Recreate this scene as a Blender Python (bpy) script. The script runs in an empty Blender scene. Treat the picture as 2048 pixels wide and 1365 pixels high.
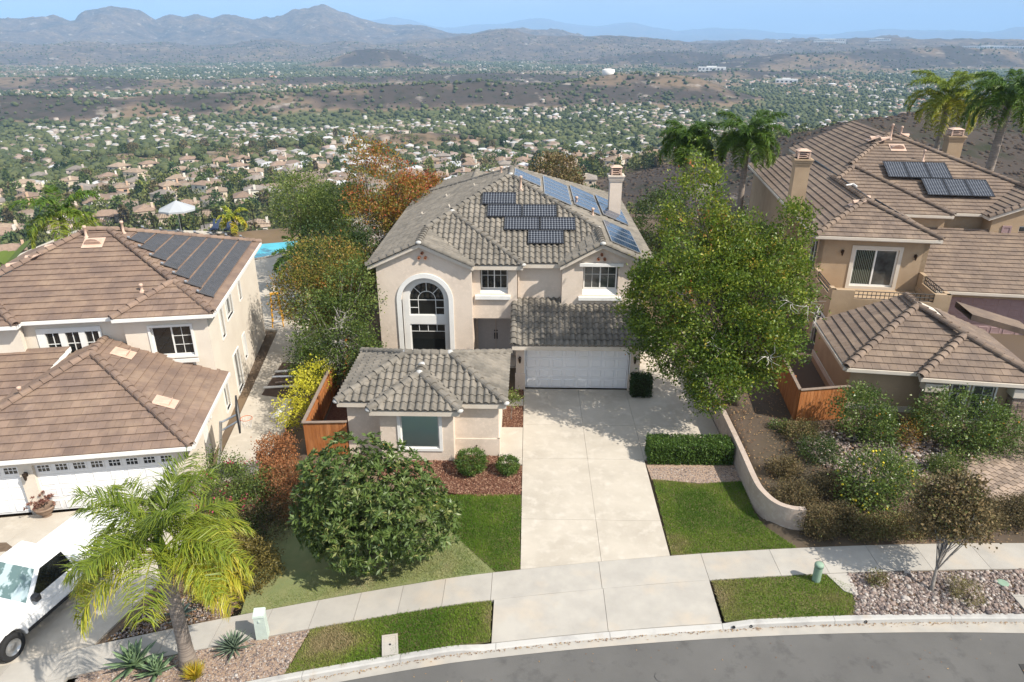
import bpy, math, random
import numpy as np
from mathutils import Vector, Matrix
from mathutils.geometry import tessellate_polygon
random.seed(7); RNG = np.random.default_rng(11)
R = math.radians
sc = bpy.context.scene
col = sc.collection
# ---------------------------------------------------------------- camera, sky, sun, exposure
CAMP = np.array([0.0, 0.0, 15.3])
cam = bpy.data.cameras.new('camera'); cam.sensor_width = 36; cam.lens = 1400/2048*36
cam.clip_start = .5; cam.clip_end = 120000
camo = bpy.data.objects.new('camera', cam); col.objects.link(camo)
camo.location = CAMP; camo.rotation_euler = (R(90) - math.atan(602.5/1400), 0, R(1.4)); sc.camera = camo
SUN_EL, SUN_AZ = R(45), math.atan2(.88, -.475)          # azimuth measured from +y towards +x
sdir = Vector((math.cos(SUN_EL)*math.sin(SUN_AZ), math.cos(SUN_EL)*math.cos(SUN_AZ), math.sin(SUN_EL)))
w = bpy.data.worlds.new('World'); sc.world = w; w.use_nodes = True
nt = w.node_tree; nt.nodes.clear()
sky = nt.nodes.new('ShaderNodeTexSky'); sky.sky_type = 'NISHITA'; sky.sun_disc = False
sky.sun_elevation = SUN_EL; sky.sun_rotation = SUN_AZ; sky.altitude = 250; sky.air_density = 1.0; sky.dust_density = 2.2; sky.ozone_density = 1.6
bg = nt.nodes.new('ShaderNodeBackground'); bg.inputs[1].default_value = .068
wo = nt.nodes.new('ShaderNodeOutputWorld')
tcw = nt.nodes.new('ShaderNodeTexCoord'); mpw = nt.nodes.new('ShaderNodeMapping'); mpw.inputs['Scale'].default_value = (5, 5, 26)
nzw = nt.nodes.new('ShaderNodeTexNoise'); nzw.inputs['Scale'].default_value = 1.6; nzw.inputs['Detail'].default_value = 8; nzw.inputs['Roughness'].default_value = .62
crw = nt.nodes.new('ShaderNodeValToRGB'); crw.color_ramp.elements[0].position = .42; crw.color_ramp.elements[1].position = .78
crw.color_ramp.elements[0].color = (.45, .45, .45, 1); crw.color_ramp.elements[1].color = (.9, .9, .9, 1)
mxw = nt.nodes.new('ShaderNodeMix'); mxw.data_type = 'RGBA'; mxw.inputs[7].default_value = (10.5, 11.2, 12, 1)
nt.links.new(tcw.outputs['Generated'], mpw.inputs[0]); nt.links.new(mpw.outputs[0], nzw.inputs[0]); nt.links.new(nzw.outputs[0], crw.inputs[0])
nt.links.new(crw.outputs[0], mxw.inputs[0]); nt.links.new(sky.outputs[0], mxw.inputs[6]); nt.links.new(mxw.outputs[2], bg.inputs[0]); nt.links.new(bg.outputs[0], wo.inputs[0])
sl = bpy.data.lights.new('sun', 'SUN'); sl.energy = 5.0; sl.angle = R(.53); sl.color = (1, .93, .82)
so = bpy.data.objects.new('sun', sl); col.objects.link(so); so.rotation_euler = sdir.to_track_quat('Z', 'Y').to_euler(); so.location = (30, -20, 60)
sc.view_settings.view_transform = 'Standard'; sc.view_settings.look = 'None'; sc.view_settings.exposure = 0.6; sc.view_settings.gamma = 1
sc.render.engine = 'CYCLES'; sc.cycles.max_bounces = 5; sc.cycles.diffuse_bounces = 3; sc.cycles.glossy_bounces = 2; sc.cycles.transmission_bounces = 3
sc.cycles.transparent_max_bounces = 6; sc.cycles.volume_bounces = 1; sc.cycles.use_denoising = True
sc.cycles.caustics_reflective = False; sc.cycles.caustics_refractive = False

# ---------------------------------------------------------------- materials
def mat(name, c, rough=.8, c2=None, scale=4.0, lo=.35, hi=.65, spec=.3, metal=0, bump=0, bscale=60, c3=None, s3=1.0, l3=.5, h3=.7, attr=None, ramp=None,
        stretch=None, trans=0, wave=None, detail=4, rnd=0):
    m = bpy.data.materials.new(name); m.use_nodes = True
    N = m.node_tree.nodes; L = m.node_tree.links; N.clear()
    out = N.new('ShaderNodeOutputMaterial'); b = N.new('ShaderNodeBsdfPrincipled'); L.new(b.outputs[0], out.inputs[0])
    b.inputs['Roughness'].default_value = rough; b.inputs['Specular IOR Level'].default_value = spec; b.inputs['Metallic'].default_value = metal
    b.inputs['Base Color'].default_value = (*c, 1)
    geo = N.new('ShaderNodeNewGeometry'); pos = geo.outputs['Position']
    if stretch:
        mp = N.new('ShaderNodeMapping'); mp.inputs['Scale'].default_value = stretch; L.new(pos, mp.inputs[0]); pos = mp.outputs[0]
    def noise(s, d=detail, ro=.6):
        n = N.new('ShaderNodeTexNoise'); n.inputs['Scale'].default_value = s; n.inputs['Detail'].default_value = d; n.inputs['Roughness'].default_value = ro
        L.new(pos, n.inputs[0]); return n.outputs[0]
    def rmp(sock, a, bb):
        r = N.new('ShaderNodeMapRange'); r.inputs[1].default_value = a; r.inputs[2].default_value = bb; L.new(sock, r.inputs[0]); return r.outputs[0]
    def mixc(f, A, B):
        x = N.new('ShaderNodeMix'); x.data_type = 'RGBA'; L.new(f, x.inputs[0])
        for i, q in ((6, A), (7, B)):
            if isinstance(q, tuple): x.inputs[i].default_value = (*q, 1)
            else: L.new(q, x.inputs[i])
        return x.outputs[2]
    cur = c
    if ramp:
        at = N.new('ShaderNodeAttribute'); at.attribute_name = attr or 'tint'
        cr = N.new('ShaderNodeValToRGB'); e = cr.color_ramp.elements
        e[0].position, e[0].color = ramp[0][0], (*ramp[0][1], 1); e[1].position, e[1].color = ramp[-1][0], (*ramp[-1][1], 1)
        for p, q in ramp[1:-1]: z = e.new(p); z.color = (*q, 1)
        L.new(at.outputs['Fac'], cr.inputs[0]); cur = cr.outputs[0]
    if c2: cur = mixc(rmp(noise(scale), lo, hi), cur, c2)
    if c3: cur = mixc(rmp(noise(s3, 6), l3, h3), cur, c3)
    if rnd:
        oi = N.new('ShaderNodeObjectInfo'); hs = N.new('ShaderNodeHueSaturation'); v = rmp(oi.outputs['Random'], 0, 1)
        r = N.new('ShaderNodeMapRange'); r.inputs[3].default_value = 1-rnd; r.inputs[4].default_value = 1+rnd; L.new(oi.outputs['Random'], r.inputs[0]); L.new(r.outputs[0], hs.inputs['Value'])
        if isinstance(cur, tuple): hs.inputs['Color'].default_value = (*cur, 1)
        else: L.new(cur, hs.inputs['Color'])
        cur = hs.outputs[0]
    if not isinstance(cur, tuple): L.new(cur, b.inputs['Base Color'])
    if bump:
        bp = N.new('ShaderNodeBump'); bp.inputs['Strength'].default_value = bump; bp.inputs['Distance'].default_value = .02
        L.new(noise(bscale, 3), bp.inputs['Height']); L.new(bp.outputs[0], b.inputs['Normal'])
    if trans:
        t = N.new('ShaderNodeBsdfTranslucent'); ms = N.new('ShaderNodeMixShader'); ms.inputs[0].default_value = trans
        if isinstance(cur, tuple): t.inputs[0].default_value = (*cur, 1)
        else: L.new(cur, t.inputs[0])
        L.new(b.outputs[0], ms.inputs[1]); L.new(t.outputs[0], ms.inputs[2]); L.new(ms.outputs[0], out.inputs[0])
    return m

# ---------------------------------------------------------------- mesh building
class MB:
    def __init__(s): s.v = []; s.f = []; s.m = []
    def add(s, vs, fs, mi=0):
        o = len(s.v); s.v += [tuple(float(a) for a in q) for q in vs]; s.f += [tuple(i+o for i in f) for f in fs]; s.m += [mi]*len(fs); return s
    def box(s, x0, x1, y0, y1, z0, z1, mi=0, M=None):
        vs = [(x, y, z) for z in (z0, z1) for y in (y0, y1) for x in (x0, x1)]
        if M is not None: vs = [M @ Vector(q) for q in vs]
        return s.add(vs, [(0, 2, 3, 1), (4, 5, 7, 6), (0, 1, 5, 4), (2, 6, 7, 3), (0, 4, 6, 2), (1, 3, 7, 5)], mi)
    def bevbox(s, x0, x1, y0, y1, z0, z1, b=.02, mi=0, M=None):
        vs = []; rings = [(z0, b), (z0+b, 0), (z1-b, 0), (z1, b)]
        for z, d in rings:
            vs += [(x0+d, y0+b, z), (x0+b, y0+d, z), (x1-b, y0+d, z), (x1-d, y0+b, z), (x1-d, y1-b, z), (x1-b, y1-d, z), (x0+b, y1-d, z), (x0+d, y1-b, z)]
        if M is not None: vs = [M @ Vector(q) for q in vs]
        fs = [tuple(range(7, -1, -1)), tuple(range(24, 32))]
        for k in range(3):
            for i in range(8): j = (i+1) % 8; fs.append((k*8+i, k*8+j, k*8+8+j, k*8+8+i))
        return s.add(vs, fs, mi)
    def tube(s, pts, rad, n=8, mi=0, cap=True):
        pts = [Vector(p) for p in pts]; k = len(pts)
        if not hasattr(rad, '__len__'): rad = [rad]*k
        vs = []; up = None
        for i, p in enumerate(pts):
            d = (pts[min(i+1, k-1)] - pts[max(i-1, 0)]).normalized()
            if up is None: up = Vector((0, 0, 1)) if abs(d.z) < .9 else Vector((1, 0, 0))
            a = d.cross(up).normalized(); b = a.cross(d).normalized(); up = b
            for j in range(n):
                t = 2*math.pi*j/n; vs.append(p + (a*math.cos(t) + b*math.sin(t))*rad[i])
        fs = [(i*n+j, i*n+(j+1) % n, (i+1)*n+(j+1) % n, (i+1)*n+j) for i in range(k-1) for j in range(n)]
        if cap: fs += [tuple(range(n-1, -1, -1)), tuple(range((k-1)*n, k*n))]
        return s.add(vs, fs, mi)
    def lathe(s, prof, n=16, c=(0, 0, 0), mi=0, sx=1, sy=1):
        vs = [(c[0]+r*math.cos(2*math.pi*j/n)*sx, c[1]+r*math.sin(2*math.pi*j/n)*sy, c[2]+z) for r, z in prof for j in range(n)]; k = len(prof)
        fs = [(i*n+j, i*n+(j+1) % n, (i+1)*n+(j+1) % n, (i+1)*n+j) for i in range(k-1) for j in range(n)]
        fs += [tuple(range(n-1, -1, -1)), tuple(range((k-1)*n, k*n))]
        return s.add(vs, fs, mi)
    def prism(s, poly, z0, z1, mi=0, fn=None, holes=()):
        """vertical prism over a plan polygon; fn(x,y) adds ground height"""
        loops = [poly, *holes]; flat = [p for l in loops for p in l]
        tris = tessellate_polygon([[Vector((p[0], p[1], 0)) for p in l] for l in loops]); n = len(flat)
        g = fn or (lambda x, y: 0)
        vs = [(x, y, z1+g(x, y)) for x, y in flat] + [(x, y, z0+g(x, y)) for x, y in flat]; fs = []
        for t in tris:
            a, b, c = (flat[i] for i in t)
            if (b[0]-a[0])*(c[1]-a[1]) - (b[1]-a[1])*(c[0]-a[0]) < 0: t = t[::-1]
            fs.append(tuple(t)); fs.append(tuple(i+n for i in t[::-1]))
        o = 0
        for l in loops:
            k = len(l)
            for i in range(k): j = (i+1) % k; fs.append((o+i, o+i+n, o+j+n, o+j))
            o += k
        return s.add(vs, fs, mi)
    def plate(s, O, X, outer, holes=(), th=.25, mi=0, off=0.0):
        """upright wall: 2D outline (a along X, h up) with holes, outer face at O, thickness behind"""
        O = Vector(O); X = Vector(X).normalized(); Z = Vector((0, 0, 1)); Nn = X.cross(Z)
        loops = [outer, *holes]; flat = [p for l in loops for p in l]; n = len(flat)
        tris = tessellate_polygon([[Vector((p[0], p[1], 0)) for p in l] for l in loops])
        vs = [O + X*a + Z*h + Nn*off for a, h in flat] + [O + X*a + Z*h - Nn*(th-off) for a, h in flat]; fs = []
        for t in tris:
            a, b, c = (flat[i] for i in t)
            if (b[0]-a[0])*(c[1]-a[1]) - (b[1]-a[1])*(c[0]-a[0]) < 0: t = t[::-1]
            fs.append(tuple(t)); fs.append(tuple(i+n for i in t[::-1]))
        o = 0
        for l in loops:
            k = len(l); ar = sum(l[i][0]*l[(i+1) % k][1]-l[(i+1) % k][0]*l[i][1] for i in range(k))
            for i in range(k):
                j = (i+1) % k; q = (o+i, o+i+n, o+j+n, o+j)
                fs.append(q if (ar > 0) == (o == 0) else q[::-1])
            o += k
        return s.add(vs, fs, mi)
    def mesh(s, name, mats, smooth=False):
        me = bpy.data.meshes.new(name); me.from_pydata(s.v, [], s.f)
        for m in (mats if isinstance(mats, (list, tuple)) else [mats]): me.materials.append(m)
        if any(s.m): me.polygons.foreach_set('material_index', s.m)
        if smooth: me.polygons.foreach_set('use_smooth', [True]*len(s.f))
        me.update(); return me
def tag(o, label=None, cat=None, group=None, kind=None):
    if label: o['label'] = label
    if cat: o['category'] = cat
    if group: o['group'] = group
    if kind: o['kind'] = kind
    return o
def link(name, data, parent=None, loc=None, rot=None, scl=None):
    o = bpy.data.objects.new(name, data); col.objects.link(o)
    if parent: o.parent = parent
    if loc is not None: o.location = loc
    if rot is not None: o.rotation_euler = rot
    if scl is not None: o.scale = scl
    return o
def obj(name, mb, m, parent=None, smooth=False, **k): return tag(link(name, mb.mesh(name, m, smooth), parent), **k)
def thing(name, label, cat, loc=(0, 0, 0), rz=0, group=None):
    o = link(name, None, None, loc, (0, 0, rz)); o.empty_display_size = .2; return tag(o, label, cat, group)
def fastmesh(name, V, F, m, attr=None, smooth=False, mi=None):
    """V (n,3) array, F (k,3|4) array of indices"""
    me = bpy.data.meshes.new(name); k, c = F.shape
    me.vertices.add(len(V)); me.vertices.foreach_set('co', np.ascontiguousarray(V, np.float32).ravel())
    me.loops.add(k*c); me.loops.foreach_set('vertex_index', np.ascontiguousarray(F, np.int32).ravel())
    me.polygons.add(k); me.polygons.foreach_set('loop_start', np.arange(0, k*c, c, dtype=np.int32))
    for q in (m if isinstance(m, (list, tuple)) else [m]): me.materials.append(q)
    if mi is not None: me.polygons.foreach_set('material_index', np.ascontiguousarray(mi, np.int32))
    if smooth: me.polygons.foreach_set('use_smooth', np.ones(k, bool))
    if attr is not None:
        a = me.attributes.new('tint', 'FLOAT', 'POINT'); a.data.foreach_set('value', np.ascontiguousarray(attr, np.float32))
    me.update(); me.validate(); return me
def sstep(a, b, x):
    t = np.clip((x-a)/(b-a), 0, 1); return t*t*(3-2*t)
# value noise (numpy)
_P = RNG.random((256, 256))
def vnoise(x, y):
    xi = np.floor(x).astype(int); yi = np.floor(y).astype(int); fx = x-xi; fy = y-yi; fx = fx*fx*(3-2*fx); fy = fy*fy*(3-2*fy)
    a = _P[xi % 256, yi % 256]; b = _P[(xi+1) % 256, yi % 256]; c = _P[xi % 256, (yi+1) % 256]; d = _P[(xi+1) % 256, (yi+1) % 256]
    return (a*(1-fx)+b*fx)*(1-fy) + (c*(1-fx)+d*fx)*fy
def fbm(x, y, o=5, g=.5):
    s = 0; a = 1; t = 0
    for i in range(o): s = s + a*vnoise(x*2**i+17*i, y*2**i+31*i); t += a; a *= g
    return s/t
def ridged(x, y, o=5, g=.55):
    s = 0; a = 1; t = 0
    for i in range(o): s = s + a*(1-np.abs(2*vnoise(x*2**i+7*i, y*2**i+13*i)-1)); t += a; a *= g
    return s/t
ORD = 'first second third fourth fifth sixth seventh eighth ninth tenth eleventh twelfth thirteenth fourteenth fifteenth sixteenth seventeenth eighteenth nineteenth twentieth'.split()
TENS = {2: 'twenty', 3: 'thirty', 4: 'forty', 5: 'fifty', 6: 'sixty', 7: 'seventy', 8: 'eighty', 9: 'ninety'}
def ordn(i):
    if i < 20: return ORD[i]
    t, u = divmod(i+1, 10)
    return TENS[t] + ('-' + ORD[u-1] if u else 'th') if u else TENS[t][:-1] + 'ieth'
def px_angle(x): return math.atan((x-1024)/1400/1.0886) - R(1.4)      # azimuth from +y towards +x, for laying out far land
# ---------------------------------------------------------------- land: one sheet from the street to the horizon
def zs(x): return -.045*np.maximum(0, -2-np.asarray(x, float))                        # street falls to the left
def g(x, y):
    """height of the ground on the hilltop"""
    x = np.asarray(x, float); y = np.asarray(y, float)
    L = sstep(-8.9, -10.4, x); f = sstep(23, 17, y); z = zs(x)*(f*(1-L)+L)
    left = sstep(-8.9, -10.4, x)*sstep(17.5, 22.5, y); z = z*(1-left) + -1.0*left
    right = sstep(8.25, 8.6, x)*sstep(18.9, 24.5, y)*.5 + sstep(8.25, 8.6, x)*sstep(19.3, 20.3, y)*.12; z = z + right
    return z
def gs(x, y): return float(g(x, y))
PEAKS = [(-400, 60), (-150, 48), (0, 44), (60, 56), (120, 52), (155, 62), (175, 42), (215, 28), (250, 19), (290, 24), (318, 40), (350, 29), (375, 34), (400, 28), (430, 38), (455, 28), (500, 36),
         (545, 48), (575, 42), (610, 30), (655, 20), (700, 30), (745, 44), (790, 52), (850, 52), (900, 66), (940, 70), (1000, 68), (1060, 66), (1120, 76), (1200, 84), (1300, 86), (1500, 90), (2100, 92), (2600, 95)]
FOOT = [(-400, 100), (0, 92), (60, 96), (150, 86), (240, 94), (330, 88), (400, 100), (470, 94), (540, 84), (610, 96), (690, 86), (760, 92), (840, 84), (900, 80), (960, 72), (1020, 62), (1070, 74), (1150, 78), (1250, 80), (1330, 84),
        (1420, 90), (1500, 78), (1560, 86), (1660, 80), (1780, 82), (1900, 85), (2048, 86), (2600, 84)]
FAR = [(-400, 52), (0, 50), (600, 66), (740, 42), (790, 36), (840, 48), (890, 60), (950, 52), (1010, 50), (1060, 41), (1090, 40), (1130, 48), (1190, 56), (1230, 50), (1260, 48), (1300, 56), (1350, 66), (1420, 60), (1500, 62), (1560, 70),
       (1640, 74), (1700, 66), (1760, 60), (1820, 64), (1900, 62), (1980, 66), (2030, 56), (2080, 58), (2300, 50), (2600, 60)]
def elev(tab, a):
    """tangent of the elevation of a skyline at azimuth a"""
    xs = np.array([px_angle(p[0]) for p in tab]); ys = np.array([(80-p[1])/1400*.844*math.cos(px_angle(p[0])+R(1.4)) for p in tab])
    return np.interp(a, xs, ys)
def land(x, y):
    x = np.asarray(x, float); y = np.asarray(y, float); r = np.hypot(x, y); a = np.arctan2(x, y)
    prof = np.interp(r, [0, 66, 80, 120, 200, 300, 420, 650, 1000, 1500, 2500, 4000, 6000, 9000, 60000], [0, 0, -7, -27, -53, -66, -76, -88, -99, -104, -106, -104, -90, -70, -70])
    z = prof + 10*(fbm(x/260, y/260, 4)-.5)*sstep(150, 500, r) + 12*(fbm(x/900+5, y/900, 4)-.5)*sstep(600, 2000, r)
    def bump(cx, cy, sx, sy, h, rot=0):
        dx, dy = x-cx, y-cy; c, s = math.cos(rot), math.sin(rot); u = (dx*c+dy*s)/sx; v = (-dx*s+dy*c)/sy
        return h*np.exp(-(u*u+v*v))*(.8+.4*fbm(x/90, y/90, 3))
    # brush hill close on the right
    z = z + bump(290, 430, 200, 140, 55, -.25) + bump(560, 380, 260, 160, 50) + bump(150, 335, 80, 75, 22)
    # ridges across the middle of the valley
    z = z + bump(170, 1550, 230, 130, 50, .05) + bump(330, 1480, 110, 100, 22) + bump(-130, 1360, 230, 100, 40, .1) + bump(-500, 1250, 230, 100, 34, .15) + bump(-850, 1120, 240, 110, 32)
    z = z + bump(-130, 760, 130, 45, 18, .25) + bump(-330, 660, 120, 60, 8) + bump(-200, 2150, 700, 160, 30) + bump(-1300, 1900, 600, 160, 32) + bump(700, 2500, 400, 160, 26)
    z = z + bump(1150, 3300, 450, 260, 65) + bump(1900, 3600, 650, 300, 85, -.2) + bump(700, 3900, 480, 260, 60) + bump(-700, 3500, 260, 200, 85)
    rn = ridged(x/1500+3, y/1500, 7, .62)-.55; rr = fbm(x/420, y/420, 6, .62)-.5
    f = elev(FOOT, a)*5600+15; z = np.maximum(z, -105+(f+105+rr*46)*np.exp(-((r-5600)/np.where(r < 5600, 900, 2600))**2) + rn*95*sstep(4200, 5200, r))
    m = elev(PEAKS, a)*8200+15; z = np.maximum(z, -100+(m+100+rr*120*sstep(8600, 7400, r)+rr*22)*np.exp(-((r-8200)/np.where(r < 8200, 1500, 3000))**2) + rn*300*sstep(6200, 7200, r)*sstep(8300, 7600, r))
    fa = elev(FAR, a)*24000+15; z = np.maximum(z, -100+(fa+100)*np.exp(-((r-24000)/np.where(r < 24000, 4500, 6000))**2) + rn*240*sstep(17000, 20000, r)*sstep(24500, 22500, r))
    near = sstep(72, 60, r); gg = g(x, y)-.035-.07*((x > -9.2) & (x < 8.4))-.6*(y < 16.6)*sstep(16.9, 16.3, y)-.22*sstep(-11.0, -11.6, x)*sstep(23.2, 22.6, y)
    return z*(1-near) + gg*near + np.where(r < 60, 0, 0)
nr = 630; na = 640
rr_ = np.concatenate([np.linspace(7, 72, 130), np.concatenate([np.geomspace(73, 4000, 230), np.linspace(4020, 9000, 190), np.geomspace(9100, 34000, nr-550)])]); aa_ = np.linspace(R(-72), R(72), na)
RRg, AAg = np.meshgrid(rr_, aa_, indexing='ij'); XX = RRg*np.sin(AAg); YY = RRg*np.cos(AAg); ZZ = land(XX, YY)
idx = np.arange(nr*na).reshape(nr, na)
Fq = np.stack([idx[:-1, :-1], idx[:-1, 1:], idx[1:, 1:], idx[1:, :-1]], -1).reshape(-1, 4)[:, ::-1]
# what the land is covered with: 0 town greenery, .5 dry grass / bare earth, 1 dark brush
def cover(x, y, z):
    r = np.hypot(x, y)
    base = -104+12*(fbm(x/900+5, y/900, 4)-.5)
    h = z - np.interp(r, [66, 80, 120, 200, 300, 420, 650, 1000, 1500, 2500, 4000], [0, -7, -27, -53, -66, -76, -88, -99, -104, -106, -104])
    n = fbm(x/70, y/70, 5); n2 = fbm(x/320+9, y/320, 4)
    brush = sstep(9, 14, h+8*(n-.5))
    dry = sstep(.52, .6, n2)*sstep(3, 8, h) + sstep(2000, 2600, r)*sstep(.5, .62, n2)
    c = np.where(r < 4300, np.maximum(brush, .5*np.clip(dry, 0, 1)*(1-brush*.7)), .76+.6*(n-.5)+.5*(n2-.5)+.75*(fbm(x/22, y/22, 3)-.5))
    bare = (sstep(.56, .64, fbm(x/150+3, y/150+8, 4))*brush); c = np.where((r < 4300), c*(1-bare)+.55*bare, c)
    c = np.where((r > 72) & (r < 215), .9, c); c = np.where(r < 72, np.where((x > 8.3) & (y > 19), .8, .62)+.35*(fbm(x/3, y/3, 4)-.5), c)
    return np.clip(c, 0, 1)
m_land = mat('land', (.1, .09, .05), .95, ramp=[(0, (.085, .1, .04)), (.25, (.12, .115, .055)), (.5, (.19, .135, .085)), (.66, (.13, .097, .07)), (.82, (.11, .083, .064)), (1, (.062, .05, .041))],
             c2=(.03, .033, .016), scale=.05, lo=.5, hi=.68, detail=9, spec=.1, c3=(.3, .26, .22), s3=.02, l3=.6, h3=.7)
lm = fastmesh('ground', np.stack([XX, YY, ZZ], -1).reshape(-1, 3), Fq, m_land, cover(XX, YY, ZZ).ravel(), True)
tag(link('ground', lm), kind='structure')
# ---------------------------------------------------------------- house materials
m_stA = mat('stucco_beige', (.68, .58, .485), .93, c2=(.6, .508, .42), scale=.9, c3=(.71, .6, .505), s3=7, bump=.5, bscale=45, spec=.15)
m_stL = mat('stucco_cream', (.7, .635, .54), .93, c2=(.65, .58, .49), scale=.9, bump=.45, bscale=45, spec=.15)
m_stR = mat('stucco_tan', (.42, .31, .205), .93, c2=(.36, .262, .172), scale=1.1, bump=.55, bscale=40, spec=.15)
m_white = mat('white_trim', (.76, .75, .72), .55, c2=(.7, .69, .66), scale=1.4, spec=.35)
m_cream = mat('cream_fascia', (.6, .54, .46), .6, c2=(.54, .475, .4), scale=1.3)
m_tileS = mat('clay_tile_grey', (.2, .18, .153), .88, c2=(.14, .128, .11), scale=2.6, lo=.38, hi=.62, c3=(.245, .218, .182), s3=1.1, l3=.5, h3=.72, bump=.35, bscale=35, spec=.2, rnd=.13)
m_tileF = mat('flat_tile_brown', (.235, .165, .125), .88, c2=(.17, .122, .1), scale=1.3, lo=.36, hi=.64, c3=(.285, .205, .15), s3=.8, l3=.5, h3=.7, bump=.3, bscale=30, spec=.2, rnd=.12, stretch=(1, 1, 1))
m_tileR = mat('flat_tile_taupe', (.205, .153, .118), .88, c2=(.15, .115, .094), scale=1.4, lo=.36, hi=.64, c3=(.25, .188, .14), s3=.8, l3=.5, h3=.7, bump=.3, bscale=30, spec=.2, rnd=.12)
m_mortar = mat('mortar', (.5, .49, .47), .9, c2=(.4, .39, .37), scale=9)
m_ventp = mat('vent_pink', (.58, .41, .32), .8, c2=(.5, .36, .28), scale=5)
m_clay = mat('terracotta_pipe', (.4, .17, .09), .85)
m_glass = mat('window_glass', (.012, .014, .014), .04, spec=.8)
m_glassb = mat('window_glass_blue', (.09, .1, .1), .06, spec=.8, c2=(.03, .033, .033), scale=1.2)
m_black = mat('black_iron', (.015, .015, .016), .45, spec=.4)
m_doorw = mat('garage_white', (.8, .8, .8), .45, c2=(.77, .77, .77), scale=2, spec=.35)
m_doorg = mat('door_grey', (.5, .49, .49), .5, c2=(.46, .45, .45), scale=8)
m_doorm = mat('door_mauve', (.34, .235, .23), .55, c2=(.31, .21, .205), scale=3)
m_brass = mat('bronze_lamp', (.05, .035, .025), .4, metal=.6)
m_cell = mat('solar_cell', (.008, .009, .016), .14, spec=.6)
m_cellb = mat('solar_cell_blue', (.022, .042, .085), .12, spec=.9)
m_grid = mat('solar_grid', (.3, .32, .35), .3, spec=.5, metal=.3)
m_frame = mat('solar_frame', (.02, .02, .022), .35, spec=.5)
m_alum = mat('aluminium', (.6, .6, .6), .35, metal=.8)
m_rubber = mat('black_hose_mat', (.06, .062, .068), .55, c2=(.08, .08, .086), scale=4, stretch=(1, 1, 1), bump=.3, bscale=30)
m_blind = mat('blind_slat', (.74, .88, .84), .6)

# ---------------------------------------------------------------- roofs
def clip_poly(P, A, B):
    """keep the part of polygon P (list of (s,t,h)) left of the line A->B"""
    out = []; dx, dy = B[0]-A[0], B[1]-A[1]
    d = [dx*(q[1]-A[1]) - dy*(q[0]-A[0]) for q in P]
    for i in range(len(P)):
        j = (i+1) % len(P)
        if d[i] >= 0: out.append(P[i])
        if (d[i] >= 0) != (d[j] >= 0):
            k = d[i]/(d[i]-d[j]); out.append(tuple(P[i][c]+k*(P[j][c]-P[i][c]) for c in range(3)))
    return out
def tile_S():
    prof = [(0, .004), (.025, .036), (.07, .08), (.12, .097), (.17, .08), (.208, .034), (.235, .006), (.285, .002)]; ex = .385
    V = [(s, -.035, h+.048) for s, h in prof] + [(s, ex, h+.004) for s, h in prof] + [(s, -.035, h-.004 if h < .02 else h*.55) for s, h in prof]; n = len(prof)
    F = [(i, i+1, n+i+1, n+i) for i in range(n-1)] + [(2*n+i, 2*n+i+1, i+1, i) for i in range(n-1)]
    return V, F, .285, ex
def tile_F():
    ex = .37; wd = .33; V = [(0.004, -.03, .056), (wd-.004, -.03, .056), (wd-.004, ex, .006), (.004, ex, .006), (.004, -.03, -.01), (wd-.004, -.03, -.01), (.004, ex, -.02), (wd-.004, ex, -.02)]
    F = [(0, 1, 2, 3), (4, 5, 1, 0), (4, 0, 3, 6), (1, 5, 7, 2)]
    return V, F, wd, ex
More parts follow.
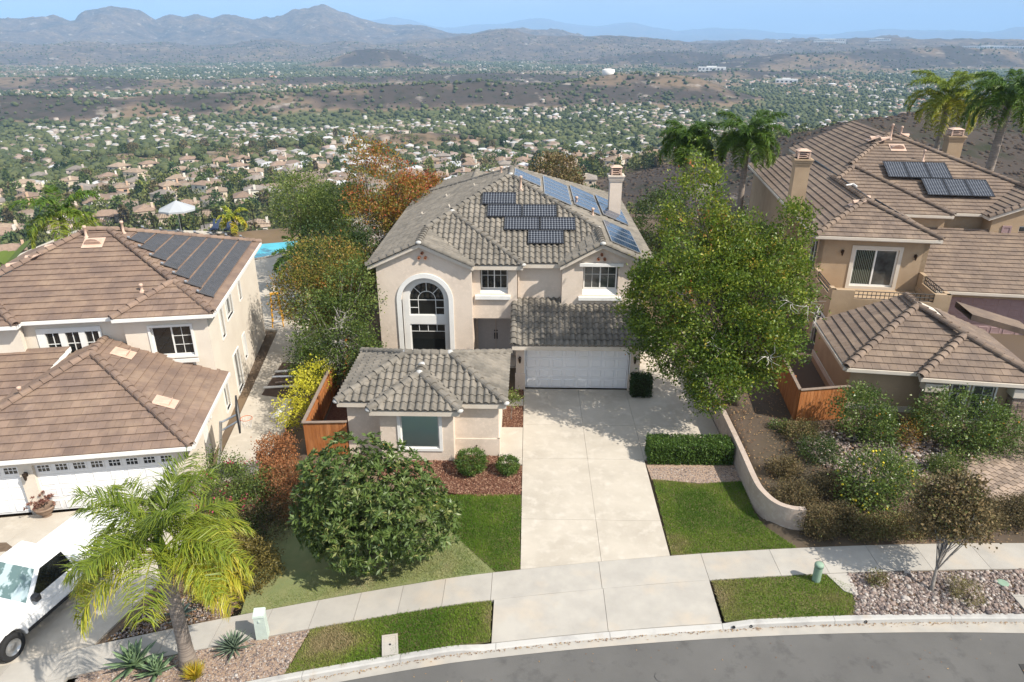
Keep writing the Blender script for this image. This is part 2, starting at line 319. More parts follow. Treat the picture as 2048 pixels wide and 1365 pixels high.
class Roof:
    def __init__(s, root, kind, mtile, mdeck, nind=300):
        s.root = root; s.kind = kind; s.mt = mtile; s.md = mdeck; s.facets = []; s.caps = []; s.nind = nind; s.deckdone = False
    def facet(s, plan, zf, tiles=True):
        s.facets.append(([Vector((x, y, zf(x, y))) for x, y in plan], tiles)); return s
    def cap(s, *pts): s.caps.append([Vector(p) for p in pts]); return s
    def build(s):
        V0, F0, wd, ex = (tile_S if s.kind == 'S' else tile_F)()
        deck = MB(); full = []; cut = []
        Mw = Matrix.Translation(s.root.location) @ s.root.rotation_euler.to_matrix().to_4x4(); cw = Vector(CAMP)
        for P, tl in s.facets:
            n = Vector((0, 0, 0))
            for i in range(len(P)): n += (P[i]-P[0]).cross(P[(i+1) % len(P)]-P[0])
            if n.z < 0: P = P[::-1]; n = -n
            n.normalize(); k = len(P)
            deck.add([q-Vector((0, 0, .02)) for q in P] + [q-Vector((0, 0, .2)) for q in P], [tuple(range(k)), tuple(range(2*k-1, k-1, -1))] + [(i, i+k, (i+1) % k+k, (i+1) % k) for i in range(k)])
            if not tl: continue
            e = Vector((0, 0, 1)).cross(n).normalized()
            t = n.cross(e).normalized()            # up-slope
            if t.z < 0: t = -t; e = -e
            if e.cross(t).dot(n) < 0: e = -e
            st = [(q.dot(e), q.dot(t)) for q in P]; hn = P[0].dot(n)
            ar = sum(st[i][0]*st[(i+1) % k][1]-st[(i+1) % k][0]*st[i][1] for i in range(k))
            if ar < 0: st = st[::-1]
            t0 = min(q[1] for q in st); s0 = min(q[0] for q in st); s1 = max(q[0] for q in st); t1 = max(q[1] for q in st)
            rowi = 0; tt = t0
            while tt < t1:
                shift = (wd/2 if s.kind == 'F' and rowi % 2 else 0); ss = math.floor(s0/wd)*wd - shift
                while ss < s1:
                    cor = [(ss, tt-.03), (ss+wd, tt-.03), (ss+wd, tt+ex), (ss, tt+ex)]; tot = False; part = True
                    ins = True
                    for i in range(k):
                        A, B = st[i], st[(i+1) % k]; dx, dy = B[0]-A[0], B[1]-A[1]; ln = math.hypot(dx, dy) or 1
                        ds = [(dx*(c[1]-A[1])-dy*(c[0]-A[0]))/ln for c in cor]
                        tol = -.045 if abs(dy) < 1e-3*ln else -.004
                        if min(ds) < tol: ins = False
                        if max(ds) < .01: part = False
                    if part:
                        jh = random.uniform(-.003, .005)
                        if ins:
                            M4 = Matrix((e, t, n)).transposed().to_4x4(); M4.translation = e*ss + t*tt + n*(hn+jh)
                            wc = Mw @ (M4 @ Vector((wd/2, ex/2, 0))); vd = cw-wc; d2 = vd.length_squared
                            wn = (Mw.to_3x3() @ n); full.append((max(0, wn.dot(vd.normalized()))/d2, M4))
                        else:
                            for f in F0:
                                Q = [(V0[i][0]+ss, V0[i][1]+tt, V0[i][2]+jh) for i in f]
                                for i in range(k):
                                    A, B = st[i], st[(i+1) % k]
                                    if abs(B[1]-A[1]) < 1e-3*abs(B[0]-A[0]) and B[0] > A[0]: A = (A[0], A[1]-.04); B = (B[0], B[1]-.04)
                                    Q = clip_poly(Q, A, B)
                                    if len(Q) < 3: break
                                if len(Q) >= 3: cut.append([e*q[0]+t*q[1]+n*(hn+q[2]) for q in Q])
                    ss += wd
                tt += ex; rowi += 1
        ro = obj('roof', deck, s.md, s.root)
        tm = MB().add(V0, F0).mesh('roof_tile', s.mt)
        full.sort(key=lambda q: -q[0])
        for sc_, M4 in full[:s.nind]:
            o = link('roof_tile', tm, ro); o.matrix_local = M4
        rest = MB()
        for sc_, M4 in full[s.nind:]: rest.add([M4 @ Vector(v) for v in V0], F0)
        for q in cut: rest.add(q, [tuple(range(len(q)))])
        obj('roof_tiles_beyond', rest, s.mt, ro, kind='stuff')
        # ridge and hip tiles
        n = 7; L = .42; vs = []
        for k, (y, sc2, dz) in enumerate(((-.03, 1.12, .03), (L, .9, 0))):
            for j in range(n): a = math.pi*(j/(n-1)); vs.append((math.cos(a)*.155*sc2, y, math.sin(a)*.14*sc2+dz+.02 - .05))
        vs += [(v[0]*.8, v[1]+.001, v[2]-.03) for v in vs[:n]]
        cm = MB().add(vs, [(j, n+j, n+j+1, j+1) for j in range(n-1)] + [(j, j+1, 2*n+j+1, 2*n+j) for j in range(n-1)]).mesh('ridge_tile', s.mt, False)
        for P in s.caps:
            for A, B in zip(P[:-1], P[1:]):
                d = B-A; ln = d.length; k = max(1, round(ln/.4)); st_ = ln/k; d.normalize(); sx = Vector((0, 0, 1)).cross(d); sx = -sx.normalized() if sx.length > 1e-4 else Vector((1, 0, 0))
                up = sx.cross(d)
                if up.z < 0: up = -up; sx = -sx
                for i in range(k):
                    o = link('ridge_tile', cm, ro); M4 = Matrix((sx, d, up)).transposed().to_4x4(); M4.translation = A + d*(i*st_) + up*.055
                    o.matrix_local = M4 @ Matrix.Diagonal((1, st_/.42*1.04, 1, 1))
        return ro
def fascia(root, mt, segs, h=.2, th=.05, name='fascia', drop=.03, gut=None):
    for A, B in segs:
        A = Vector(A); B = Vector(B); X = (B-A); ln = X.length; mb = MB().plate(A, X, [(0, -drop-h), (ln, -drop-h), (ln, -drop), (0, -drop)], th=th, off=.012)
        if gut: mb.plate(A, X, [(0, -drop-.12), (ln, -drop-.12), (ln, -drop+.015), (0, -drop+.015)], th=.1, off=.112)
        obj(name, mb, mt, root)

# ---------------------------------------------------------------- windows and doors
def rect(a0, a1, h0, h1): return [(a0, h0), (a1, h0), (a1, h1), (a0, h1)]
def window(root, O, X, w, h, cols=2, frame=m_white, fw=.06, glass=m_glass, depth=.1, grid=None, mgrid=None, label=None, off=0.0, surround=0, msur=None, sill=None):
    """sliding window standing in an opening; O is the lower corner at the wall face, X runs along the wall; grid = per-sash (columns, rows) of panes"""
    O = Vector(O); X = Vector(X).normalized(); N = X.cross(Vector((0, 0, 1)))
    Of = O - N*depth + N*off
    mb = MB(); holes = []; cw = (w-fw)/cols
    for i in range(cols): holes.append(rect(fw+i*cw, (i+1)*cw, fw, h-fw))
    mb.plate(Of, X, rect(0, w, 0, h), holes, th=.06)
    wo = obj('window', mb, frame, root)
    if label: wo['label'] = label
    for i, H in enumerate(holes):
        a0, a1 = H[0][0], H[1][0]; h0, h1 = H[0][1], H[2][1]
        obj('pane', MB().plate(Of, X, rect(a0-.01, a1+.01, h0-.01, h1+.01), th=.012, off=-.035), glass if not isinstance(glass, list) else glass[i % len(glass)], wo)
        if grid and grid[i % len(grid)]:
            gc, gr = grid[i % len(grid)]; gm = MB(); b = .011
            for c in range(1, gc): a = a0+(a1-a0)*c/gc; gm.plate(Of, X, rect(a-b, a+b, h0, h1), th=.014, off=-.016)
            for r_ in (gr if isinstance(gr, (list, tuple)) else [q/gr for q in range(1, gr)]): z = h0+(h1-h0)*r_; gm.plate(Of, X, rect(a0, a1, z-b, z+b), th=.014, off=-.013)
            obj('muntin', gm, mgrid or frame, wo)
    if surround:
        obj('trim', MB().plate(O, X, rect(-surround, w+surround, -surround, h+surround), [rect(0, w, 0, h)], th=.1+depth, off=.04), msur or frame, wo)
    if sill:
        p, d, hh = sill
        obj('sill', MB().plate(O, X, rect(-p, w+p, -hh-(surround or 0), -(surround or 0)-.004), th=.06, off=d), msur or frame, wo)
    return wo
def raised_panels(root, O, X, w, h, rows, cols, m, first_glass=None):
    """sectional garage door; every raised panel is a piece of its own"""
    O = Vector(O); X = Vector(X).normalized(); N = X.cross(Vector((0, 0, 1)))
    mb = MB()
    for r_ in range(rows): mb.plate(O, X, rect(0, w, r_*h/rows+.004, (r_+1)*h/rows-.004), th=.05)
    mb.plate(O - N*.02, X, rect(0, w, 0, h), th=.04)
    d = obj('garage_door', mb, m, root); pw = w/cols; ph = h/rows
    a0, a1, b0, b1 = -pw/2+.06, pw/2-.06, -ph/2+.07, ph/2-.07; i_ = .035
    pv = []; Z = Vector((0, 0, 1))
    for q, dd in ((0, .001), (i_, .022), (i_*2, .012)):
        pv += [X*(a0+q)+Z*(b0+q)+N*dd, X*(a1-q)+Z*(b0+q)+N*dd, X*(a1-q)+Z*(b1-q)+N*dd, X*(a0+q)+Z*(b1-q)+N*dd]
    fs = [(8, 9, 10, 11)] + [(k*4+j, k*4+(j+1) % 4, k*4+4+(j+1) % 4, k*4+4+j) for k in range(2) for j in range(4)]
    pm = MB().add(pv, fs).mesh('door_panel', m); gm = None
    for r_ in range(rows):
        for c in range(cols):
            pos = O + X*(pw*(c+.5)) + Z*(ph*(r_+.5))
            if first_glass and r_ == rows-1 and c in first_glass:
                f = MB().plate(pos, X, rect(a0, a1, b0+.03, b1), [rect(a0+.05, a1-.05, b0+.08, b1-.05)], th=.03, off=.025)
                for q in (1, 2): xx = a0+.05+(a1-a0-.1)*q/3; f.plate(pos, X, rect(xx-.012, xx+.012, b0+.08, b1-.05), th=.02, off=.02)
                f.plate(pos, X, rect(a0+.05, a1-.05, .02, .045), th=.02, off=.018)
                wo = obj('door_window', f, m, d); obj('pane', MB().plate(pos, X, rect(a0+.045, a1-.045, b0+.075, b1-.045), th=.01, off=.006), m_glass, wo)
            else: link('door_panel', pm, d, pos)
    return d
def lantern(root, p, N, m=m_brass):
    p = Vector(p); N = Vector(N); c = p+N*.14
    mb = MB().tube([p, p+N*.07+Vector((0, 0, .12)), c+Vector((0, 0, .14))], .014, 6).lathe([(.0, .12), (.075, .08), (.085, .07), (.07, .06), (.05, -.14), (.02, -.2), (0, -.21)], 8, c).bevbox(-.05, .05, -.05, .05, -.08, .08, .01, M=Matrix.Translation(p))
    return obj('wall_lantern', mb, m, root)
def pipe_trio(root, p, N):
    p = Vector(p); N = Vector(N); X = N.cross(Vector((0, 0, 1)))
    for dx, dz in ((0, .12), (-.15, -.1), (.15, -.1)):
        c = p + X*dx + Vector((0, 0, dz)); n = 12; vs = []
        for q, rr in ((0, .07), (.16, .07), (.16, .05), (.03, .05)):
            for j in range(n): a = 2*math.pi*j/n; vs.append(c+N*q+X*(rr*math.cos(a))+Vector((0, 0, rr*math.sin(a))))
        obj('vent_pipe', MB().add(vs, [(k*n+j, k*n+(j+1) % n, k*n+n+(j+1) % n, k*n+n+j) for k in range(3) for j in range(n)] + [tuple(range(3*n, 4*n))]), m_clay, root)
def roof_vent(root, M4, m, w=.5, l=.45, h=.2):
    mb = MB(); vs = []; n = 7
    for y, s_ in ((0, 1), (l, .05)):
        for j in range(n): a = math.pi*j/(n-1); vs.append((math.cos(a)*w/2, y, .02+math.sin(a)*h*s_))
    mb.add(vs, [(j, n+j, n+j+1, j+1) for j in range(n-1)] + [tuple(range(n))]).box(-w/2-.08, w/2+.08, -.25, l+.1, .005, .022)
    for k in range(3): mb.box(-w/2+.06, w/2-.06, -.015, 0, .04+k*.05, .07+k*.05, 1)
    o = obj('roof_vent', mb, [m, m], root); o.matrix_local = M4; return o
def plumbing_vent(root, p, h, m):
    return obj('vent_stack', MB().lathe([(.14, -.1), (.12, .03), (.06, .08), (.055, h-.12), (.085, h-.1), (.085, h), (.03, h+.02)], 10, p), m, root, True)
def slope_M(p, down):
    """matrix on a roof slope: x along the eave, y up the slope"""
    d = Vector((down[0], down[1], 0)).normalized(); up = Vector((-d.x, -d.y, .42)).normalized(); n = Vector((d.x*.42, d.y*.42, 1)).normalized(); x = up.cross(n)
    M4 = Matrix((x, up, n)).transposed().to_4x4(); M4.translation = Vector(p); return M4
def solar_panel(label, group, M4, wd, ht, nx, ny, mcell, thin=False):
    """module lying on a roof: x across, y up the slope, standing 12 cm off the tiles on feet"""
    t = thing('solar_panel', label, 'solar panel', group=group); t.matrix_world = M4
    f = MB()
    for a in ((0, wd, 0, .03), (0, wd, ht-.03, ht), (0, .03, .03, ht-.03), (wd-.03, wd, .03, ht-.03)): f.box(a[0], a[1], a[2], a[3], .1, .145)
    obj('frame', f, m_frame if not thin else m_alum, t)
    obj('backing', MB().box(.03, wd-.03, .03, ht-.03, .11, .128), m_grid, t)
    c = MB(); cw, ch = (wd-.06)/nx, (ht-.06)/ny; gp = .009 if not thin else .004
    for i in range(nx):
        for j in range(ny):
            x0, x1, y0, y1 = .03+i*cw+gp, .03+(i+1)*cw-gp, .03+j*ch+gp, .03+(j+1)*ch-gp; k = .02 if not thin else .004; z = .1315
            c.add([(x0+k, y0, z), (x1-k, y0, z), (x1, y0+k, z), (x1, y1-k, z), (x1-k, y1, z), (x0+k, y1, z), (x0, y1-k, z), (x0, y0+k, z)], [tuple(range(8))])
    obj('cells', c, mcell, t, kind='stuff')
    r_ = MB()
    for y in (.2, ht-.2):
        r_.box(.05, wd-.05, y-.02, y+.02, .055, .1)
        for x in (.2, wd-.2): r_.box(x-.03, x+.03, y-.03, y+.03, -.02, .06)
    obj('rail', r_, m_alum, t); return t
def chimney(root, x0, x1, y0, y1, z0, z1, m):
    s = .08; mb = MB().box(x0, x1, y0, y1, z0, z1).box(x0-.05, x1+.05, y0-.05, y1+.05, z1-.32, z1-.24).box(x0-s, x1+s, y0-s, y1+s, z1-.22, z1-.1).box(x0-s-.05, x1+s+.05, y0-s-.05, y1+s+.05, z1-.08, z1)
    c = obj('chimney', mb, m, root)
    cx, cy = (x0+x1)/2, (y0+y1)/2; k = MB(); a, b = (x1-x0)*.38, (y1-y0)*.36
    for z in (.05, .17, .29): k.box(cx-a, cx+a, cy-b, cy+b, z1+z, z1+z+.045)
    for sx in (-1, 1):
        for sy in (-1, 1): k.box(cx+sx*a-.04, cx+sx*a+.04, cy+sy*b-.04, cy+sy*b+.04, z1, z1+.42)
    k.add([(cx-a-.08, cy-b-.08, z1+.42), (cx+a+.08, cy-b-.08, z1+.42), (cx+a+.08, cy+b+.08, z1+.42), (cx-a-.08, cy+b+.08, z1+.42), (cx-a*.6, cy-b*.6, z1+.52), (cx+a*.6, cy-b*.6, z1+.52), (cx+a*.6, cy+b*.6, z1+.52), (cx-a*.6, cy+b*.6, z1+.52)],
          [(3, 2, 1, 0), (4, 5, 6, 7), (0, 1, 5, 4), (1, 2, 6, 5), (2, 3, 7, 6), (3, 0, 4, 7)])
    obj('chimney_cap', k, m_ventp, c); return c
YM, XP, XM, YP = (0, -1, 0), (1, 0, 0), (-1, 0, 0), (0, 1, 0)      # outward normals
def wall(root, O, X, outer, holes=(), m=None, th=.25, name='wall', off=0):
    if abs(X[1]) > .5:      # side walls sit 3 mm inside the front ones so that no two faces share a plane
        lo_, hi_ = min(q[0] for q in outer), max(q[0] for q in outer); off -= .003
        outer = [(a+.004 if abs(a-lo_) < 1e-6 else a-.004 if abs(a-hi_) < 1e-6 else a, h) for a, h in outer]
    return obj(name, MB().plate(O, X, outer, holes, th, off=off), m, root)

# ================================================================ main house
H1 = thing('stucco_house', 'beige two-storey house with tall arched window, grey S-tile roof and white garage door', 'house')
E, p = 5.5, .45; xL, xr, xAr = -7.6, -5.1, -2.6; yB, yC, xB = 31.8, 32.15, -.25; x0, yA1, yA2 = -1.0, 38.75, 40.8; zt = E+p*6.6; xR = 6.0; pr = (zt-E)/(xR-x0)
fL = lambda x, y: E+p*(x-xL); fB = lambda x, y: E+p*(y-yB); fM = lambda x, y: E+p*(y-yC); fR = lambda x, y: E+pr*(xR-x)
sN = (xB-xL)/2; N1 = (xL+sN, yB+sN); N2 = (xL+sN, yC+sN); xd = 3.45; zd = fR(xd, 0); yd = yC+(zd-E)/p; xDl = 1.5; pD = (zd-E)/(xd-xDl)
yBk = yA2+6.6; ya, yd0 = 31.5, 31.7; pb = (zt-E)/6.6
rf = Roof(H1, 'S', m_tileS, m_cream)
rf.facet([(xL, ya), (xr, ya), (xr, yB+(xr-xL)), (xL, yB+(xr-xL))], fL)
rf.facet([(xL, yB+(xr-xL)), (xr, yB+(xr-xL)), N1, (xL, N1[1])], fL).facet([(xL, N1[1]), N1, N2, (xL, N2[1])], fL)
rf.facet([(xL, N2[1]), N2, (x0, yA1), (x0, yA2), (xL, yBk)], fL)
rf.facet([(xr, ya), (xAr, ya), (xAr, yB), (xr, yB+(xr-xL))], lambda x, y: E+p*(xAr-x))
rf.facet([(xAr, yB), (xB, yB), N1, (xr, yB+(xr-xL))], fB)
rf.facet([(xB, yB), (xB, yC), N2, N1], lambda x, y: E+p*(xB-x))
rf.facet([(xB, yC), (xDl, yC), (xd, yd), (x0, yA1), N2], fM)
rf.facet([(xDl, yd0), (xd, yd0), (xd, yd), (xDl, yC)], lambda x, y: E+pD*(x-xDl))
rf.facet([(xd, yd0), (xR, yd0), (xR, yd), (xd, yd)], fR).facet([(xd, yd), (xR, yd), (xR, yBk), (x0, yA2), (x0, yA1)], fR)
rf.facet([(xL, yBk), (x0, yA2), (xR, yBk)], lambda x, y: E+pb*(yBk-y))
# rear wing behind the hip
V1 = (-3.4, 43.2); zv = fL(*V1); rf.facet([(xL, yBk-2), V1, (V1[0], 46.2), (xL, 50.4)], lambda x, y: fL(x, y)+.004).facet([V1, (V1[0], 46.2), (.8, 50.4), (.8, yBk)], lambda x, y: zv-p*(x-V1[0]))
P3 = lambda q, z: (q[0], q[1], z)
rf.cap((xr, ya, fL(xr, 0)), (xr, yB+xr-xL, fL(xr, 0)), P3(N1, fL(*N1))).cap(P3(N2, fL(*N2)), (x0, yA1, zt)).cap((x0, yA2, zt), (x0, yA1, zt)).cap((xB, yB, E), P3(N1, fL(*N1)))
rf.cap((xd, yd, zd), (x0, yA1, zt)).cap((xd, yd0, zd), (xd, yd, zd)).cap((xL, yBk, E), (x0, yA2, zt)).cap((xR, yBk, E), (x0, yA2, zt)).cap((V1[0], 46.2, zv), (V1[0], V1[1], zv))
rf.cap((xL, ya+.05, E), (xr, ya+.05, fL(xr, 0))).cap((xAr, ya+.05, E), (xr, ya+.05, fL(xr, 0))).cap((xDl, yd0+.05, E), (xd, yd0+.05, zd)).cap((xR, yd0+.05, E), (xd, yd0+.05, zd))
# garage roof
gE, gp_ = 2.42, .375; fG = lambda x, y: gE+gp_*(y-29.4)
rf.facet([(-.72, 29.4), (5.5, 29.4), (5.5, 32.1), (1.6, 32.1), (1.6, 32.5), (-.72, 32.5)][:3] + [(-.72, 32.1)], fG).facet([(-.72, 32.1), (1.55, 32.1), (1.55, 32.5), (-.72, 32.5)], fG)
rf.cap((-.66, 29.4, gE), (-.66, 32.3, fG(0, 32.3)))
# front room roof with its bay
bE = 2.4; bx0, bx1, by0, by1 = -7.4, -.82, 23.85, 28.6; q = .42; hb = (by1-by0)/2; rx0, rx1, ry = bx0+hb, bx1-hb, by0+hb; zr = bE+q*hb; vx0, vx1, vy = -6.0, -2.55, 23.2; hv = (vx1-vx0)/2; vc = (vx0+vx1)/2
fF = lambda x, y: bE+q*(y-by0)
zvv = bE+q*hv; dly = by0-vy
rf.facet([(bx0, by0), (vx0, by0), (vc, by0+hv), (rx0, ry)], fF).facet([(vx1, by0), (bx1, by0), (rx1, ry), (vc, by0+hv)], fF).facet([(vc, by0+hv), (rx1, ry), (rx0, ry)], fF)
rf.facet([(vx0, vy), (vx1, vy), (vc, vy+hv)], lambda x, y: bE+q*(y-vy)).facet([(vx0, vy), (vc, vy+hv), (vc, by0+hv), (vx0, by0)], lambda x, y: bE+q*(x-vx0)).facet([(vx1, vy), (vx1, by0), (vc, by0+hv), (vc, vy+hv)], lambda x, y: bE+q*(vx1-x))
rf.facet([(bx0, by0), (rx0, ry), (bx0, by1)], lambda x, y: bE+q*(x-bx0)).facet([(bx1, by0), (bx1, by1), (rx1, ry)], lambda x, y: bE+q*(bx1-x)).facet([(bx0, by1), (rx0, ry), (rx1, ry), (bx1, by1)], lambda x, y: bE+q*(by1-y))
rf.cap((bx0, by0, bE), (rx0, ry, zr)).cap((rx0, ry, zr), (rx1, ry, zr)).cap((bx1, by0, bE), (rx1, ry, zr)).cap((bx0, by1, bE), (rx0, ry, zr)).cap((bx1, by1, bE), (rx1, ry, zr))
rf.cap((vx0, vy, bE), (vc, vy+hv, zvv)).cap((vx1, vy, bE), (vc, vy+hv, zvv)).cap((vc, vy+hv, zvv), (vc, by0+hv, zvv))
ro1 = rf.build()
mm = MB()
for c in [(xr, ya-.02, fL(xr, 0)+.06), (*N1, fL(*N1)+.1), (x0, yA1-.05, zt+.1), (xd, yd, zd+.1), (xd, yd0-.03, zd+.06), (xB, yB, E+.05), (rx0, ry, zr+.1), (rx1, ry, zr+.1), (vc, vy+hv-.03, zvv+.1), (vc, by0+hv, zvv+.12), (bx0, by0, bE+.04), (bx1, by0, bE+.04), (vx0, vy, bE+.04), (vx1, vy, bE+.04), (-.66, 32.3, fG(0, 32.3)+.1)]:
    mm.lathe([(.02, -.1), (.13, -.06), (.15, 0), (.1, .06), (.02, .08)], 9, c)
obj('mortar_cap', mm, m_mortar, ro1, True, kind='stuff')
fascia(H1, m_cream, [((-.72, 29.4, gE), (5.5, 29.4, gE)), ((xAr, yB, E), (xB, yB, E)), ((xB, yC, E), (xDl, yC, E)), ((bx0, by0, bE), (vx0, by0, bE)), ((vx0, vy, bE), (vx1, vy, bE)), ((vx1, by0, bE), (bx1, by0, bE)), ((bx1, by0, bE), (bx1, by1, bE))])
# walls
S = m_stA
def arch(cx, hw, zb, zsp, n=18): return [(cx-hw, zb), (cx+hw, zb)] + [(cx+hw*math.cos(math.pi*i/n), zsp+hw*math.sin(math.pi*i/n)) for i in range(n+1)]
ac = -4.98
wall(H1, (0, 31.75, 0), (1, 0, 0), [(-7.25, -.15), (-2.7, -.15), (-2.7, 5.4), (-4.98, 6.42), (-5.2, 6.42), (-7.25, 5.4)], [arch(ac, 1.15, .35, 3.72)], S)
obj('arch_trim', MB().plate((0, 31.75, 0), (1, 0, 0), arch(ac, 1.37, .3, 3.72, 26), [arch(ac, 1.15, .36, 3.72, 26)], th=.3, off=.06), m_white, H1)
wx = -4.95; hw_ = .88
pan = obj('arch_panel', MB().plate((0, 32.06, 0), (1, 0, 0), arch(ac, 1.2, .2, 3.72, 26), [arch(wx, hw_, 2.83, 3.68), rect(wx-hw_, wx+hw_, .62, 2.37)], th=.12), m_white, H1)
aw = obj('window', MB().plate((0, 32.1, 0), (1, 0, 0), arch(wx, hw_+.02, 2.8, 3.68, 26), [arch(wx, hw_-.05, 2.87, 3.68, 26)], th=.06), m_white, H1)
obj('pane', MB().plate((0, 32.14, 0), (1, 0, 0), arch(wx, hw_, 2.83, 3.68, 26), th=.01), m_glass, aw)
gm = MB(); b = .014
gm.plate((0, 32.12, 0), (1, 0, 0), arch(wx, .44, 2.85, 3.64, 18), [arch(wx, .44-.028, 2.84, 3.64, 18)], th=.018)
gm.plate((0, 32.121, 0), (1, 0, 0), rect(wx-hw_, wx+hw_, 3.6, 3.63), th=.016)
for sgn in (-1, 1): gm.plate((0, 32.121, 0), (1, 0, 0), rect(*sorted((wx+sgn*.42, wx+sgn*hw_)), 3.2, 3.23), th=.016)
for a in (45, 90, 135):
    c, s_ = math.cos(R(a)), math.sin(R(a)); P_ = [(.43, -b), (hw_-.02, -b), (hw_-.02, b), (.43, b)]
    gm.plate((wx, 32.122, 3.65), (1, 0, 0), [(u*c-v*s_, u*s_+v*c) for u, v in P_], th=.016)
obj('muntin', gm, m_white, aw)
lw = window(H1, (wx-hw_, 32.09, .62), (1, 0, 0), 2*hw_, 1.75, 1, fw=.05, depth=.02)
gm = MB().plate((0, 32.115, 0), (1, 0, 0), rect(wx-hw_+.03, wx+hw_-.03, 1.95, 1.975), th=.016)
for k in (1, 2, 3): xx = wx-hw_+2*hw_*k/4; gm.plate((0, 32.117, 0), (1, 0, 0), rect(xx-.013, xx+.013, 1.96, 2.33), th=.016)
obj('muntin', gm, m_white, lw)
pipe_trio(H1, (-5.0, 31.75, 5.98), YM)
# B: window bay over the entry
wall(H1, (0, 32.15, 0), (1, 0, 0), rect(-2.7, -.54, 2.67, 5.4), [rect(-2.32, -.98, 3.95, 5.28)], S, .3)
window(H1, (-2.3, 32.42, 4.12), (1, 0, 0), 1.3, 1.15, 2, fw=.05, depth=.02, grid=[(2, [.6])], label='upper window above the entry')
H_ = obj('sill', MB().add([(-2.32, 32.15, 3.9), (-.98, 32.15, 3.9), (-.98, 32.44, 4.1), (-2.32, 32.44, 4.1), (-2.32, 32.15, 3.8), (-.98, 32.15, 3.8), (-.98, 32.44, 3.8), (-2.32, 32.44, 3.8)], [(0, 1, 2, 3), (4, 5, 1, 0), (7, 6, 5, 4)]).bevbox(-2.58, -.86, 31.98, 32.16, 3.7, 3.9, .01), [m_white], H1)
wall(H1, (-.54, 32.15, 0), (0, 1, 0), rect(0, .35, 2.67, 5.4), (), S, .2)
wall(H1, (0, 32.5, 0), (1, 0, 0), rect(-.54, 1.65, 3.2, 5.45), (), S)
obj('entry_ceiling', MB().box(-2.7, -.56, 32.18, 33.9, 2.67, 2.8), S, H1)
# D
wall(H1, (0, 32.05, 0), (1, 0, 0), [(1.62, 3.2), (5.62, 3.2), (5.62, 5.4), (3.55, 6.4), (3.3, 6.4), (1.62, 5.4)], [rect(2.62, 4.3, 3.95, 5.38)], S, .3)
wall(H1, (1.62, 32.5, 0), (0, -1, 0), rect(0, .45, 3.2, 5.4), (), S, .2)
window(H1, (2.66, 32.3, 4.2), (1, 0, 0), 1.6, 1.15, 2, fw=.06, depth=.02, grid=[(2, [.65])], glass=m_glassb, label='upper window over the garage')
obj('sill', MB().add([(2.62, 32.05, 3.9), (4.3, 32.05, 3.9), (4.3, 32.32, 4.19), (2.62, 32.32, 4.19), (2.62, 32.05, 3.85), (4.3, 32.05, 3.85)], [(0, 1, 2, 3), (4, 5, 1, 0)]).bevbox(2.42, 4.5, 31.9, 32.06, 3.72, 3.9, .01), m_white, H1)
obj('window_head', MB().bevbox(2.42, 4.5, 31.92, 32.06, 5.42, 5.58, .01), m_white, H1)
pipe_trio(H1, (3.45, 32.05, 5.88), YM)
# sides and back
wall(H1, (-7.25, 50, 0), (0, -1, 0), rect(0, 18.25, -1.2, 5.42), (), S); wall(H1, (5.62, 32.05, 0), (0, 1, 0), rect(0, 15.2, -.2, 5.42), (), S)
wall(H1, (5.62, 47.2, 0), (-1, 0, 0), rect(0, 12.87, -.2, 5.42), (), S); wall(H1, (-2.7, 31.75, 0), (0, 1, 0), rect(0, 2.1, -.15, 5.4), (), S, .2)
# entry doors
ed = obj('entry_door', MB().plate((0, 33.55, 0), (1, 0, 0), rect(-2.7, -.56, 0, 2.75), [rect(-2.58, -1.67, .02, 2.45), rect(-1.65, -.72, .02, 2.45)], th=.2), m_stA, H1)
for a0, a1, hx in ((-2.58, -1.665, -1.72), (-1.655, -.72, -1.6)):
    mb = MB(); n = 7; pw = (a1-a0)/n
    for k in range(n): mb.plate((0, 33.62, 0), (1, 0, 0), rect(a0+k*pw+.004, a0+(k+1)*pw-.004, .03, 2.43), th=.05)
    mb.plate((0, 33.63, 0), (1, 0, 0), rect(a0, a1, .02, 2.45), th=.04)
    dl = obj('door_leaf', mb, m_doorg, ed)
    hd = MB().bevbox(hx-.03, hx+.03, 33.59, 33.625, .95, 1.3, .01).tube([(hx, 33.6, 1.26), (hx, 33.53, 1.2), (hx, 33.53, 1.05), (hx, 33.6, .99)], .012, 6).lathe([(.03, -.02), (.035, 0), (.02, .03)], 8, (hx, 33.6, 1.42))
    obj('handle', hd, m_black, dl)
obj('entry_step', MB().bevbox(-2.7, -.56, 32.3, 33.55, -.12, .02, .01), m_cream, H1)
# garage
wall(H1, (0, 29.75, 0), (1, 0, 0), [(-.54, -.1), (-.12, -.1), (-.12, 2.08), (4.76, 2.08), (4.76, -.1), (5.25, -.1), (5.25, 2.38), (-.54, 2.38)], (), S, .3)
wall(H1, (-.54, 33.8, 0), (0, -1, 0), [(0, -.1), (4.05, -.1), (4.05, 2.38), (1.2, 3.4), (0, 3.4)], (), S, .2); wall(H1, (5.25, 29.75, 0), (0, 1, 0), [(0, -.1), (3, -.1), (3, 3.2), (2.4, 3.2), (0, 2.35)], (), S, .2)
raised_panels(H1, (-.12, 29.95, 0), (1, 0, 0), 4.88, 2.1, 4, 8, m_doorw)
for a0, a1 in ((-.58, -.1), (4.74, 5.29)): wall(H1, (0, 29.75, 0), (1, 0, 0), rect(a0, a1, -.1, .84), (), S, .1, 'wainscot', .05)
obj('door_frame', MB().plate((0, 29.75, 0), (1, 0, 0), [(-.16, -.05), (-.12, -.05), (-.12, 2.04), (4.76, 2.04), (4.76, -.05), (4.8, -.05), (4.8, 2.09), (-.16, 2.09)], th=.2, off=.02), m_white, H1)
lantern(H1, (-.36, 29.75, 1.62), YM); lantern(H1, (4.99, 29.75, 1.65), YM)
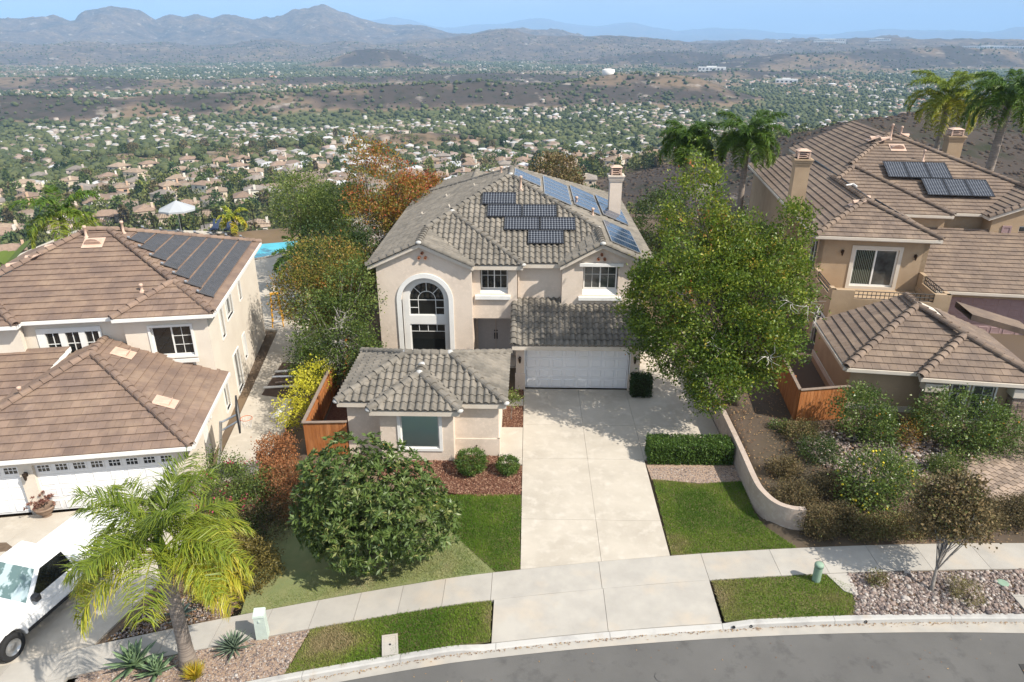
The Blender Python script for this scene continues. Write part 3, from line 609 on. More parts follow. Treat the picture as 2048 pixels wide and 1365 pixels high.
# front room
wall(H1, (0, 24.1, 0), (1, 0, 0), rect(-7.1, -1.12, -.3, 2.3), (), S); wall(H1, (-1.12, 24.1, 0), (0, 1, 0), rect(0, 4.2, -.3, 2.3), (), S); wall(H1, (-7.1, 28.3, 0), (0, -1, 0), rect(0, 4.2, -.6, 2.3), (), S); wall(H1, (0, 28.3, 0), (-1, 0, 0), rect(1.12, 7.1, -.3, 2.3), (), S)
wall(H1, (0, 23.5, 0), (1, 0, 0), rect(-5.7, -2.85, -.3, 2.28), [rect(-4.92, -3.38, .55, 2.06)], S, .15); wall(H1, (-2.85, 23.5, 0), (0, 1, 0), rect(0, .62, -.3, 2.28), (), S, .15); wall(H1, (-5.7, 24.12, 0), (0, -1, 0), rect(0, .62, -.3, 2.28), (), S, .15)
fw_ = window(H1, (-4.9, 23.5, .57), (1, 0, 0), 1.5, 1.47, 1, fw=.05, depth=.03, glass=m_glassb, surround=.12, label='front window with blinds')
for ch in list(fw_.children):
    if ch.name.startswith('pane'): bpy.data.objects.remove(ch)
sl_ = MB()
for k in range(46): z = .62+k*.0305; sl_.add([(-4.85, 23.54, z), (-3.45, 23.54, z), (-3.45, 23.553, z+.026), (-4.85, 23.553, z+.026)], [(0, 1, 2, 3)])
sl_.box(-4.85, -3.45, 23.575, 23.58, .6, 2.02)
obj('blind', sl_, m_blind, fw_)
m_pane = bpy.data.materials.new('clear_pane'); m_pane.use_nodes = True
_n = m_pane.node_tree.nodes; _l = m_pane.node_tree.links; _n.clear(); _o = _n.new('ShaderNodeOutputMaterial'); _t = _n.new('ShaderNodeBsdfTransparent'); _t.inputs[0].default_value = (.95, .98, .97, 1)
_g = _n.new('ShaderNodeBsdfGlossy'); _g.inputs['Roughness'].default_value = .03; _f = _n.new('ShaderNodeFresnel'); _f.inputs[0].default_value = 1.5; _m = _n.new('ShaderNodeMixShader')
_l.new(_f.outputs[0], _m.inputs[0]); _l.new(_t.outputs[0], _m.inputs[1]); _l.new(_g.outputs[0], _m.inputs[2]); _l.new(_m.outputs[0], _o.inputs[0])
obj('pane', MB().plate((0, 23.535, 0), (1, 0, 0), rect(-4.86, -3.44, .61, 2.0), th=.006), m_pane, fw_)
for O_, X_, a in (((0, 24.1, 0), (1, 0, 0), (-7.14, -5.7)), ((0, 24.1, 0), (1, 0, 0), (-2.85, -1.08)), ((-1.12, 24.1, 0), (0, 1, 0), (-.04, 4.2))): wall(H1, O_, X_, rect(*a, -.3, .68), (), S, .1, 'wainscot', .045)
obj('hose_bib', MB().tube([(-2.0, 24.06, .38), (-2.0, 23.95, .38), (-2.0, 23.93, .3)], .015, 6).tube([(-2.04, 23.97, .43), (-1.96, 23.97, .43)], .012, 6), m_brass, H1)
# house number
nb = obj('house_number', MB().bevbox(-.52, -.3, 29.7, 29.752, 2.13, 2.28, .012), m_black, H1)
tx = bpy.data.curves.new('numerals', 'FONT'); tx.body = '12701'; tx.size = .105; tx.align_x = 'CENTER'; tx.extrude = .004; tx.materials.append(m_white)
_to = bpy.data.objects.new('numerals_curve', tx); col.objects.link(_to); bpy.context.view_layer.update()
_tm = bpy.data.meshes.new_from_object(_to.evaluated_get(bpy.context.evaluated_depsgraph_get())); bpy.data.objects.remove(_to)
link('numerals', _tm, nb, (-.41, 29.694, 2.168), (R(90), 0, 0))['kind'] = 'stuff'
obj('downspout', MB().box(-.5, -.43, 32.4, 32.49, 3.6, 5.3), S, H1)
chimney(H1, 4.6, 5.28, 40.2, 40.85, 4, 8.25, S)
for x, y in ((-1.0, 37.5), (.4, 38.0)): plumbing_vent(H1, (-.45, 37.45, fM(0, 37.45)+.05), .75, m_ventp) if x < 0 else None
for c, r_, fn in ((2.6, 38.4, fR), (3.4, 37.1, fR)): plumbing_vent(H1, (c, r_, fn(c, r_)+.02), .45, m_ventp)
for c in ((-5.9, 38.5), (-4.8, 41), (-4.2, 37), (-3.1, 40.3)): roof_vent(H1, slope_M((*c, fL(*c)+.07), (-1, 0)), m_cream, .42, .25, .05)
plumbing_vent(H1, (-1.6, 40.4, fL(-1.6, 0)), .5, m_ventp)
# solar panels, front slope
def Mfront(x, y): return slope_Mp((x, y, fM(x, y)+.06), Vector((0, 1, p)).normalized(), Vector((1, 0, 0)))
def slope_Mp(o, up, xd_): M4 = Matrix((xd_, up, xd_.cross(up))).transposed().to_4x4(); M4.translation = Vector(o); return M4
gsol = 'black solar panels on the front slope of the middle roof'
for (px_, py_), lb in (((-2.44, 36.16), 'topmost black solar panel on the middle house front slope'), ((-2.13, 35.2), 'left black solar panel of the second row on the middle roof'), ((-.34, 35.2), 'right black solar panel of the second row on the middle roof'),
                       ((-1.23, 34.24), 'left black solar panel of the third row on the middle roof'), ((.58, 34.24), 'right black solar panel of the third row on the middle roof'), ((-.04, 33.28), 'lowest black solar panel on the middle house front slope')):
    solar_panel(lb, gsol, Mfront(px_, py_), 1.76, 1.03, 12, 6, m_cell)
def Mright(x, y): return slope_Mp((x, y, fR(x, y)+.06), Vector((-1, 0, pr)).normalized(), Vector((0, 1, 0)))
for xx, y0_, n_, nm in ((.58, 38.4, 2, 'top'), (2.2, 36.8, 5, 'second'), (3.85, 37.6, 5, 'third'), (5.48, 38.2, 5, 'lowest'), (5.3, 32.3, 4, 'separate front')):
    for k in range(n_):
        solar_panel('%s blue solar panel from the street, %s row of the right roof slope' % (ordn(k), nm), 'blue solar panels on the right slope of the middle roof', Mright(xx, y0_+1.06*k), 1.04, 1.57, 6, 10, m_cellb, True)
# ================================================================ left neighbour (own axes: x right along its front, y back)
H2 = thing('stucco_house', 'cream two-storey house with flat brown tile roof and white garage doors, beside the palm', 'house', (-13.45, 27.6, 0), R(10.2))
p = .42; E = 4.6; S = m_stL
rf = Roof(H2, 'F', m_tileF, m_white)
lf = lambda x, y: E+p*(y-.15); rg = lambda x, y: E-p*x
rf.facet([(0, .15), (0, 11.45), (-5.65, 5.8)], rg)                                    # right slope
rf.facet([(-4.0, .15), (-7.6, .15), (-9.8, 2.3), (-6.55, 5.8), (-5.65, 5.8), (-2.0, 2.15)], lf)
rf.facet([(0, -.12), (-2.0, 1.95), (-4.0, -.12)], lambda x, y: E+p*(y+.12)).facet([(-4.0, -.12), (-2.0, 1.95), (-2.0, 2.15), (-4.0, .15)], lambda x, y: E+p*(x+4.0)).facet([(0, -.12), (0, .15), (-2.0, 2.15), (-2.0, 1.95)], rg)
rf.facet([(-7.6, -.3), (-9.8, 1.9), (-12.2, -.3)], lambda x, y: E+p*(y+.3)).facet([(-7.6, -.3), (-7.6, .15), (-9.8, 2.3), (-9.8, 1.9)], lambda x, y: E+p*(-7.6-x))
rf.facet([(-6.55, 5.8), (-12.2, .15), (-12.2, 11.45)], lambda x, y: E+p*(x+12.2)).facet([(0, 11.45), (-12.2, 11.45), (-6.55, 5.8), (-5.65, 5.8)], lambda x, y: E+p*(11.45-y))
zt = E+p*5.65
rf.cap((0, -.05, E), (-2.0, 2.05, E+p*2.0), (-5.65, 5.8, zt)).cap((-4.0, -.12, E), (-2.0, 1.95, E+p*2)).cap((0, 11.45, E), (-5.65, 5.8, zt)).cap((-6.55, 5.8, zt), (-5.65, 5.8, zt)).cap((-12.2, .15, E), (-6.55, 5.8, zt)).cap((-7.6, -.3, E), (-9.8, 1.9, E+p*2.2))
gE = 1.6; gx0, gx1, gy0 = -9.3, .08, -5.9; gc = (gx0+gx1)/2; gh = (gx1-gx0)/2; zg = gE+p*gh
rf.facet([(gx0, gy0), (gx1, gy0), (gc, gy0+gh)], lambda x, y: gE+p*(y-gy0)).facet([(gx1, gy0), (gx1, .36), (gc, .36), (gc, gy0+gh)], lambda x, y: gE+p*(gx1-x)).facet([(gx0, gy0), (gc, gy0+gh), (gc, .36), (gx0, .36)], lambda x, y: gE+p*(x-gx0))
rf.cap((gx0, gy0, gE), (gc, gy0+gh, zg)).cap((gx1, gy0, gE), (gc, gy0+gh, zg)).cap((gc, gy0+gh, zg), (gc, .3, zg))
rf.facet([(-14, -3.4), (-7.5, -3.4), (-6.05, .3), (-14, .3)], lambda x, y: 1.75+p*(y+3.4))
ro2 = rf.build()
fascia(H2, m_white, [((-7.6, .15, E), (-4.0, .15, E)), ((-4.0, -.12, E), (0, -.12, E)), ((-12.2, -.3, E), (-7.6, -.3, E)), ((0, -.12, E), (0, 11.45, E)), ((gx0, gy0, gE), (gx1, gy0, gE)), ((gx1, gy0, gE), (gx1, .36, gE)), ((-14, -3.4, 1.75), (-8.2, -3.4, 1.75))], .17, gut=True)
X1 = (1, 0, 0)
wall(H2, (0, .45, 0), X1, rect(-12, -.35, -1.2, 4.45), [rect(-7.15, -4.9, 2.72, 3.98)], S); wall(H2, (-.35, .2, 0), (0, 1, 0), rect(0, 10.95, -1.2, 4.47), [rect(1.9, 2.5, 2.5, 3.9), rect(3.2, 4.5, 2.9, 4.0), rect(6.1, 6.6, 2.9, 4.0), rect(.5, 1.3, -.6, .7), rect(3.0, 4.2, -.95, 1.1), rect(5.3, 5.9, -.1, 1.2)], S)
wall(H2, (0, .2, 0), X1, rect(-3.75, -.35, -1.2, 4.43), [rect(-2.75, -1.05, 2.6, 4.02)], S); wall(H2, (-3.75, .46, 0), (0, -1, 0), rect(0, .26, -1.2, 4.43), (), S, .1)
wall(H2, (0, .1, 0), X1, rect(-12, -7.75, -1.2, 4.4), (), S); wall(H2, (0, 11.1, 0), (-1, 0, 0), rect(.4, 12, -1.2, 4.45), (), S); wall(H2, (-12, 11.1, 0), (0, -1, 0), rect(0, 11, -1.2, 4.45), (), S)
# triple casement and the sliding window
tw = obj('window', MB().plate((0, .45, 0), X1, rect(-7.3, -4.75, 2.55, 4.12), [rect(-6.98+.78*k, -6.44+.78*k, 2.85, 3.9) for k in range(3)], th=.2, off=.05), m_white, H2); tw['label'] = 'white triple casement window'
for k in range(3):
    a = -6.98+.78*k
    obj('pane', MB().plate((0, .5, 0), X1, rect(a-.01, a+.55, 2.84, 3.91), th=.01), m_glass, tw)
    obj('muntin', MB().plate((0, .49, 0), X1, rect(a+.255, a+.285, 2.85, 3.9), th=.02, off=.012).plate((0, .49, 0), X1, rect(a, a+.54, 3.36, 3.39), th=.02, off=.014), m_white, tw)
window(H2, (-2.72, .2, 2.63), X1, 1.64, 1.36, 2, fw=.06, depth=.1, grid=[None, (2, 3)], surround=.1, sill=(.16, .22, .16), label='white sliding window with sill')
for a, b_, z0, z1 in ((1.9, 2.5, 2.5, 3.9), (3.2, 4.5, 2.9, 4.0), (6.1, 6.6, 2.9, 4.0), (.5, 1.3, -.6, .7), (3.0, 4.2, -.95, 1.1), (5.3, 5.9, -.1, 1.2)):
    window(H2, (-.353, .2+a, z0), (0, 1, 0), b_-a, z1-z0, 1 if b_-a < 1 else 2, fw=.05, depth=.08, glass=m_glassb, surround=.05)
# garage front
wall(H2, (0, -5.55, 0), X1, [(-9, -1.2), (-8.7, -1.2), (-8.7, 1.08), (-6.1, 1.08), (-6.1, -1.2), (-5.62, -1.2), (-5.62, 1.08), (-.74, 1.08), (-.74, -1.2), (-.35, -1.2), (-.35, 1.5), (-9, 1.5)], (), S)
raised_panels(H2, (-5.62, -5.4, -1.02), X1, 4.88, 2.12, 4, 8, m_doorw, range(8)); raised_panels(H2, (-8.7, -5.4, -1.02), X1, 2.6, 2.12, 4, 4, m_doorw, range(4))
wall(H2, (-.35, -5.55, 0), (0, 1, 0), rect(0, 5.8, -1.2, 1.5), [rect(2.5, 3.4, -1.1, 1.0)], S); wall(H2, (-9, .4, 0), (0, -1, 0), rect(0, 5.9, -1.2, 1.5), (), S)
obj('side_door', MB().plate((-.43, -5.55, 0), (0, 1, 0), rect(2.5, 3.4, -1.1, 1.0), th=.05).plate((-.43, -5.55, 0), (0, 1, 0), rect(2.6, 3.3, -.2, .85), th=.02, off=.015), m_white, H2)
lantern(H2, (-5.86, -5.55, .75), YM); lantern(H2, (-.35, -2.2, .85), XP, m_white)
for u, v, dn in ((-1.2, -3.5, (1, 0)), (-3.5, -.6, (1, 0))): roof_vent(H2, slope_M((u, v, gE+p*(gx1-u)+.05), dn), m_ventp, .55, .5, .16)
roof_vent(H2, slope_M((-6.05, 4.7, lf(0, 4.7)+.05), (0, -1)), m_ventp, .75, .4, .3)
for u, v, h in ((-6.5, 5.3, .55), (-3.2, 1.55, .35)): plumbing_vent(H2, (u, v, lf(u, v)), h, m_ventp)
plumbing_vent(H2, (-5.1, 6.0, zt-.25), .6, m_ventp); plumbing_vent(H2, (-6.9, -2.6, 2.4), .5, m_ventp)
for u, v in ((-8.6, 4.0), (-9.8, 4.6), (-8.2, 5.1)): roof_vent(H2, slope_M((u, v, E+p*(u+12.2)+.05), (-1, 0)), m_ventp, .4, .5, .2)
# pool-heating mats on the right slope
def H2w(u, v, z): a = R(10.2); return Vector((-13.45+u*math.cos(a)-v*math.sin(a), 27.6+u*math.sin(a)+v*math.cos(a), z))
a_ = R(10.2); upv = Vector((-math.cos(a_), -math.sin(a_), p)).normalized(); xv = Vector((-math.sin(a_), math.cos(a_), 0))
for k in range(7):
    ulow = -.28-.63*k; v0 = 1.45+.63*k; v1 = 11.0-.62*k; ln = v1-v0; wd_ = .63*math.hypot(1, p)
    M4 = slope_Mp(H2w(ulow, v0, rg(ulow, 0)+.06), upv, xv)
    t = thing('pool_heating_mat', '%s black pool-heating mat up from the eave on the cream house roof' % ordn(k), 'solar mat', group='black pool-heating mats on the cream house roof'); t.matrix_world = M4
    mb = MB()
    for i in range(8): y = .03+i*.075; mb.add([(.05, y, .02), (.05, y+.036, .034), (.05, y+.072, .02), (ln-.05, y, .02), (ln-.05, y+.036, .034), (ln-.05, y+.072, .02)], [(0, 3, 4, 1), (1, 4, 5, 2), (0, 2, 5, 3)])
    obj('mat', mb, m_rubber, t)
    for x in (.0, ln): obj('header_pipe', MB().tube([(x, -.03, .05), (x, wd_+.03, .05)], .04, 8), m_rubber, t); obj('hose_clamp', MB().tube([(x, wd_-.03, .05), (x+.1, wd_+.05, .07), (x+.16, wd_-.02, .06)], .042, 8), m_alum, t)

# ================================================================ right neighbour
H3 = thing('stucco_house', 'tan two-storey house with balcony, flat taupe tile roof and mauve garage door', 'house', (13.04, 26.19, 0), R(-7.5))
S = m_stR; E = 6.0; rf = Roof(H3, 'F', m_tileR, m_cream)
# low front wing
fE = 3.0; fx1 = 7.3; fh = fx1/2; fz = fE+p*fh
rf.facet([(0, 0), (2.75, 0), (5.0, 2.3), (fh, fh)], lambda x, y: fE+p*y).facet([(0, 0), (fh, fh), (fh, 5.2), (0, 5.2)], lambda x, y: fE+p*x).facet([(fx1, -.5), (fx1, 5.2), (fh, 5.2), (fh, fh), (5.0, 2.3), (5.0, 1.85)], lambda x, y: fE+p*(fx1-x))
rf.facet([(2.65, -.5), (fx1, -.5), (4.98, 1.83)], lambda x, y: fE+p*(y+.5)).facet([(2.65, -.5), (4.98, 1.83), (5.0, 2.3), (2.75, 0)], lambda x, y: fE+p*(x-2.65))
rf.cap((0, 0, fE), (fh, fh, fz)).cap((fx1, -.5, fE), (4.98, 1.83, fE+p*2.33), (fh, fh, fz)).cap((2.65, -.5, fE), (4.98, 1.83, fE+p*2.33)).cap((fh, fh, fz), (fh, 5.1, fz))
# balcony wing
bl, br, bf = .55, 6.65, 9.8; bh = (br-bl)/2; bc = (bl+br)/2; zb = E+p*bh
rf.facet([(bl, bf), (br, bf), (bc, bf+bh)], lambda x, y: E+p*(y-bf)).facet([(bl, bf), (bc, bf+bh), (bc, 30), (bl, 33)], lambda x, y: E+p*(x-bl)).facet([(br, bf), (br, 15.6), (bc, 15.6+bh), (bc, bf+bh)], lambda x, y: E+p*(br-x))
rf.cap((bl, bf, E), (bc, bf+bh, zb)).cap((br, bf, E), (bc, bf+bh, zb)).cap((bc, bf+bh, zb), (bc, 20, zb))
# main block
my, m0, m1 = 15.65, 3.3, 9.45; mz = lambda x, y: E+p*(y-my); my2 = 16.45; mz2 = lambda x, y: E+p*(y-my2); ap = (8.1, my2+8.2); za = mz2(*ap)
pl_ = (za-zb)/(ap[0]-bc); sN = (zb-E+pl_*(m1-bc))/(p+pl_); nx_, ny_ = m1-sN, my+sN; ny2 = my2+sN
rf.facet([(bc, my+bh), (br, my), (m1, my), (nx_, ny_)], mz)
rf.facet([(m1, my), (m1, my2), (nx_, ny2), (nx_, ny_)], lambda x, y: E+p*(m1-x)).facet([(m1, my2), (11.3, my2), (14.2, my2+2.9), ap, (nx_, ny2)], mz2)
PLf = lambda x, y: zb+pl_*(x-bc)
rf.facet([(bc, my+bh), (nx_, ny_), (nx_, ny2), (bc, ny2)], PLf).facet([(bc, ny2), (nx_, ny2), ap, (bc, ap[1])], PLf)
rf.facet([ap, (bc, ap[1]), (bc, 33), (8.1, 33)], PLf)
rf.facet([ap, (14.2, my2+2.9), (18, my2+2.9), (18, 30), (8.1, 33)][:3]+[(18, 29)], lambda x, y: za-(za-mz2(14.2, my2+2.9))/(14.2-8.1)*(x-8.1))
rf.cap((14.2, my2+2.9, mz2(14.2, my2+2.9)), (*ap, za)).cap((nx_, ny2, mz(nx_, ny_)), (*ap, za)).cap((m1, my, E), (nx_, ny_, mz(nx_, ny_))).cap((bc, my+bh+.1, zb), (nx_, ny_, mz(nx_, ny_)))
# street-facing gable on the far right
rf.facet([(11.3, 15.5), (14.2, 15.5), (14.2, my2+2.9), (11.3, my2)], lambda x, y: E+p*(x-11.3)).facet([(14.2, 15.5), (17.1, 15.5), (17.1, my2), (14.2, my2+2.9)], lambda x, y: E+p*(17.1-x))
rf.cap((11.3, 15.55, E), (14.2, 15.55, E+p*2.9)).cap((17.1, 15.55, E), (14.2, 15.55, E+p*2.9)).cap((14.2, 15.5, E+p*2.9), (14.2, my2+2.9, E+p*2.9))
# garage roof
rf.facet([(7.0, 10.7), (15.5, 10.7), (15.5, 16), (7.0, 16)], lambda x, y: 3.05+.4*(y-10.7))
ro3 = rf.build()
fascia(H3, m_cream, [((0, 0, fE), (2.75, 0, fE)), ((2.65, -.5, fE), (fx1, -.5, fE)), ((0, 5.2, fE), (0, 0, fE)), ((bl, bf, E), (br, bf, E)), ((bl, 33, E), (bl, bf, E)), ((br-.02, my, E), (m1, my, E)), ((m1, my2, E), (11.3, my2, E)), ((7, 10.7, 3.05), (15.5, 10.7, 3.05)), ((fx1, -.5, fE), (fx1, 5.2, fE))], .18, gut=True)
wall(H3, (0, .4, 0), X1, rect(.35, 3.2, 0, 2.85), (), S); wall(H3, (.35, 6, 0), (0, -1, 0), rect(0, 5.6, 0, 2.85), (), S); wall(H3, (fx1-.35, 0, 0), (0, 1, 0), rect(0, 6, 0, 2.85), (), S)
wall(H3, (0, 0, 0), X1, rect(3.2, fx1-.35, 0, 2.82), [rect(4.15, 4.75, .95, 2.55), rect(4.95, 5.75, .95, 2.55)], S)
for a, w_ in ((4.15, .6), (4.95, .8)): window(H3, (a, 0, .95), X1, w_, 1.6, 1, fw=.05, depth=.06, glass=m_glassb, grid=[(2, 4)], surround=.06)
obj('band_trim', MB().plate((0, .4, 0), X1, rect(.32, 3.2, .95, 1.2), th=.05, off=.05), m_cream, H3); obj('band_trim', MB().plate((.35, 6, 0), (0, -1, 0), rect(0, 5.6, .95, 1.2), th=.05, off=.05), m_cream, H3)
obj('gas_meter_door', MB().plate((0, .4, 0), X1, rect(1.6, 2.3, 1.25, 2.0), th=.03, off=.03), S, H3)
# stone pillars
m_stone = mat('veneer_stone', (.3, .22, .17), .9, c2=(.2, .15, .125), scale=3, rnd=.35, bump=.3)
for cx_ in (3.35, 6.6):
    pil = obj('stone_pillar', MB().box(cx_-.34, cx_+.34, -.42, .05, .3, 2.4), m_mortar, H3)
    obj('pillar_cap', MB().bevbox(cx_-.44, cx_+.44, -.52, .02, 2.35, 2.72, .02), m_cream, pil)
    smesh = [MB().bevbox(-.5, .5, -.5, .5, -.5, .5, .12).mesh('stone', m_stone) for _ in range(1)]
    z = .32; rw = 0
    while z < 2.3:
        hh = random.choice((.09, .11, .13)); x = cx_-.35
        while x < cx_+.34:
            ww = min(random.uniform(.14, .32), cx_+.36-x)
            if ww > .05: link('stone', smesh[0], pil, (x+ww/2, -.42, z+hh/2), None, (ww-.012, .05+random.uniform(0, .03), hh-.012))
            x += ww
        y = -.4
        while y < .05:
            dd = min(random.uniform(.14, .28), .08-y)
            if dd > .04: link('stone', smesh[0], pil, (cx_-.34, y+dd/2, z+hh/2), None, (.05+random.uniform(0, .03), dd-.012, hh-.012))
            y += dd
        z += hh; rw += 1
# balcony wing walls
wall(H3, (0, 10.2, 0), X1, rect(.9, 6.3, 2.4, 5.85), [rect(2.7, 4.95, 3.2, 5.3)], S); wall(H3, (.9, 32, 0), (0, -1, 0), [(0, 0), (25.4, 0), (25.4, 2.65), (21.8, 2.65), (21.8, 5.85), (0, 5.85)], [rect(20.2, 21.5, 3.9, 5.5), rect(23.4, 25.0, .55, 2.5)], S); wall(H3, (6.3, 6.6, 0), (0, 1, 0), rect(0, 9.5, 0, 5.85) if False else [(0, 0), (9.5, 0), (9.5, 5.85), (3.6, 5.85), (3.6, 3.4), (0, 3.4)], (), S)
window(H3, (.9, 11.8, 3.9), (0, -1, 0), 1.3, 1.6, 2, fw=.05, depth=.06); window(H3, (.9, 8.6, .55), (0, -1, 0), 1.6, 1.95, 2, fw=.06, depth=.06, surround=.08)
m_vert = mat('vertical_blind', (.16, .19, .15), .6)
sd = window(H3, (2.75, 10.2, 3.25), X1, 2.15, 2.02, 2, fw=.08, depth=.08, surround=.18, glass=[m_glass, m_glassb], msur=m_cream, label='sliding balcony door')
vb = MB()
for k in range(11): a = 2.86+k*.088; vb.box(a, a+.03, 10.3, 10.31, 3.35, 5.2)
obj('blind', vb, m_vert, sd)
lantern(H3, (2.1, 10.2, 5.1), YM); lantern(H3, (5.7, 10.2, 5.0), YM)
# balcony parapet
bz0, bz1 = 2.8, 4.15
wall(H3, (0, 6.6, 0), X1, [(.9, 2.6), (6.3, 2.6), (6.3, bz1), (5.55, bz1), (5.55, bz1-.42), (1.95, bz1-.42), (1.95, bz1), (.9, bz1)], (), S, .2, 'parapet')
wall(H3, (.9, 10.2, 0), (0, -1, 0), [(0, 2.6), (3.6, 2.6), (3.6, bz1), (3.0, bz1), (3.0, bz1-.42), (.6, bz1-.42), (.6, bz1), (0, bz1)], (), S, .2, 'parapet'); wall(H3, (6.3, 6.6, 0), (0, 1, 0), [(0, 2.6), (3.6, 2.6), (3.6, bz1), (3.0, bz1), (3.0, bz1-.42), (.6, bz1-.42), (.6, bz1), (0, bz1)], (), S, .2, 'parapet')
obj('balcony_floor', MB().box(1, 6.2, 6.7, 10.2, 2.95, 3.1), S, H3)
for A_, B_ in (((1.95, 6.68), (5.55, 6.68)), ((.98, 9.6), (.98, 7.2)), ((6.22, 7.2), (6.22, 9.6))):
    A_, B_ = Vector((*A_, 0)), Vector((*B_, 0)); mb = MB(); n = int((B_-A_).length/.2)
    for z in (bz1-.4, bz1-.22, bz1-.04): mb.tube([A_+Vector((0, 0, z)), B_+Vector((0, 0, z))], .024, 5)
    for k in range(n+1): q_ = A_.lerp(B_, k/n); mb.tube([q_+Vector((0, 0, bz1-.42)), q_+Vector((0, 0, bz1-.04))], .016, 5)
    obj('railing', mb, m_black, H3)
# main block walls
wall(H3, (0, 16.0, 0), X1, rect(6.3, 9.2, 0, 5.85), (), S); wall(H3, (0, 16.8, 0), X1, rect(9.2, 11.6, 3, 5.85), (), S); wall(H3, (9.2, 16, 0), (0, 1, 0), rect(0, .9, 3, 5.85), (), S)
wall(H3, (0, 15.75, 0), X1, [(11.6, 3), (16.8, 3), (16.8, 5.85), (14.2, 7.0), (11.6, 5.85)], [rect(13.1, 15.4, 4.0, 5.5)], S); wall(H3, (11.6, 17, 0), (0, -1, 0), rect(0, 1.25, 3, 5.85), (), S)
window(H3, (13.1, 15.75, 4.0), X1, 2.3, 1.5, 2, fw=.07, depth=.1, glass=m_glassb, sill=(.2, .18, .22), msur=m_cream)
obj('shutter', MB().plate((0, 15.75, 0), X1, rect(12.2, 12.7, 3.95, 5.5), [rect(12.28, 12.62, 4.05, 4.68), rect(12.28, 12.62, 4.78, 5.4)], th=.05, off=.05).plate((0, 15.75, 0), X1, rect(12.28, 12.62, 4.05, 5.4), th=.03, off=.025), m_doorm, H3)
wall(H3, (0, 11.1, 0), X1, [(6.3, 0), (7.6, 0), (7.6, 2.6), (12.6, 2.6), (12.6, 0), (15, 0), (15, 3), (6.3, 3)], (), S); raised_panels(H3, (7.6, 11.25, .48), X1, 5.0, 2.15, 4, 8, m_doorm)
wall(H3, (16.8, 15.75, 0), (0, 1, 0), rect(0, 14, 0, 5.85), (), S)
# entry gable beside the garage
rfx = MB(); 
for sgn in (-1, 1): rfx.add([(7.4, 4.6, 3.75), (8.6, 4.6, 3.75)], []) if False else None
obj('entry_canopy', MB().add([(6.9, 5.6, 3.6), (9.4, 5.0, 3.1), (9.4, 6.4, 3.1), (6.9, 7.4, 3.6), (6.9, 5.6, 3.3), (9.4, 5.0, 2.85), (9.4, 6.4, 2.85), (6.9, 7.4, 3.3)], [(0, 1, 2, 3), (4, 7, 6, 5), (0, 4, 5, 1), (1, 5, 6, 2), (2, 6, 7, 3)]), m_tileR, H3)
chimney(H3, .15, .95, 14.8, 15.6, 3, 9.1, S); chimney(H3, 13.0, 13.95, 27.2, 28.1, 3, 9.1, S)
for u, v, h in ((8.0, 24.0, 1.0), (8.7, 24.3, .7), (9.4, 21.6, .7)): plumbing_vent(H3, (u, v, mz2(u, v)), h, m_ventp)
roof_vent(H3, slope_M((8.2, 22.8, mz2(8.2, 22.8)+.05), (0, -1)), m_ventp, .8, .5, .28)
for u, v, dn, z in ((3.0, 12.7, (-1, 0), E+p*2.45), (4.1, 14.0, (1, 0), E+p*2.5), (6.9, 24.4, (-1, 0), za-.4), (7.3, 23.6, (-1, 0), za-.35), (9.2, 24.5, (1, 0), za-.2)): roof_vent(H3, slope_M((u, v, z+.06), dn), m_ventp, .5, .5, .22)
obj('solar_pipe', MB().tube([(bc+.25, 12.9, zb+.05), (bc+.3, 20, zb+.12), (bc+.2, 27, zb+.2)], .06, 6).tube([(6.2, 10.2, E+.25), (bc+.45, 12.75, zb+.08)], .05, 6), m_black, H3)
obj('solar_pipe_fitting', MB().tube([(bc-.1, 16.3, zb+.15), (bc+.3, 16.4, zb+.22), (bc+.4, 16.0, zb+.16)], .06, 6), m_white, H3)
a3 = R(-7.5); H3w = lambda u, v, z: Vector((13.04+u*math.cos(a3)-v*math.sin(a3), 26.19+u*math.sin(a3)+v*math.cos(a3), z))
up3 = Vector((-math.sin(a3), math.cos(a3), p)).normalized(); x3 = Vector((math.cos(a3), math.sin(a3), 0))
for row, (u0, v0) in enumerate(((8.64, 17.72), (6.8, 19.42))):
    for k in range(3):
        solar_panel('%s black solar panel of the %s row on the tan house roof' % (('left', 'middle', 'right')[k], ('lower', 'upper')[row]), 'black solar panels on the tan house roof',
                    slope_Mp(H3w(u0+1.24*k, v0, mz2(0, v0)+.12), up3, x3), 1.22, 1.8, 8, 12, m_cell)
# ================================================================ street, pavements, lawns
m_conc = mat('concrete', (.47, .425, .36), .9, c2=(.36, .322, .27), scale=.45, lo=.42, hi=.75, c3=(.52, .475, .41), s3=2.2, l3=.5, h3=.72, bump=.25, bscale=70, spec=.15, detail=8)
m_conc2 = mat('pavement_concrete', (.41, .385, .345), .9, c2=(.34, .32, .29), scale=1.3, lo=.35, hi=.7, c3=(.46, .39, .31), s3=.6, l3=.52, h3=.75, bump=.25, bscale=70, spec=.15, detail=8, rnd=.05)
m_kerb = mat('kerb_concrete', (.42, .41, .39), .9, c2=(.31, .3, .29), scale=1.6, lo=.5, hi=.72, c3=(.36, .29, .22), s3=1.1, l3=.6, h3=.75, bump=.3, bscale=60, detail=8)
m_asph = mat('asphalt', (.11, .107, .103), .92, c2=(.14, .136, .13), scale=.5, lo=.3, hi=.7, c3=(.082, .08, .078), s3=1.6, l3=.55, h3=.75, bump=.55, bscale=120, spec=.2, detail=9)
m_soil = mat('soil', (.13, .09, .062), .97, c2=(.085, .06, .043), scale=2.5, lo=.35, hi=.65, c3=(.19, .14, .1), s3=6, bump=.7, bscale=30, spec=.05, detail=8)
m_turf = mat('turf_soil', (.1, .11, .04), .97, c2=(.15, .125, .065), scale=1.2, bump=.6, bscale=40, spec=.05)
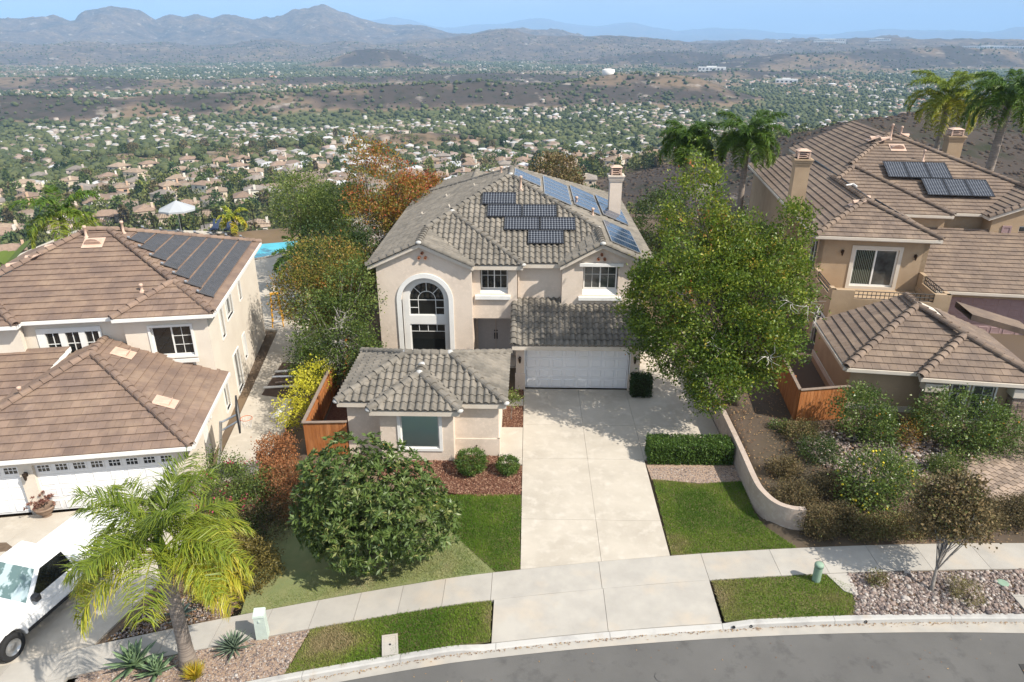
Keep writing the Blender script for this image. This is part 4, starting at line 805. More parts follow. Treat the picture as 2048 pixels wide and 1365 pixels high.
m_dust = mat('dusty_turf', (.22, .225, .105), .97, c2=(.17, .2, .09), scale=2, bump=.5, bscale=50, spec=.05)
m_dirtd = mat('gutter_dirt', (.17, .12, .08), .97, c2=(.11, .08, .055), scale=6)
qf = lambda c: (lambda x: c[0]*x*x+c[1]*x+c[2])
ySB, ySF, yKB, yGF = qf((-.00479, .1781, 17.4)), qf((-.00454, .1707, 16.22)), qf((-.0051, .159, 14.66)), qf((-.0057, .1577, 14.2)); yKF = lambda x: yKB(x)-.17
zsf = lambda x, y: float(zs(x))
def band(y0f, y1f, xs, dz0, dz1, mb=None, zf=zsf):
    """strip between two curves"""
    mb = mb or MB(); vs = []
    for x in xs: vs += [(x, y0f(x), zf(x, 0)+dz0), (x, y1f(x), zf(x, 0)+dz1)]
    return mb.add(vs, [(2*i, 2*i+2, 2*i+3, 2*i+1) for i in range(len(xs)-1)])
XS = np.linspace(-26, 34, 121)
road = obj('road', band(lambda x: yGF(x)-9-.0*x, yGF, XS, -.13, -.145), m_asph, kind='structure')
obj('gutter', band(yGF, yKF, XS, -.138, -.15), m_conc2, kind='structure')
# kerb in sections, dropped across the driveways
kerb = obj('kerb', band(yKF, lambda x: yKB(x), [-26, -25.9], -.3, -.3), m_kerb, kind='structure')
def kh(x): return -.125*(sstep(-2.0, -.95, x)-sstep(5.65, 6.4, x)) - .125*(sstep(-19, -18, x)-sstep(-12.6, -11.4, x))
cuts = [-26, -22, -18, -14.2, -11.2, -8.4, -5.9, -3.37, -.8, 2.4, 5.65, 8.9, 12.3, 15.6, 18.9, 22.2, 26, 34]
for a, b in zip(cuts[:-1], cuts[1:]):
    xs = np.linspace(a+.006, b-.006, 9); vs = []
    for x in xs:
        h = float(kh(x)); z = zsf(x, 0)
        vs += [(x, yKF(x)-.02, z-.2), (x, yKF(x), z+h-.03), (x, yKF(x)+.04, z+h), (x, yKB(x), z+h+.004 if h > -.05 else z+h*.75), (x, yKB(x)+.012, z-.2)]
    n = 5; fs = [(i*n+j, (i+1)*n+j, (i+1)*n+j+1, i*n+j+1) for i in range(len(xs)-1) for j in range(n-1)] + [tuple(range(n)), tuple(range((len(xs)-1)*n+n-1, (len(xs)-1)*n-1, -1))]
    obj('kerb_section', MB().add(vs, fs), m_kerb, kerb)
def slab(name, poly, m, parent, top=.012, th=.1, zf=None, gap=.007):
    c = np.mean(poly, 0); P_ = [tuple(c + (np.array(q)-c)*(1-gap/max(.3, np.hypot(*(np.array(q)-c))))) for q in poly]
    return obj(name, MB().prism(P_, top-th, top, fn=zf), m, parent)
sub = lambda f0, f1, a, b, n=4: [(x, f0(x)) for x in np.linspace(a, b, n)] + [(x, f1(x)) for x in np.linspace(b, a, n)]
walk = obj('pavement', band(ySF, ySB, XS, -.03, -.03), m_dirtd, kind='structure')
sj = [-24, -22.6, -21.2, -19.8, -18.4, -17, -15.6, -14.2, -12.8, -11.5, -10.2, -8.85, -7.5, -6.2, -4.97, -3.73, -2.46, -1.03]
for a, b in zip(sj[:-1], sj[1:]): slab('paving_slab', sub(ySF, ySB, a, b, 3), m_conc2, walk, zf=zsf)
sj = [5.67, 7.95, 9.48, 11.17, 12.8, 14.65, 16.5, 18.2, 19.9, 21.6, 23.3, 25, 27, 29, 31]
for a, b in zip(sj[:-1], sj[1:]): slab('paving_slab', sub(ySF, ySB, a, b, 3), m_conc2, walk, zf=zsf)
for a, b in ((-1.03, 2.33), (2.33, 5.67)): slab('paving_slab', sub(ySF, ySB, a, b, 3), m_conc2, walk, zf=zsf)
ap_ = obj('driveway_apron', MB().prism([(-.95, yKB(-.9)+.02), (5.62, yKB(5.6)+.02), (5.62, ySF(5.6)), (-.95, ySF(-.9))], -.2, -.13), m_dirtd, kind='structure')
def apron(x, y): t = np.clip((y-yKB(x))/(ySF(x)-yKB(x)), 0, 1); return -.098*(1-t)
for a, b in ((-.93, 2.36), (2.36, 5.66)): slab('paving_slab', sub(lambda x: yKB(x)+.014, ySF, a, b, 5), m_conc2, ap_, zf=lambda x, y: float(apron(x, y)))
drive = obj('driveway', MB().prism([(-.15, 17.4), (4.6, 18.2), (4.65, 23.4), (8.1, 23.5), (8.2, 36), (5.3, 36), (5.3, 29.7), (-.15, 29.8)], -.15, -.06), m_dirtd, kind='structure')
yr = [29.78, 26.4, 23.75, 19.9]
for c0, c1 in ((-.16, 2.42), (2.42, 4.66)):
    for r0, r1 in zip(yr[:-1], yr[1:]): slab('paving_slab', [(c0, r1), (c1, r1), (c1, r0), (c0, r0)], m_conc, drive, .014)
    slab('paving_slab', [(c0, ySB(c0)), (c1, ySB(c1)), (c1, 19.9), (c0, 19.9)], m_conc, drive, .014)
for r0, r1 in ((29.78, 26.4), (26.4, 23.75), (33, 29.78), (36.5, 33)): slab('paving_slab', [(4.66 if r0 < 30 else 5.3, r1), (8.14, r1), (8.14, r0), (4.66 if r0 < 30 else 5.3, r0)], m_conc, drive, .014)
path = obj('path', MB().prism([(-1.1, 23.3), (-.17, 23.3), (-.17, 29), (-1.1, 29)], -.14, -.07), m_dirtd, kind='structure')
for r0, r1 in ((23.3, 26.15), (28.1, 28.75)): slab('paving_slab', [(-1.1, r0), (-.17, r0), (-.17, r1), (-1.1, r1)], m_conc, path, .014)
# left neighbour's drive
ld = obj('driveway', MB().prism([(-19.6, 11.9), (-12.0, 14.5), (-11.2, 17), (-12.5, 22.1), (-22.5, 20.2), (-24, 12)], -.2, -.05, fn=gs), m_dirtd, kind='structure')
def gl(x, y): return min(gs(x, y), zsf(x, 0)) if y < 17.5 else gs(x, y)
for pl in ([(-24, 12.5), (-19.5, ySB(-19.5)), (-18.6, 17), (-23, 16.4)], [(-19.5, ySB(-19.5)), (-15.6, ySB(-15.6)), (-15, 17.4), (-18.6, 17)], [(-15.6, ySB(-15.6)), (-12.2, ySB(-12.2)), (-11.4, 17.6), (-15, 17.4)], [(-23, 16.4), (-18.6, 17), (-17.8, 21.0), (-22.3, 20.2)], [(-18.6, 17), (-15, 17.4), (-15.0, 21.6), (-17.8, 21.0)], [(-15, 17.4), (-11.4, 17.6), (-12.6, 22.2), (-15.0, 21.6)]):
    slab('paving_slab', pl, m_conc, ld, .02, .08, zf=gl)
slab('paving_slab', sub(lambda x: yKB(x)+.02, ySF, -18.2, -12.3, 5), m_conc2, ld, .01, zf=zsf)
# side yard of the left house, pool terrace
sy = obj('side_path', MB().prism([(-12.7, 23.2), (-11.0, 23.4), (-10.9, 27), (-12.5, 38), (-14.5, 46), (-19, 58), (-23, 62), (-42, 64), (-42, 46), (-26, 41), (-15.2, 39), (-13.9, 31)], -1.1, -.93), m_conc, kind='structure')
# beds and lawns
def bed(name, poly, m, top=.0, kind='structure', fn=gs, **k): return obj(name, MB().prism(poly, top-.06, top, fn=fn), m, kind=kind, **k)
def inpoly(P_, poly):
    x, y = P_[:, 0], P_[:, 1]; c = np.zeros(len(P_), bool); j = len(poly)-1
    for i in range(len(poly)):
        xi, yi = poly[i]; xj, yj = poly[j]; c ^= ((yi > y) != (yj > y)) & (x < (xj-xi)*(y-yi)/(yj-yi+1e-12)+xi); j = i
    return c
def scatter(poly, n):
    a = np.array(poly); lo, hi = a.min(0), a.max(0); P_ = RNG.random((int(n*(hi[0]-lo[0])*(hi[1]-lo[1])), 2))*(hi-lo)+lo
    return P_[inpoly(P_, poly)]
def grass(name, poly, m, dens, hgt, fn, tint=lambda x, y: RNG.random(len(x)), label=None, wd=.012):
    P_ = scatter(poly, dens); n = len(P_); P_ = P_ + RNG.normal(0, 1, P_.shape)*(.16 if m.name.startswith('pale') else .022); k_ = P_[:, 1] > (ySB(P_[:, 0])+.0 if fn is gz else -99); P_ = P_[k_]; n = len(P_); z = fn(P_[:, 0], P_[:, 1]); a = RNG.random(n)*2*np.pi; h = hgt*(.6+.8*RNG.random(n)); ln = RNG.normal(0, .45, (n, 2))*h[:, None]; w_ = wd*(.7+.6*RNG.random(n))
    b = np.stack([P_[:, 0], P_[:, 1], z-.005], -1); d = np.stack([np.cos(a)*w_, np.sin(a)*w_, 0*a], -1)
    tip = b + np.stack([ln[:, 0], ln[:, 1], h], -1)
    V = np.stack([b-d, b+d, tip], 1).reshape(-1, 3); F = np.arange(3*n).reshape(-1, 3); t = np.repeat(tint(P_[:, 0], P_[:, 1]), 3)
    return tag(link(name, fastmesh(name, V, F, m, t)), label, 'grass', kind='stuff')
m_grass = mat('grass_blade', (.1, .15, .03), .7, ramp=[(0, (.085, .17, .018)), (.45, (.16, .25, .03)), (.75, (.25, .27, .07)), (1, (.36, .29, .16))], trans=.25, spec=.15)
m_grass2 = mat('pale_grass_blade', (.17, .2, .08), .7, ramp=[(0, (.18, .24, .07)), (.6, (.28, .3, .115)), (1, (.38, .34, .19))], trans=.2, spec=.15)
gz = lambda x, y: g(x, y)
dryness = lambda s, b: (lambda x, y: np.clip(b + 2.1*(fbm(x*s, y*s, 4)-.5) + .25*(RNG.random(len(x))-.5), 0, 1))
lawnL = [(-.19, 21.3), (-.19, ySB(-.19)+.02), (-.9, ySB(-.9)+.02), (-1.6, 18.0), (-2.3, 18.9), (-2.9, 19.6), (-3.6, 20.1), (-4.4, 20.9), (-4.4, 21.2)]
paleL = [(-.95, ySB(-.95)+.03), (-1.6, 18.0), (-2.3, 18.9), (-2.9, 19.6), (-3.6, 20.1), (-4.4, 20.9), (-5.6, 21.5), (-8.2, 22.0), (-8.9, 19.5), (-8.4, ySB(-8.4)+.03), (-6, ySB(-6)+.03), (-3.5, ySB(-3.5)+.03)]
bed('lawn', lawnL, m_turf, .004); bed('lawn', paleL, m_dust, .002)
grass('grass', lawnL, m_grass, 2600, .055, gz, dryness(.7, .32), 'bright green lawn beside the driveway')
grass('grass', paleL, m_grass2, 1700, .035, gz, dryness(.8, .5), 'pale newly seeded lawn under the broad-leaved tree')
lawnR = [(4.72, ySB(4.72)+.03), (8.9, ySB(8.9)+.02), (8.15, 19.7), (8.02, 20.6), (8.1, 22.35), (6.5, 22.15), (4.8, 22.4)]
bed('lawn', lawnR, m_turf, .004); grass('grass', lawnR, m_grass, 2600, .055, gz, dryness(.8, .34), 'green lawn between driveway and retaining wall')
parkL = [(-6.35, yKB(-6.35)+.02), (-.97, yKB(-.97)+.02), (-1.0, ySF(-1.0)-.02), (-3.5, ySF(-3.5)-.02), (-6.1, ySF(-6.1)-.02)]
parkR = [(5.74, yKB(5.7)+.02), (9.5, yKB(9.5)+.02), (9.75, 16.2), (9.9, 16.9), (9.3, ySF(9.3)-.02), (5.74, ySF(5.7)-.02)]
for P_, b, lb in ((parkL, .42, 'strip of patchy grass by the kerb, with a meter lid in it'), (parkR, .6, 'strip of half-dry grass by the kerb, beside river rock')):
    bed('verge', P_, m_turf, .004, fn=zsf); grass('grass', P_, m_grass, 2400, .05, lambda x, y: zs(x), dryness(.55, b), lb)
# mulch, gravel, river rock
m_mulch = mat('mulch', (.15, .075, .05), .95, c2=(.09, .04, .028), scale=14, c3=(.25, .14, .09), s3=20, l3=.58, h3=.68, bump=.8, bscale=40, spec=.05)
m_gravel = mat('gravel_bed', (.36, .26, .19), .95, c2=(.24, .17, .13), scale=9, c3=(.48, .38, .3), s3=15, bump=.8, bscale=40, spec=.1)
m_rocks = mat('river_rock', (.3, .25, .23), .85, ramp=[(0, (.1, .085, .085)), (.35, (.19, .15, .135)), (.6, (.27, .205, .175)), (.85, (.33, .29, .26)), (1, (.45, .41, .38))], spec=.2)
_t = (1+5**.5)/2; ICO = np.array([(-1, _t, 0), (1, _t, 0), (-1, -_t, 0), (1, -_t, 0), (0, -1, _t), (0, 1, _t), (0, -1, -_t), (0, 1, -_t), (_t, 0, -1), (_t, 0, 1), (-_t, 0, -1), (-_t, 0, 1)])/math.hypot(1, _t)
ICOF = np.array([(0, 11, 5), (0, 5, 1), (0, 1, 7), (0, 7, 10), (0, 10, 11), (1, 5, 9), (5, 11, 4), (11, 10, 2), (10, 7, 6), (7, 1, 8), (3, 9, 4), (3, 4, 2), (3, 2, 6), (3, 6, 8), (3, 8, 9), (4, 9, 5), (2, 4, 11), (6, 2, 10), (8, 6, 7), (9, 8, 1)])
def pebbles(name, poly, m, dens, size, fn, label, cat, smooth=True, flat=.6):
    P_ = scatter(poly, dens); n = len(P_); s_ = size*np.exp(RNG.normal(0, .35, n)); a = RNG.random(n)*6.28
    B = ICO[None]*(1+RNG.normal(0, .1, (n, 12, 1))); B = B*np.stack([s_*(1+.4*RNG.random(n)), s_, s_*flat], -1)[:, None, :]
    c, s2 = np.cos(a)[:, None], np.sin(a)[:, None]; x = B[..., 0]*c-B[..., 1]*s2; y = B[..., 0]*s2+B[..., 1]*c
    V = np.stack([x+P_[:, :1], y+P_[:, 1:2], B[..., 2]+(fn(P_[:, 0], P_[:, 1])+s_*.25)[:, None]], -1).reshape(-1, 3)
    F = (ICOF[None]+12*np.arange(n)[:, None, None]).reshape(-1, 3)
    return tag(link(name, fastmesh(name, V, F, m, np.repeat(RNG.random(n), 12), smooth)), label, cat, kind='stuff')
mulA = [(-2.7, 21.35), (-2.0, 21.2), (-1.1, 21.2), (-.19, 21.34), (-.19, 23.2), (-1.0, 23.9), (-2.9, 23.9), (-5.6, 23.3), (-5.6, 22.2), (-3.6, 21.7)]; mulB = [(-1.1, 26.17), (-.18, 26.17), (-.18, 28.08), (-1.1, 28.08)]; mulC = [(-1.1, 28.78), (-.18, 28.78), (-.18, 29.7), (-1.1, 29.7)]; mulD = [(-8.6, 24.2), (-7.15, 24.2), (-7.3, 31), (-9.2, 31)]
for q in (mulA, mulB, mulC, mulD): bed('mulch_bed', q, m_mulch, .006)
m_chip = mat('bark_chip', (.2, .09, .05), .9, ramp=[(0, (.07, .03, .02)), (.5, (.17, .085, .055)), (1, (.3, .19, .13))], spec=.1)
for q, lb in ((mulA, 'red-brown bark mulch around the two clipped shrubs'), (mulB, 'red-brown bark mulch around the sapling by the driveway'), (mulC, 'small patch of bark mulch at the garage corner')): pebbles('mulch', q, m_chip, 420, .025, gz, lb, 'mulch', False, .4)
bed('gravel_bed', [(4.75, 22.42), (6.5, 22.2), (8.1, 22.38), (8.12, 23.5), (4.7, 23.4)], m_gravel, .004)
pebbles('gravel', [(4.75, 22.42), (6.5, 22.2), (8.1, 22.38), (8.12, 23.3), (4.7, 23.2)], m_rocks, 600, .014, gz, 'thin strip of tan gravel in front of the clipped hedge', 'gravel')
rockR = [(9.75, 16.2), (9.5, yKB(9.5)+.03), (16, yKB(16)+.03), (24, yKB(24)+.03), (24, ySF(24)-.03), (16, ySF(16)-.03), (10.0, ySF(10)-.03), (9.9, 16.9)]
bed('gravel_bed', rockR, m_soil, .003, fn=zsf); pebbles('river_rock', rockR, m_rocks, 470, .034, lambda x, y: zs(x), 'grey and pink river rock around the street tree', 'river rock')
gravL = [(-6.4, yKB(-6.4)+.03), (-6.15, ySF(-6.15)-.02), (-9, ySF(-9)-.02), (-12, ySF(-12)-.02), (-12, yKB(-12)+.03), (-9, yKB(-9)+.03)]
bed('gravel_bed', gravL, m_gravel, .004, fn=zsf); pebbles('gravel', gravL, m_rocks, 500, .018, lambda x, y: zs(x), 'tan gravel around the agave by the kerb', 'gravel')
bedL = [(-8.45, ySB(-8.4)+.03), (-9, 19.5), (-8.3, 22), (-9.3, 24), (-11, 23.4), (-12.4, 22), (-11.3, 17.6), (-12, ySB(-12)+.03), (-10, ySB(-10)+.03)]
pebbles('gravel', [(-8.9, ySB(-8.9)+.05), (-9.3, 16.6), (-11.2, 16.4), (-12, ySB(-12)+.05), (-10, ySB(-10)+.05)], m_rocks, 350, .02, gz, 'tan gravel behind the pavement under the palm', 'gravel')
bedR = [(8.5, 34), (8.45, 21), (8.9, 20), (9.4, 19.6), (9.4, ySB(9.4)+.03), (14, ySB(14)+.03), (24, ySB(24)+.03), (24, 19.9), (17.5, 20.7), (15.2, 21.3), (14.4, 22.2), (16.4, 24.6), (16.4, 27), (12, 26.5), (12, 34)]
pebbles('river_rock', [(11.6, 21.9), (13, 21.6), (14.3, 22.3), (16.6, 23.4), (16, 24.8), (12.4, 25.2), (10.5, 24.6)], m_rocks, 130, .045, gz, 'scattered river rock around the lemon trees', 'river rock')
# leaf litter in the gutter and on the beds
m_lit = mat('dry_leaf', (.25, .14, .07), .9, ramp=[(0, (.1, .05, .03)), (.6, (.24, .13, .06)), (1, (.4, .27, .12))])
def litter(name, pts, m, size, label):
    n = len(pts); a = RNG.random((n, 3))*6.28; s_ = size*(.6+.8*RNG.random(n)); V = []
    d = np.stack([np.cos(a[:, 0]), np.sin(a[:, 0]), .25*np.sin(a[:, 1])], -1)*s_[:, None]; e = np.stack([-np.sin(a[:, 0]), np.cos(a[:, 0]), .25*np.cos(a[:, 2])], -1)*s_[:, None]*.55
    V = np.stack([pts-d, pts+e, pts+d, pts-e], 1).reshape(-1, 3)
    return tag(link(name, fastmesh(name, V, np.arange(4*n).reshape(-1, 4), m, np.repeat(RNG.random(n), 4))), label, 'leaves', kind='stuff')
xs = RNG.random(900)*30-12; gp = np.stack([xs, yKF(xs)-.02-np.abs(RNG.normal(0, .05, 900)), zs(xs)-.125+.0*xs], -1)
xs2 = RNG.random(260)*34-14; gp2 = np.stack([xs2, yGF(xs2)-.2-6*RNG.random(260)**1.5, zs(xs2)-.122], -1)
litter('dry_leaves', np.concatenate([gp, gp2]), m_lit, .022, 'dry leaves and grit lying along the gutter and road')
bp_ = scatter(bedR, 40); bl_ = scatter(bedL, 60); bb = np.concatenate([bp_, bl_]); litter('dry_leaves', np.stack([bb[:, 0], bb[:, 1], g(bb[:, 0], bb[:, 1])+.035], -1), m_lit, .035, 'dry leaves lying on the neighbours planting beds')
# paver drive of the right house
m_pav = mat('paver', (.33, .25, .19), .9, c2=(.25, .195, .16), scale=1.8, rnd=.28, bump=.3)
pavP = [(14.5, 22.2), (15.2, 21.3), (17.5, 20.75), (24, 20.0), (27, 20), (27, 25.5), (20.5, 24.8), (18.2, 24.0), (16.4, 23.2)]
pd = bed('paver_driveway', pavP, m_dirtd, .0); pmesh = MB().bevbox(-.148, .148, -.098, .098, 0, .035, .008).mesh('paver', m_pav)
cells = []; ca, sa = math.cos(.5), math.sin(.5)
for i in range(-80, 80):
    for j in range(-80, 80):
        u, v = .3*(i+.5*(j % 2)), .2*j; x, y = 21+u*ca-v*sa, 22.5+u*sa+v*ca
        cells.append((x, y))
cells = np.array(cells); cells = cells[inpoly(cells, pavP)]; cells = cells[np.argsort(np.abs(cells[:, 0]-15)+.5*np.abs(cells[:, 1]-22))]
rest = MB()
for k, (x, y) in enumerate(cells):
    z = gs(x, y)+.004+random.uniform(0, .006)
    if k < 300: link('paver', pmesh, pd, (x, y, z), (0, 0, .5))
    else: M4 = Matrix.Translation((x, y, z)) @ Matrix.Rotation(.5, 4, 'Z'); rest.box(-.148, .148, -.098, .098, 0, .035, M=M4)
obj('pavers_beyond', rest, m_pav, pd, kind='stuff')
# retaining wall
m_rw = mat('retaining_stucco', (.44, .36, .3), .93, c2=(.37, .3, .25), scale=1.1, c3=(.49, .42, .36), s3=6, bump=.5, bscale=40, spec=.1)
pts = [(8.32, 36), (8.3, 30), (8.27, 26), (8.22, 23), (8.2, 21.2), (8.3, 20.5), (8.55, 19.95), (8.95, 19.68), (9.4, 19.62)]
def swept(pts, z0, z1, wd):
    mb = MB(); vs = []; n = len(pts); P_ = [Vector((*q, 0)) for q in pts]
    for i in range(n):
        d = (P_[min(i+1, n-1)]-P_[max(i-1, 0)]).normalized(); nn = Vector((-d.y, d.x, 0))*wd/2; zz = z1[i] if hasattr(z1, '__len__') else z1
        for s_, z in ((1, z0), (1, zz), (-1, zz), (-1, z0)): vs.append(P_[i]+nn*s_+Vector((0, 0, z)))
    fs = [(i*4+j, i*4+(j+1) % 4, (i+1)*4+(j+1) % 4, (i+1)*4+j) for i in range(n-1) for j in range(4)] + [(3, 2, 1, 0), tuple(range((n-1)*4, n*4))]
    return mb.add(vs, fs)
def cat_pts(P_, k=6):
    out = []
    for i in range(len(P_)-1):
        p0, p1, p2, p3 = (np.array(P_[max(0, min(len(P_)-1, i+d))]) for d in (-1, 0, 1, 2))
        for t in np.linspace(0, 1, k, endpoint=False): out.append(tuple(.5*(2*p1+(p2-p0)*t+(2*p0-5*p1+4*p2-p3)*t*t+(3*p1-p0-3*p2+p3)*t**3)))
    return out+[P_[-1]]
cp = cat_pts(pts)
tag(obj('retaining_wall', swept(cp, -.3, [.95-.12*sstep(24, 20, q[1]) for q in cp], .2), m_rw), 'low curved beige stucco retaining wall beside the driveway', 'wall')
# wooden fences, board by board
m_wood = mat('stained_cedar', (.36, .14, .045), .75, c2=(.27, .1, .034), scale=5, stretch=(3, 3, .5), c3=(.42, .18, .07), s3=2, rnd=.14, spec=.2)
m_woodg = mat('grey_cap', (.26, .2, .16), .85, c2=(.2, .155, .125), scale=5)
def board_fence(label, A, B, zb, h, flip=1):
    A, B = Vector((*A, 0)), Vector((*B, 0)); ln = (B-A).length; a = math.atan2(B.y-A.y, B.x-A.x)
    t = thing('wooden_fence', label, 'fence', (A.x, A.y, zb), a); n = int(ln/.145); bw = ln/n
    bm_ = MB().bevbox(.003, bw-.003, -.01, .01, .03, h, .004).mesh('board', m_wood)
    for k in range(n): link('board', bm_, t, (k*bw, random.uniform(-.004, .004), random.uniform(-.008, .008)))
    for z in (.35, h-.3): obj('rail', MB().box(0, ln, .012*flip, .06*flip, z, z+.09) if flip > 0 else MB().box(0, ln, -.06, -.012, z, z+.09), m_wood, t)
    for k in range(int(ln/2.2)+1): x = min(ln-.1, k*2.2); obj('post', MB().box(x, x+.09, .06 if flip > 0 else -.15, .15 if flip > 0 else -.06, -.2, h), m_wood, t)
    obj('cap_rail', MB().bevbox(-.03, ln+.03, -.07, .07, h, h+.04, .006), m_woodg, t)
board_fence('short orange-stained board fence beside the front room', (-8.85, 23.92), (-7.16, 24.02), -.3, 1.7); board_fence('long orange-stained board fence running back beside the yellow shrub', (-9.35, 33), (-8.87, 23.97), -.45, 1.8, 1)
board_fence('long orange-stained board fence running back by the tan house', (12.4, 36), (11.2, 25.9), .35, 1.75, 1); board_fence('short orange-stained board fence facing the street by the tan house', (11.22, 25.85), (13.35, 26.25), .35, 1.75)
# dark iron fences at the back of the yards
def iron_fence(label, pts, zb, h=1.3, step=.14):
    t = thing('iron_fence', label, 'fence', (*pts[0], zb)); o = Vector((*pts[0], 0))
    pk = MB().box(-.011, .011, -.011, .011, 0, h).mesh('picket', m_black); cnt = 0; rest = MB()
    for A, B in zip(pts[:-1], pts[1:]):
        A, B = Vector((*A, 0))-o, Vector((*B, 0))-o; ln = (B-A).length; a = math.atan2(B.y-A.y, B.x-A.x); R4 = Matrix.Translation(A) @ Matrix.Rotation(a, 4, 'Z')
        r_ = MB()
        for z in (.12, h-.12, h-.02): r_.box(0, ln, -.015, .015, z, z+.03, M=R4)
        obj('rail', r_, m_black, t)
        n = int(ln/step)
        for k in range(n):
            q_ = A.lerp(B, k/n); rest.box(q_.x-.011, q_.x+.011, q_.y-.011, q_.y+.011, 0, h)
        for k in range(int(ln/2.4)+1): q_ = A.lerp(B, min(1, k*2.4/ln)); obj('post', MB().box(q_.x-.035, q_.x+.035, q_.y-.035, q_.y+.035, -.3, h+.06), m_black, t)
    obj('pickets', rest, m_black, t, kind='stuff')
iron_fence('black iron fence behind the left swimming pool', [(-44, 60), (-31, 65), (-20, 65.5), (-14.5, 62)], -.95, 1.5); iron_fence('black iron fence behind the middle house', [(-14, 61.5), (0, 63), (12, 62.5), (15, 60)], 0, 1.5); iron_fence('black iron fence behind the tan house by the tall palms', [(15.5, 60), (26, 62), (40, 55), (52, 46)], .5, 1.5)
# ================================================================ plants
m_bark = mat('bark', (.17, .13, .1), .95, c2=(.1, .08, .065), scale=6, stretch=(4, 4, 1), bump=.6, bscale=20)
m_barkg = mat('grey_bark', (.3, .27, .24), .95, c2=(.2, .18, .16), scale=6, stretch=(3, 3, 1), bump=.6, bscale=20)
def leafmat(name, a, b, c, tr=.3, rough=.5, spec=.35): return mat(name, b, rough, ramp=[(0, a), (.5, b), (1, c)], trans=tr, spec=spec)
ml_pear = mat('pear_leaf', (0.145, 0.174, 0.029), .45, ramp=[(0, (0.05, 0.095, 0.012)), (.35, (0.13, 0.195, 0.02)), (.62, (0.26, 0.29, 0.03)), (.8, (0.392, 0.29, 0.0435)), (.92, (0.435, 0.145, 0.0435)), (1, (0.319, 0.0725, 0.0435))], trans=.32, spec=.4)
ml_loq = leafmat('loquat_leaf', (0.055, 0.095, 0.022), (0.11, 0.165, 0.038), (0.36, 0.33, 0.13), .22, .42, .45)
ml_ever = leafmat('evergreen_leaf', (0.0362, 0.0653, 0.0145), (0.0943, 0.145, 0.0261), (0.232, 0.275, 0.0725))
ml_red = mat('autumn_leaf', (0.29, 0.145, 0.0435), .5, ramp=[(0, (0.087, 0.109, 0.0217)), (.3, (0.203, 0.189, 0.0319)), (.55, (0.362, 0.189, 0.0435)), (.8, (0.392, 0.102, 0.0435)), (1, (0.29, 0.058, 0.0435))], trans=.32, spec=.3)
ml_orng = mat('bronze_leaf', (0.29, 0.189, 0.058), .5, ramp=[(0, (0.0798, 0.109, 0.0203)), (.4, (0.189, 0.189, 0.0362)), (.7, (0.362, 0.217, 0.0508)), (1, (0.435, 0.174, 0.0435))], trans=.3, spec=.3)
ml_dark = leafmat('dark_leaf', (0.0174, 0.0362, 0.0116), (0.0435, 0.0798, 0.0203), (0.102, 0.145, 0.0362))
ml_box = leafmat('boxwood_leaf', (0.0362, 0.0725, 0.0145), (0.087, 0.16, 0.0261), (0.174, 0.246, 0.0508), .25)
ml_cit = leafmat('citrus_leaf', (0.0435, 0.0798, 0.0145), (0.109, 0.174, 0.0319), (0.246, 0.29, 0.087), .3, .38, .5)
ml_brn = mat('dry_shrub_leaf', (0.174, 0.131, 0.058), .7, ramp=[(0, (0.0725, 0.0653, 0.0319)), (.5, (0.16, 0.123, 0.058)), (.8, (0.232, 0.16, 0.0725)), (1, (0.145, 0.152, 0.0508))], trans=.2)
ml_rust = mat('rust_shrub_leaf', (0.319, 0.131, 0.058), .6, ramp=[(0, (0.131, 0.087, 0.0362)), (.5, (0.319, 0.131, 0.058)), (1, (0.464, 0.217, 0.087))], trans=.25)
ml_yel = leafmat('yellow_leaf', (0.319, 0.319, 0.029), (0.609, 0.58, 0.0435), (0.797, 0.725, 0.116), .35)
ml_pal = mat('palm_leaf', (0.189, 0.232, 0.029), .42, ramp=[(0, (0.087, 0.145, 0.0174)), (.4, (0.217, 0.275, 0.029)), (.7, (0.464, 0.435, 0.0435)), (1, (0.609, 0.377, 0.0435))], trans=.35, spec=.4)
ml_palg = mat('green_palm_leaf', (0.087, 0.16, 0.0217), .42, ramp=[(0, (0.0435, 0.0943, 0.0145)), (.5, (0.102, 0.181, 0.0217)), (1, (0.29, 0.319, 0.0435))], trans=.35, spec=.4)
m_twig = mat('dead_twig', (0.609, 0.566, 0.522), .9)
def nrm(v): return v/np.maximum(1e-9, np.linalg.norm(v, axis=-1, keepdims=True))
def leaf_mesh(P_, D_, L_, asp, tint, name, m, fold=.25):
    """folded diamond leaves: P base points, D directions, L lengths"""
    n = len(P_); r_ = RNG.normal(size=(n, 3)); s_ = nrm(np.cross(D_, r_)); u = np.cross(s_, D_); L_ = L_[:, None]
    mid = P_ + D_*L_*.45 + u*L_*fold*asp
    V = np.stack([P_, mid+s_*L_*asp*.5, P_+D_*L_, mid-s_*L_*asp*.5], 1).reshape(-1, 3)
    return fastmesh(name, V, np.arange(4*n).reshape(-1, 4), m, np.repeat(np.clip(tint, 0, 1), 4))
def crown_pts(lobes, nclump, shell=.62, rough=.22):
    w_ = np.array([(l[3]*l[4]+l[4]*l[5]+l[3]*l[5])*(l[6] if len(l) > 6 else 1) for l in lobes]); k = RNG.choice(len(lobes), nclump, p=w_/w_.sum()); Lb = np.array([l[:6] for l in lobes])[k]
    d = nrm(RNG.normal(size=(nclump, 3))); rad = shell+(1-shell)*np.sqrt(RNG.random(nclump))
    bum = 1+rough*2*(fbm(d[:, 0]*2.3+k*5, d[:, 1]*2.3+d[:, 2]*3.1, 3)-.5)
    return Lb[:, :3] + d*Lb[:, 3:]*(rad*bum)[:, None], d
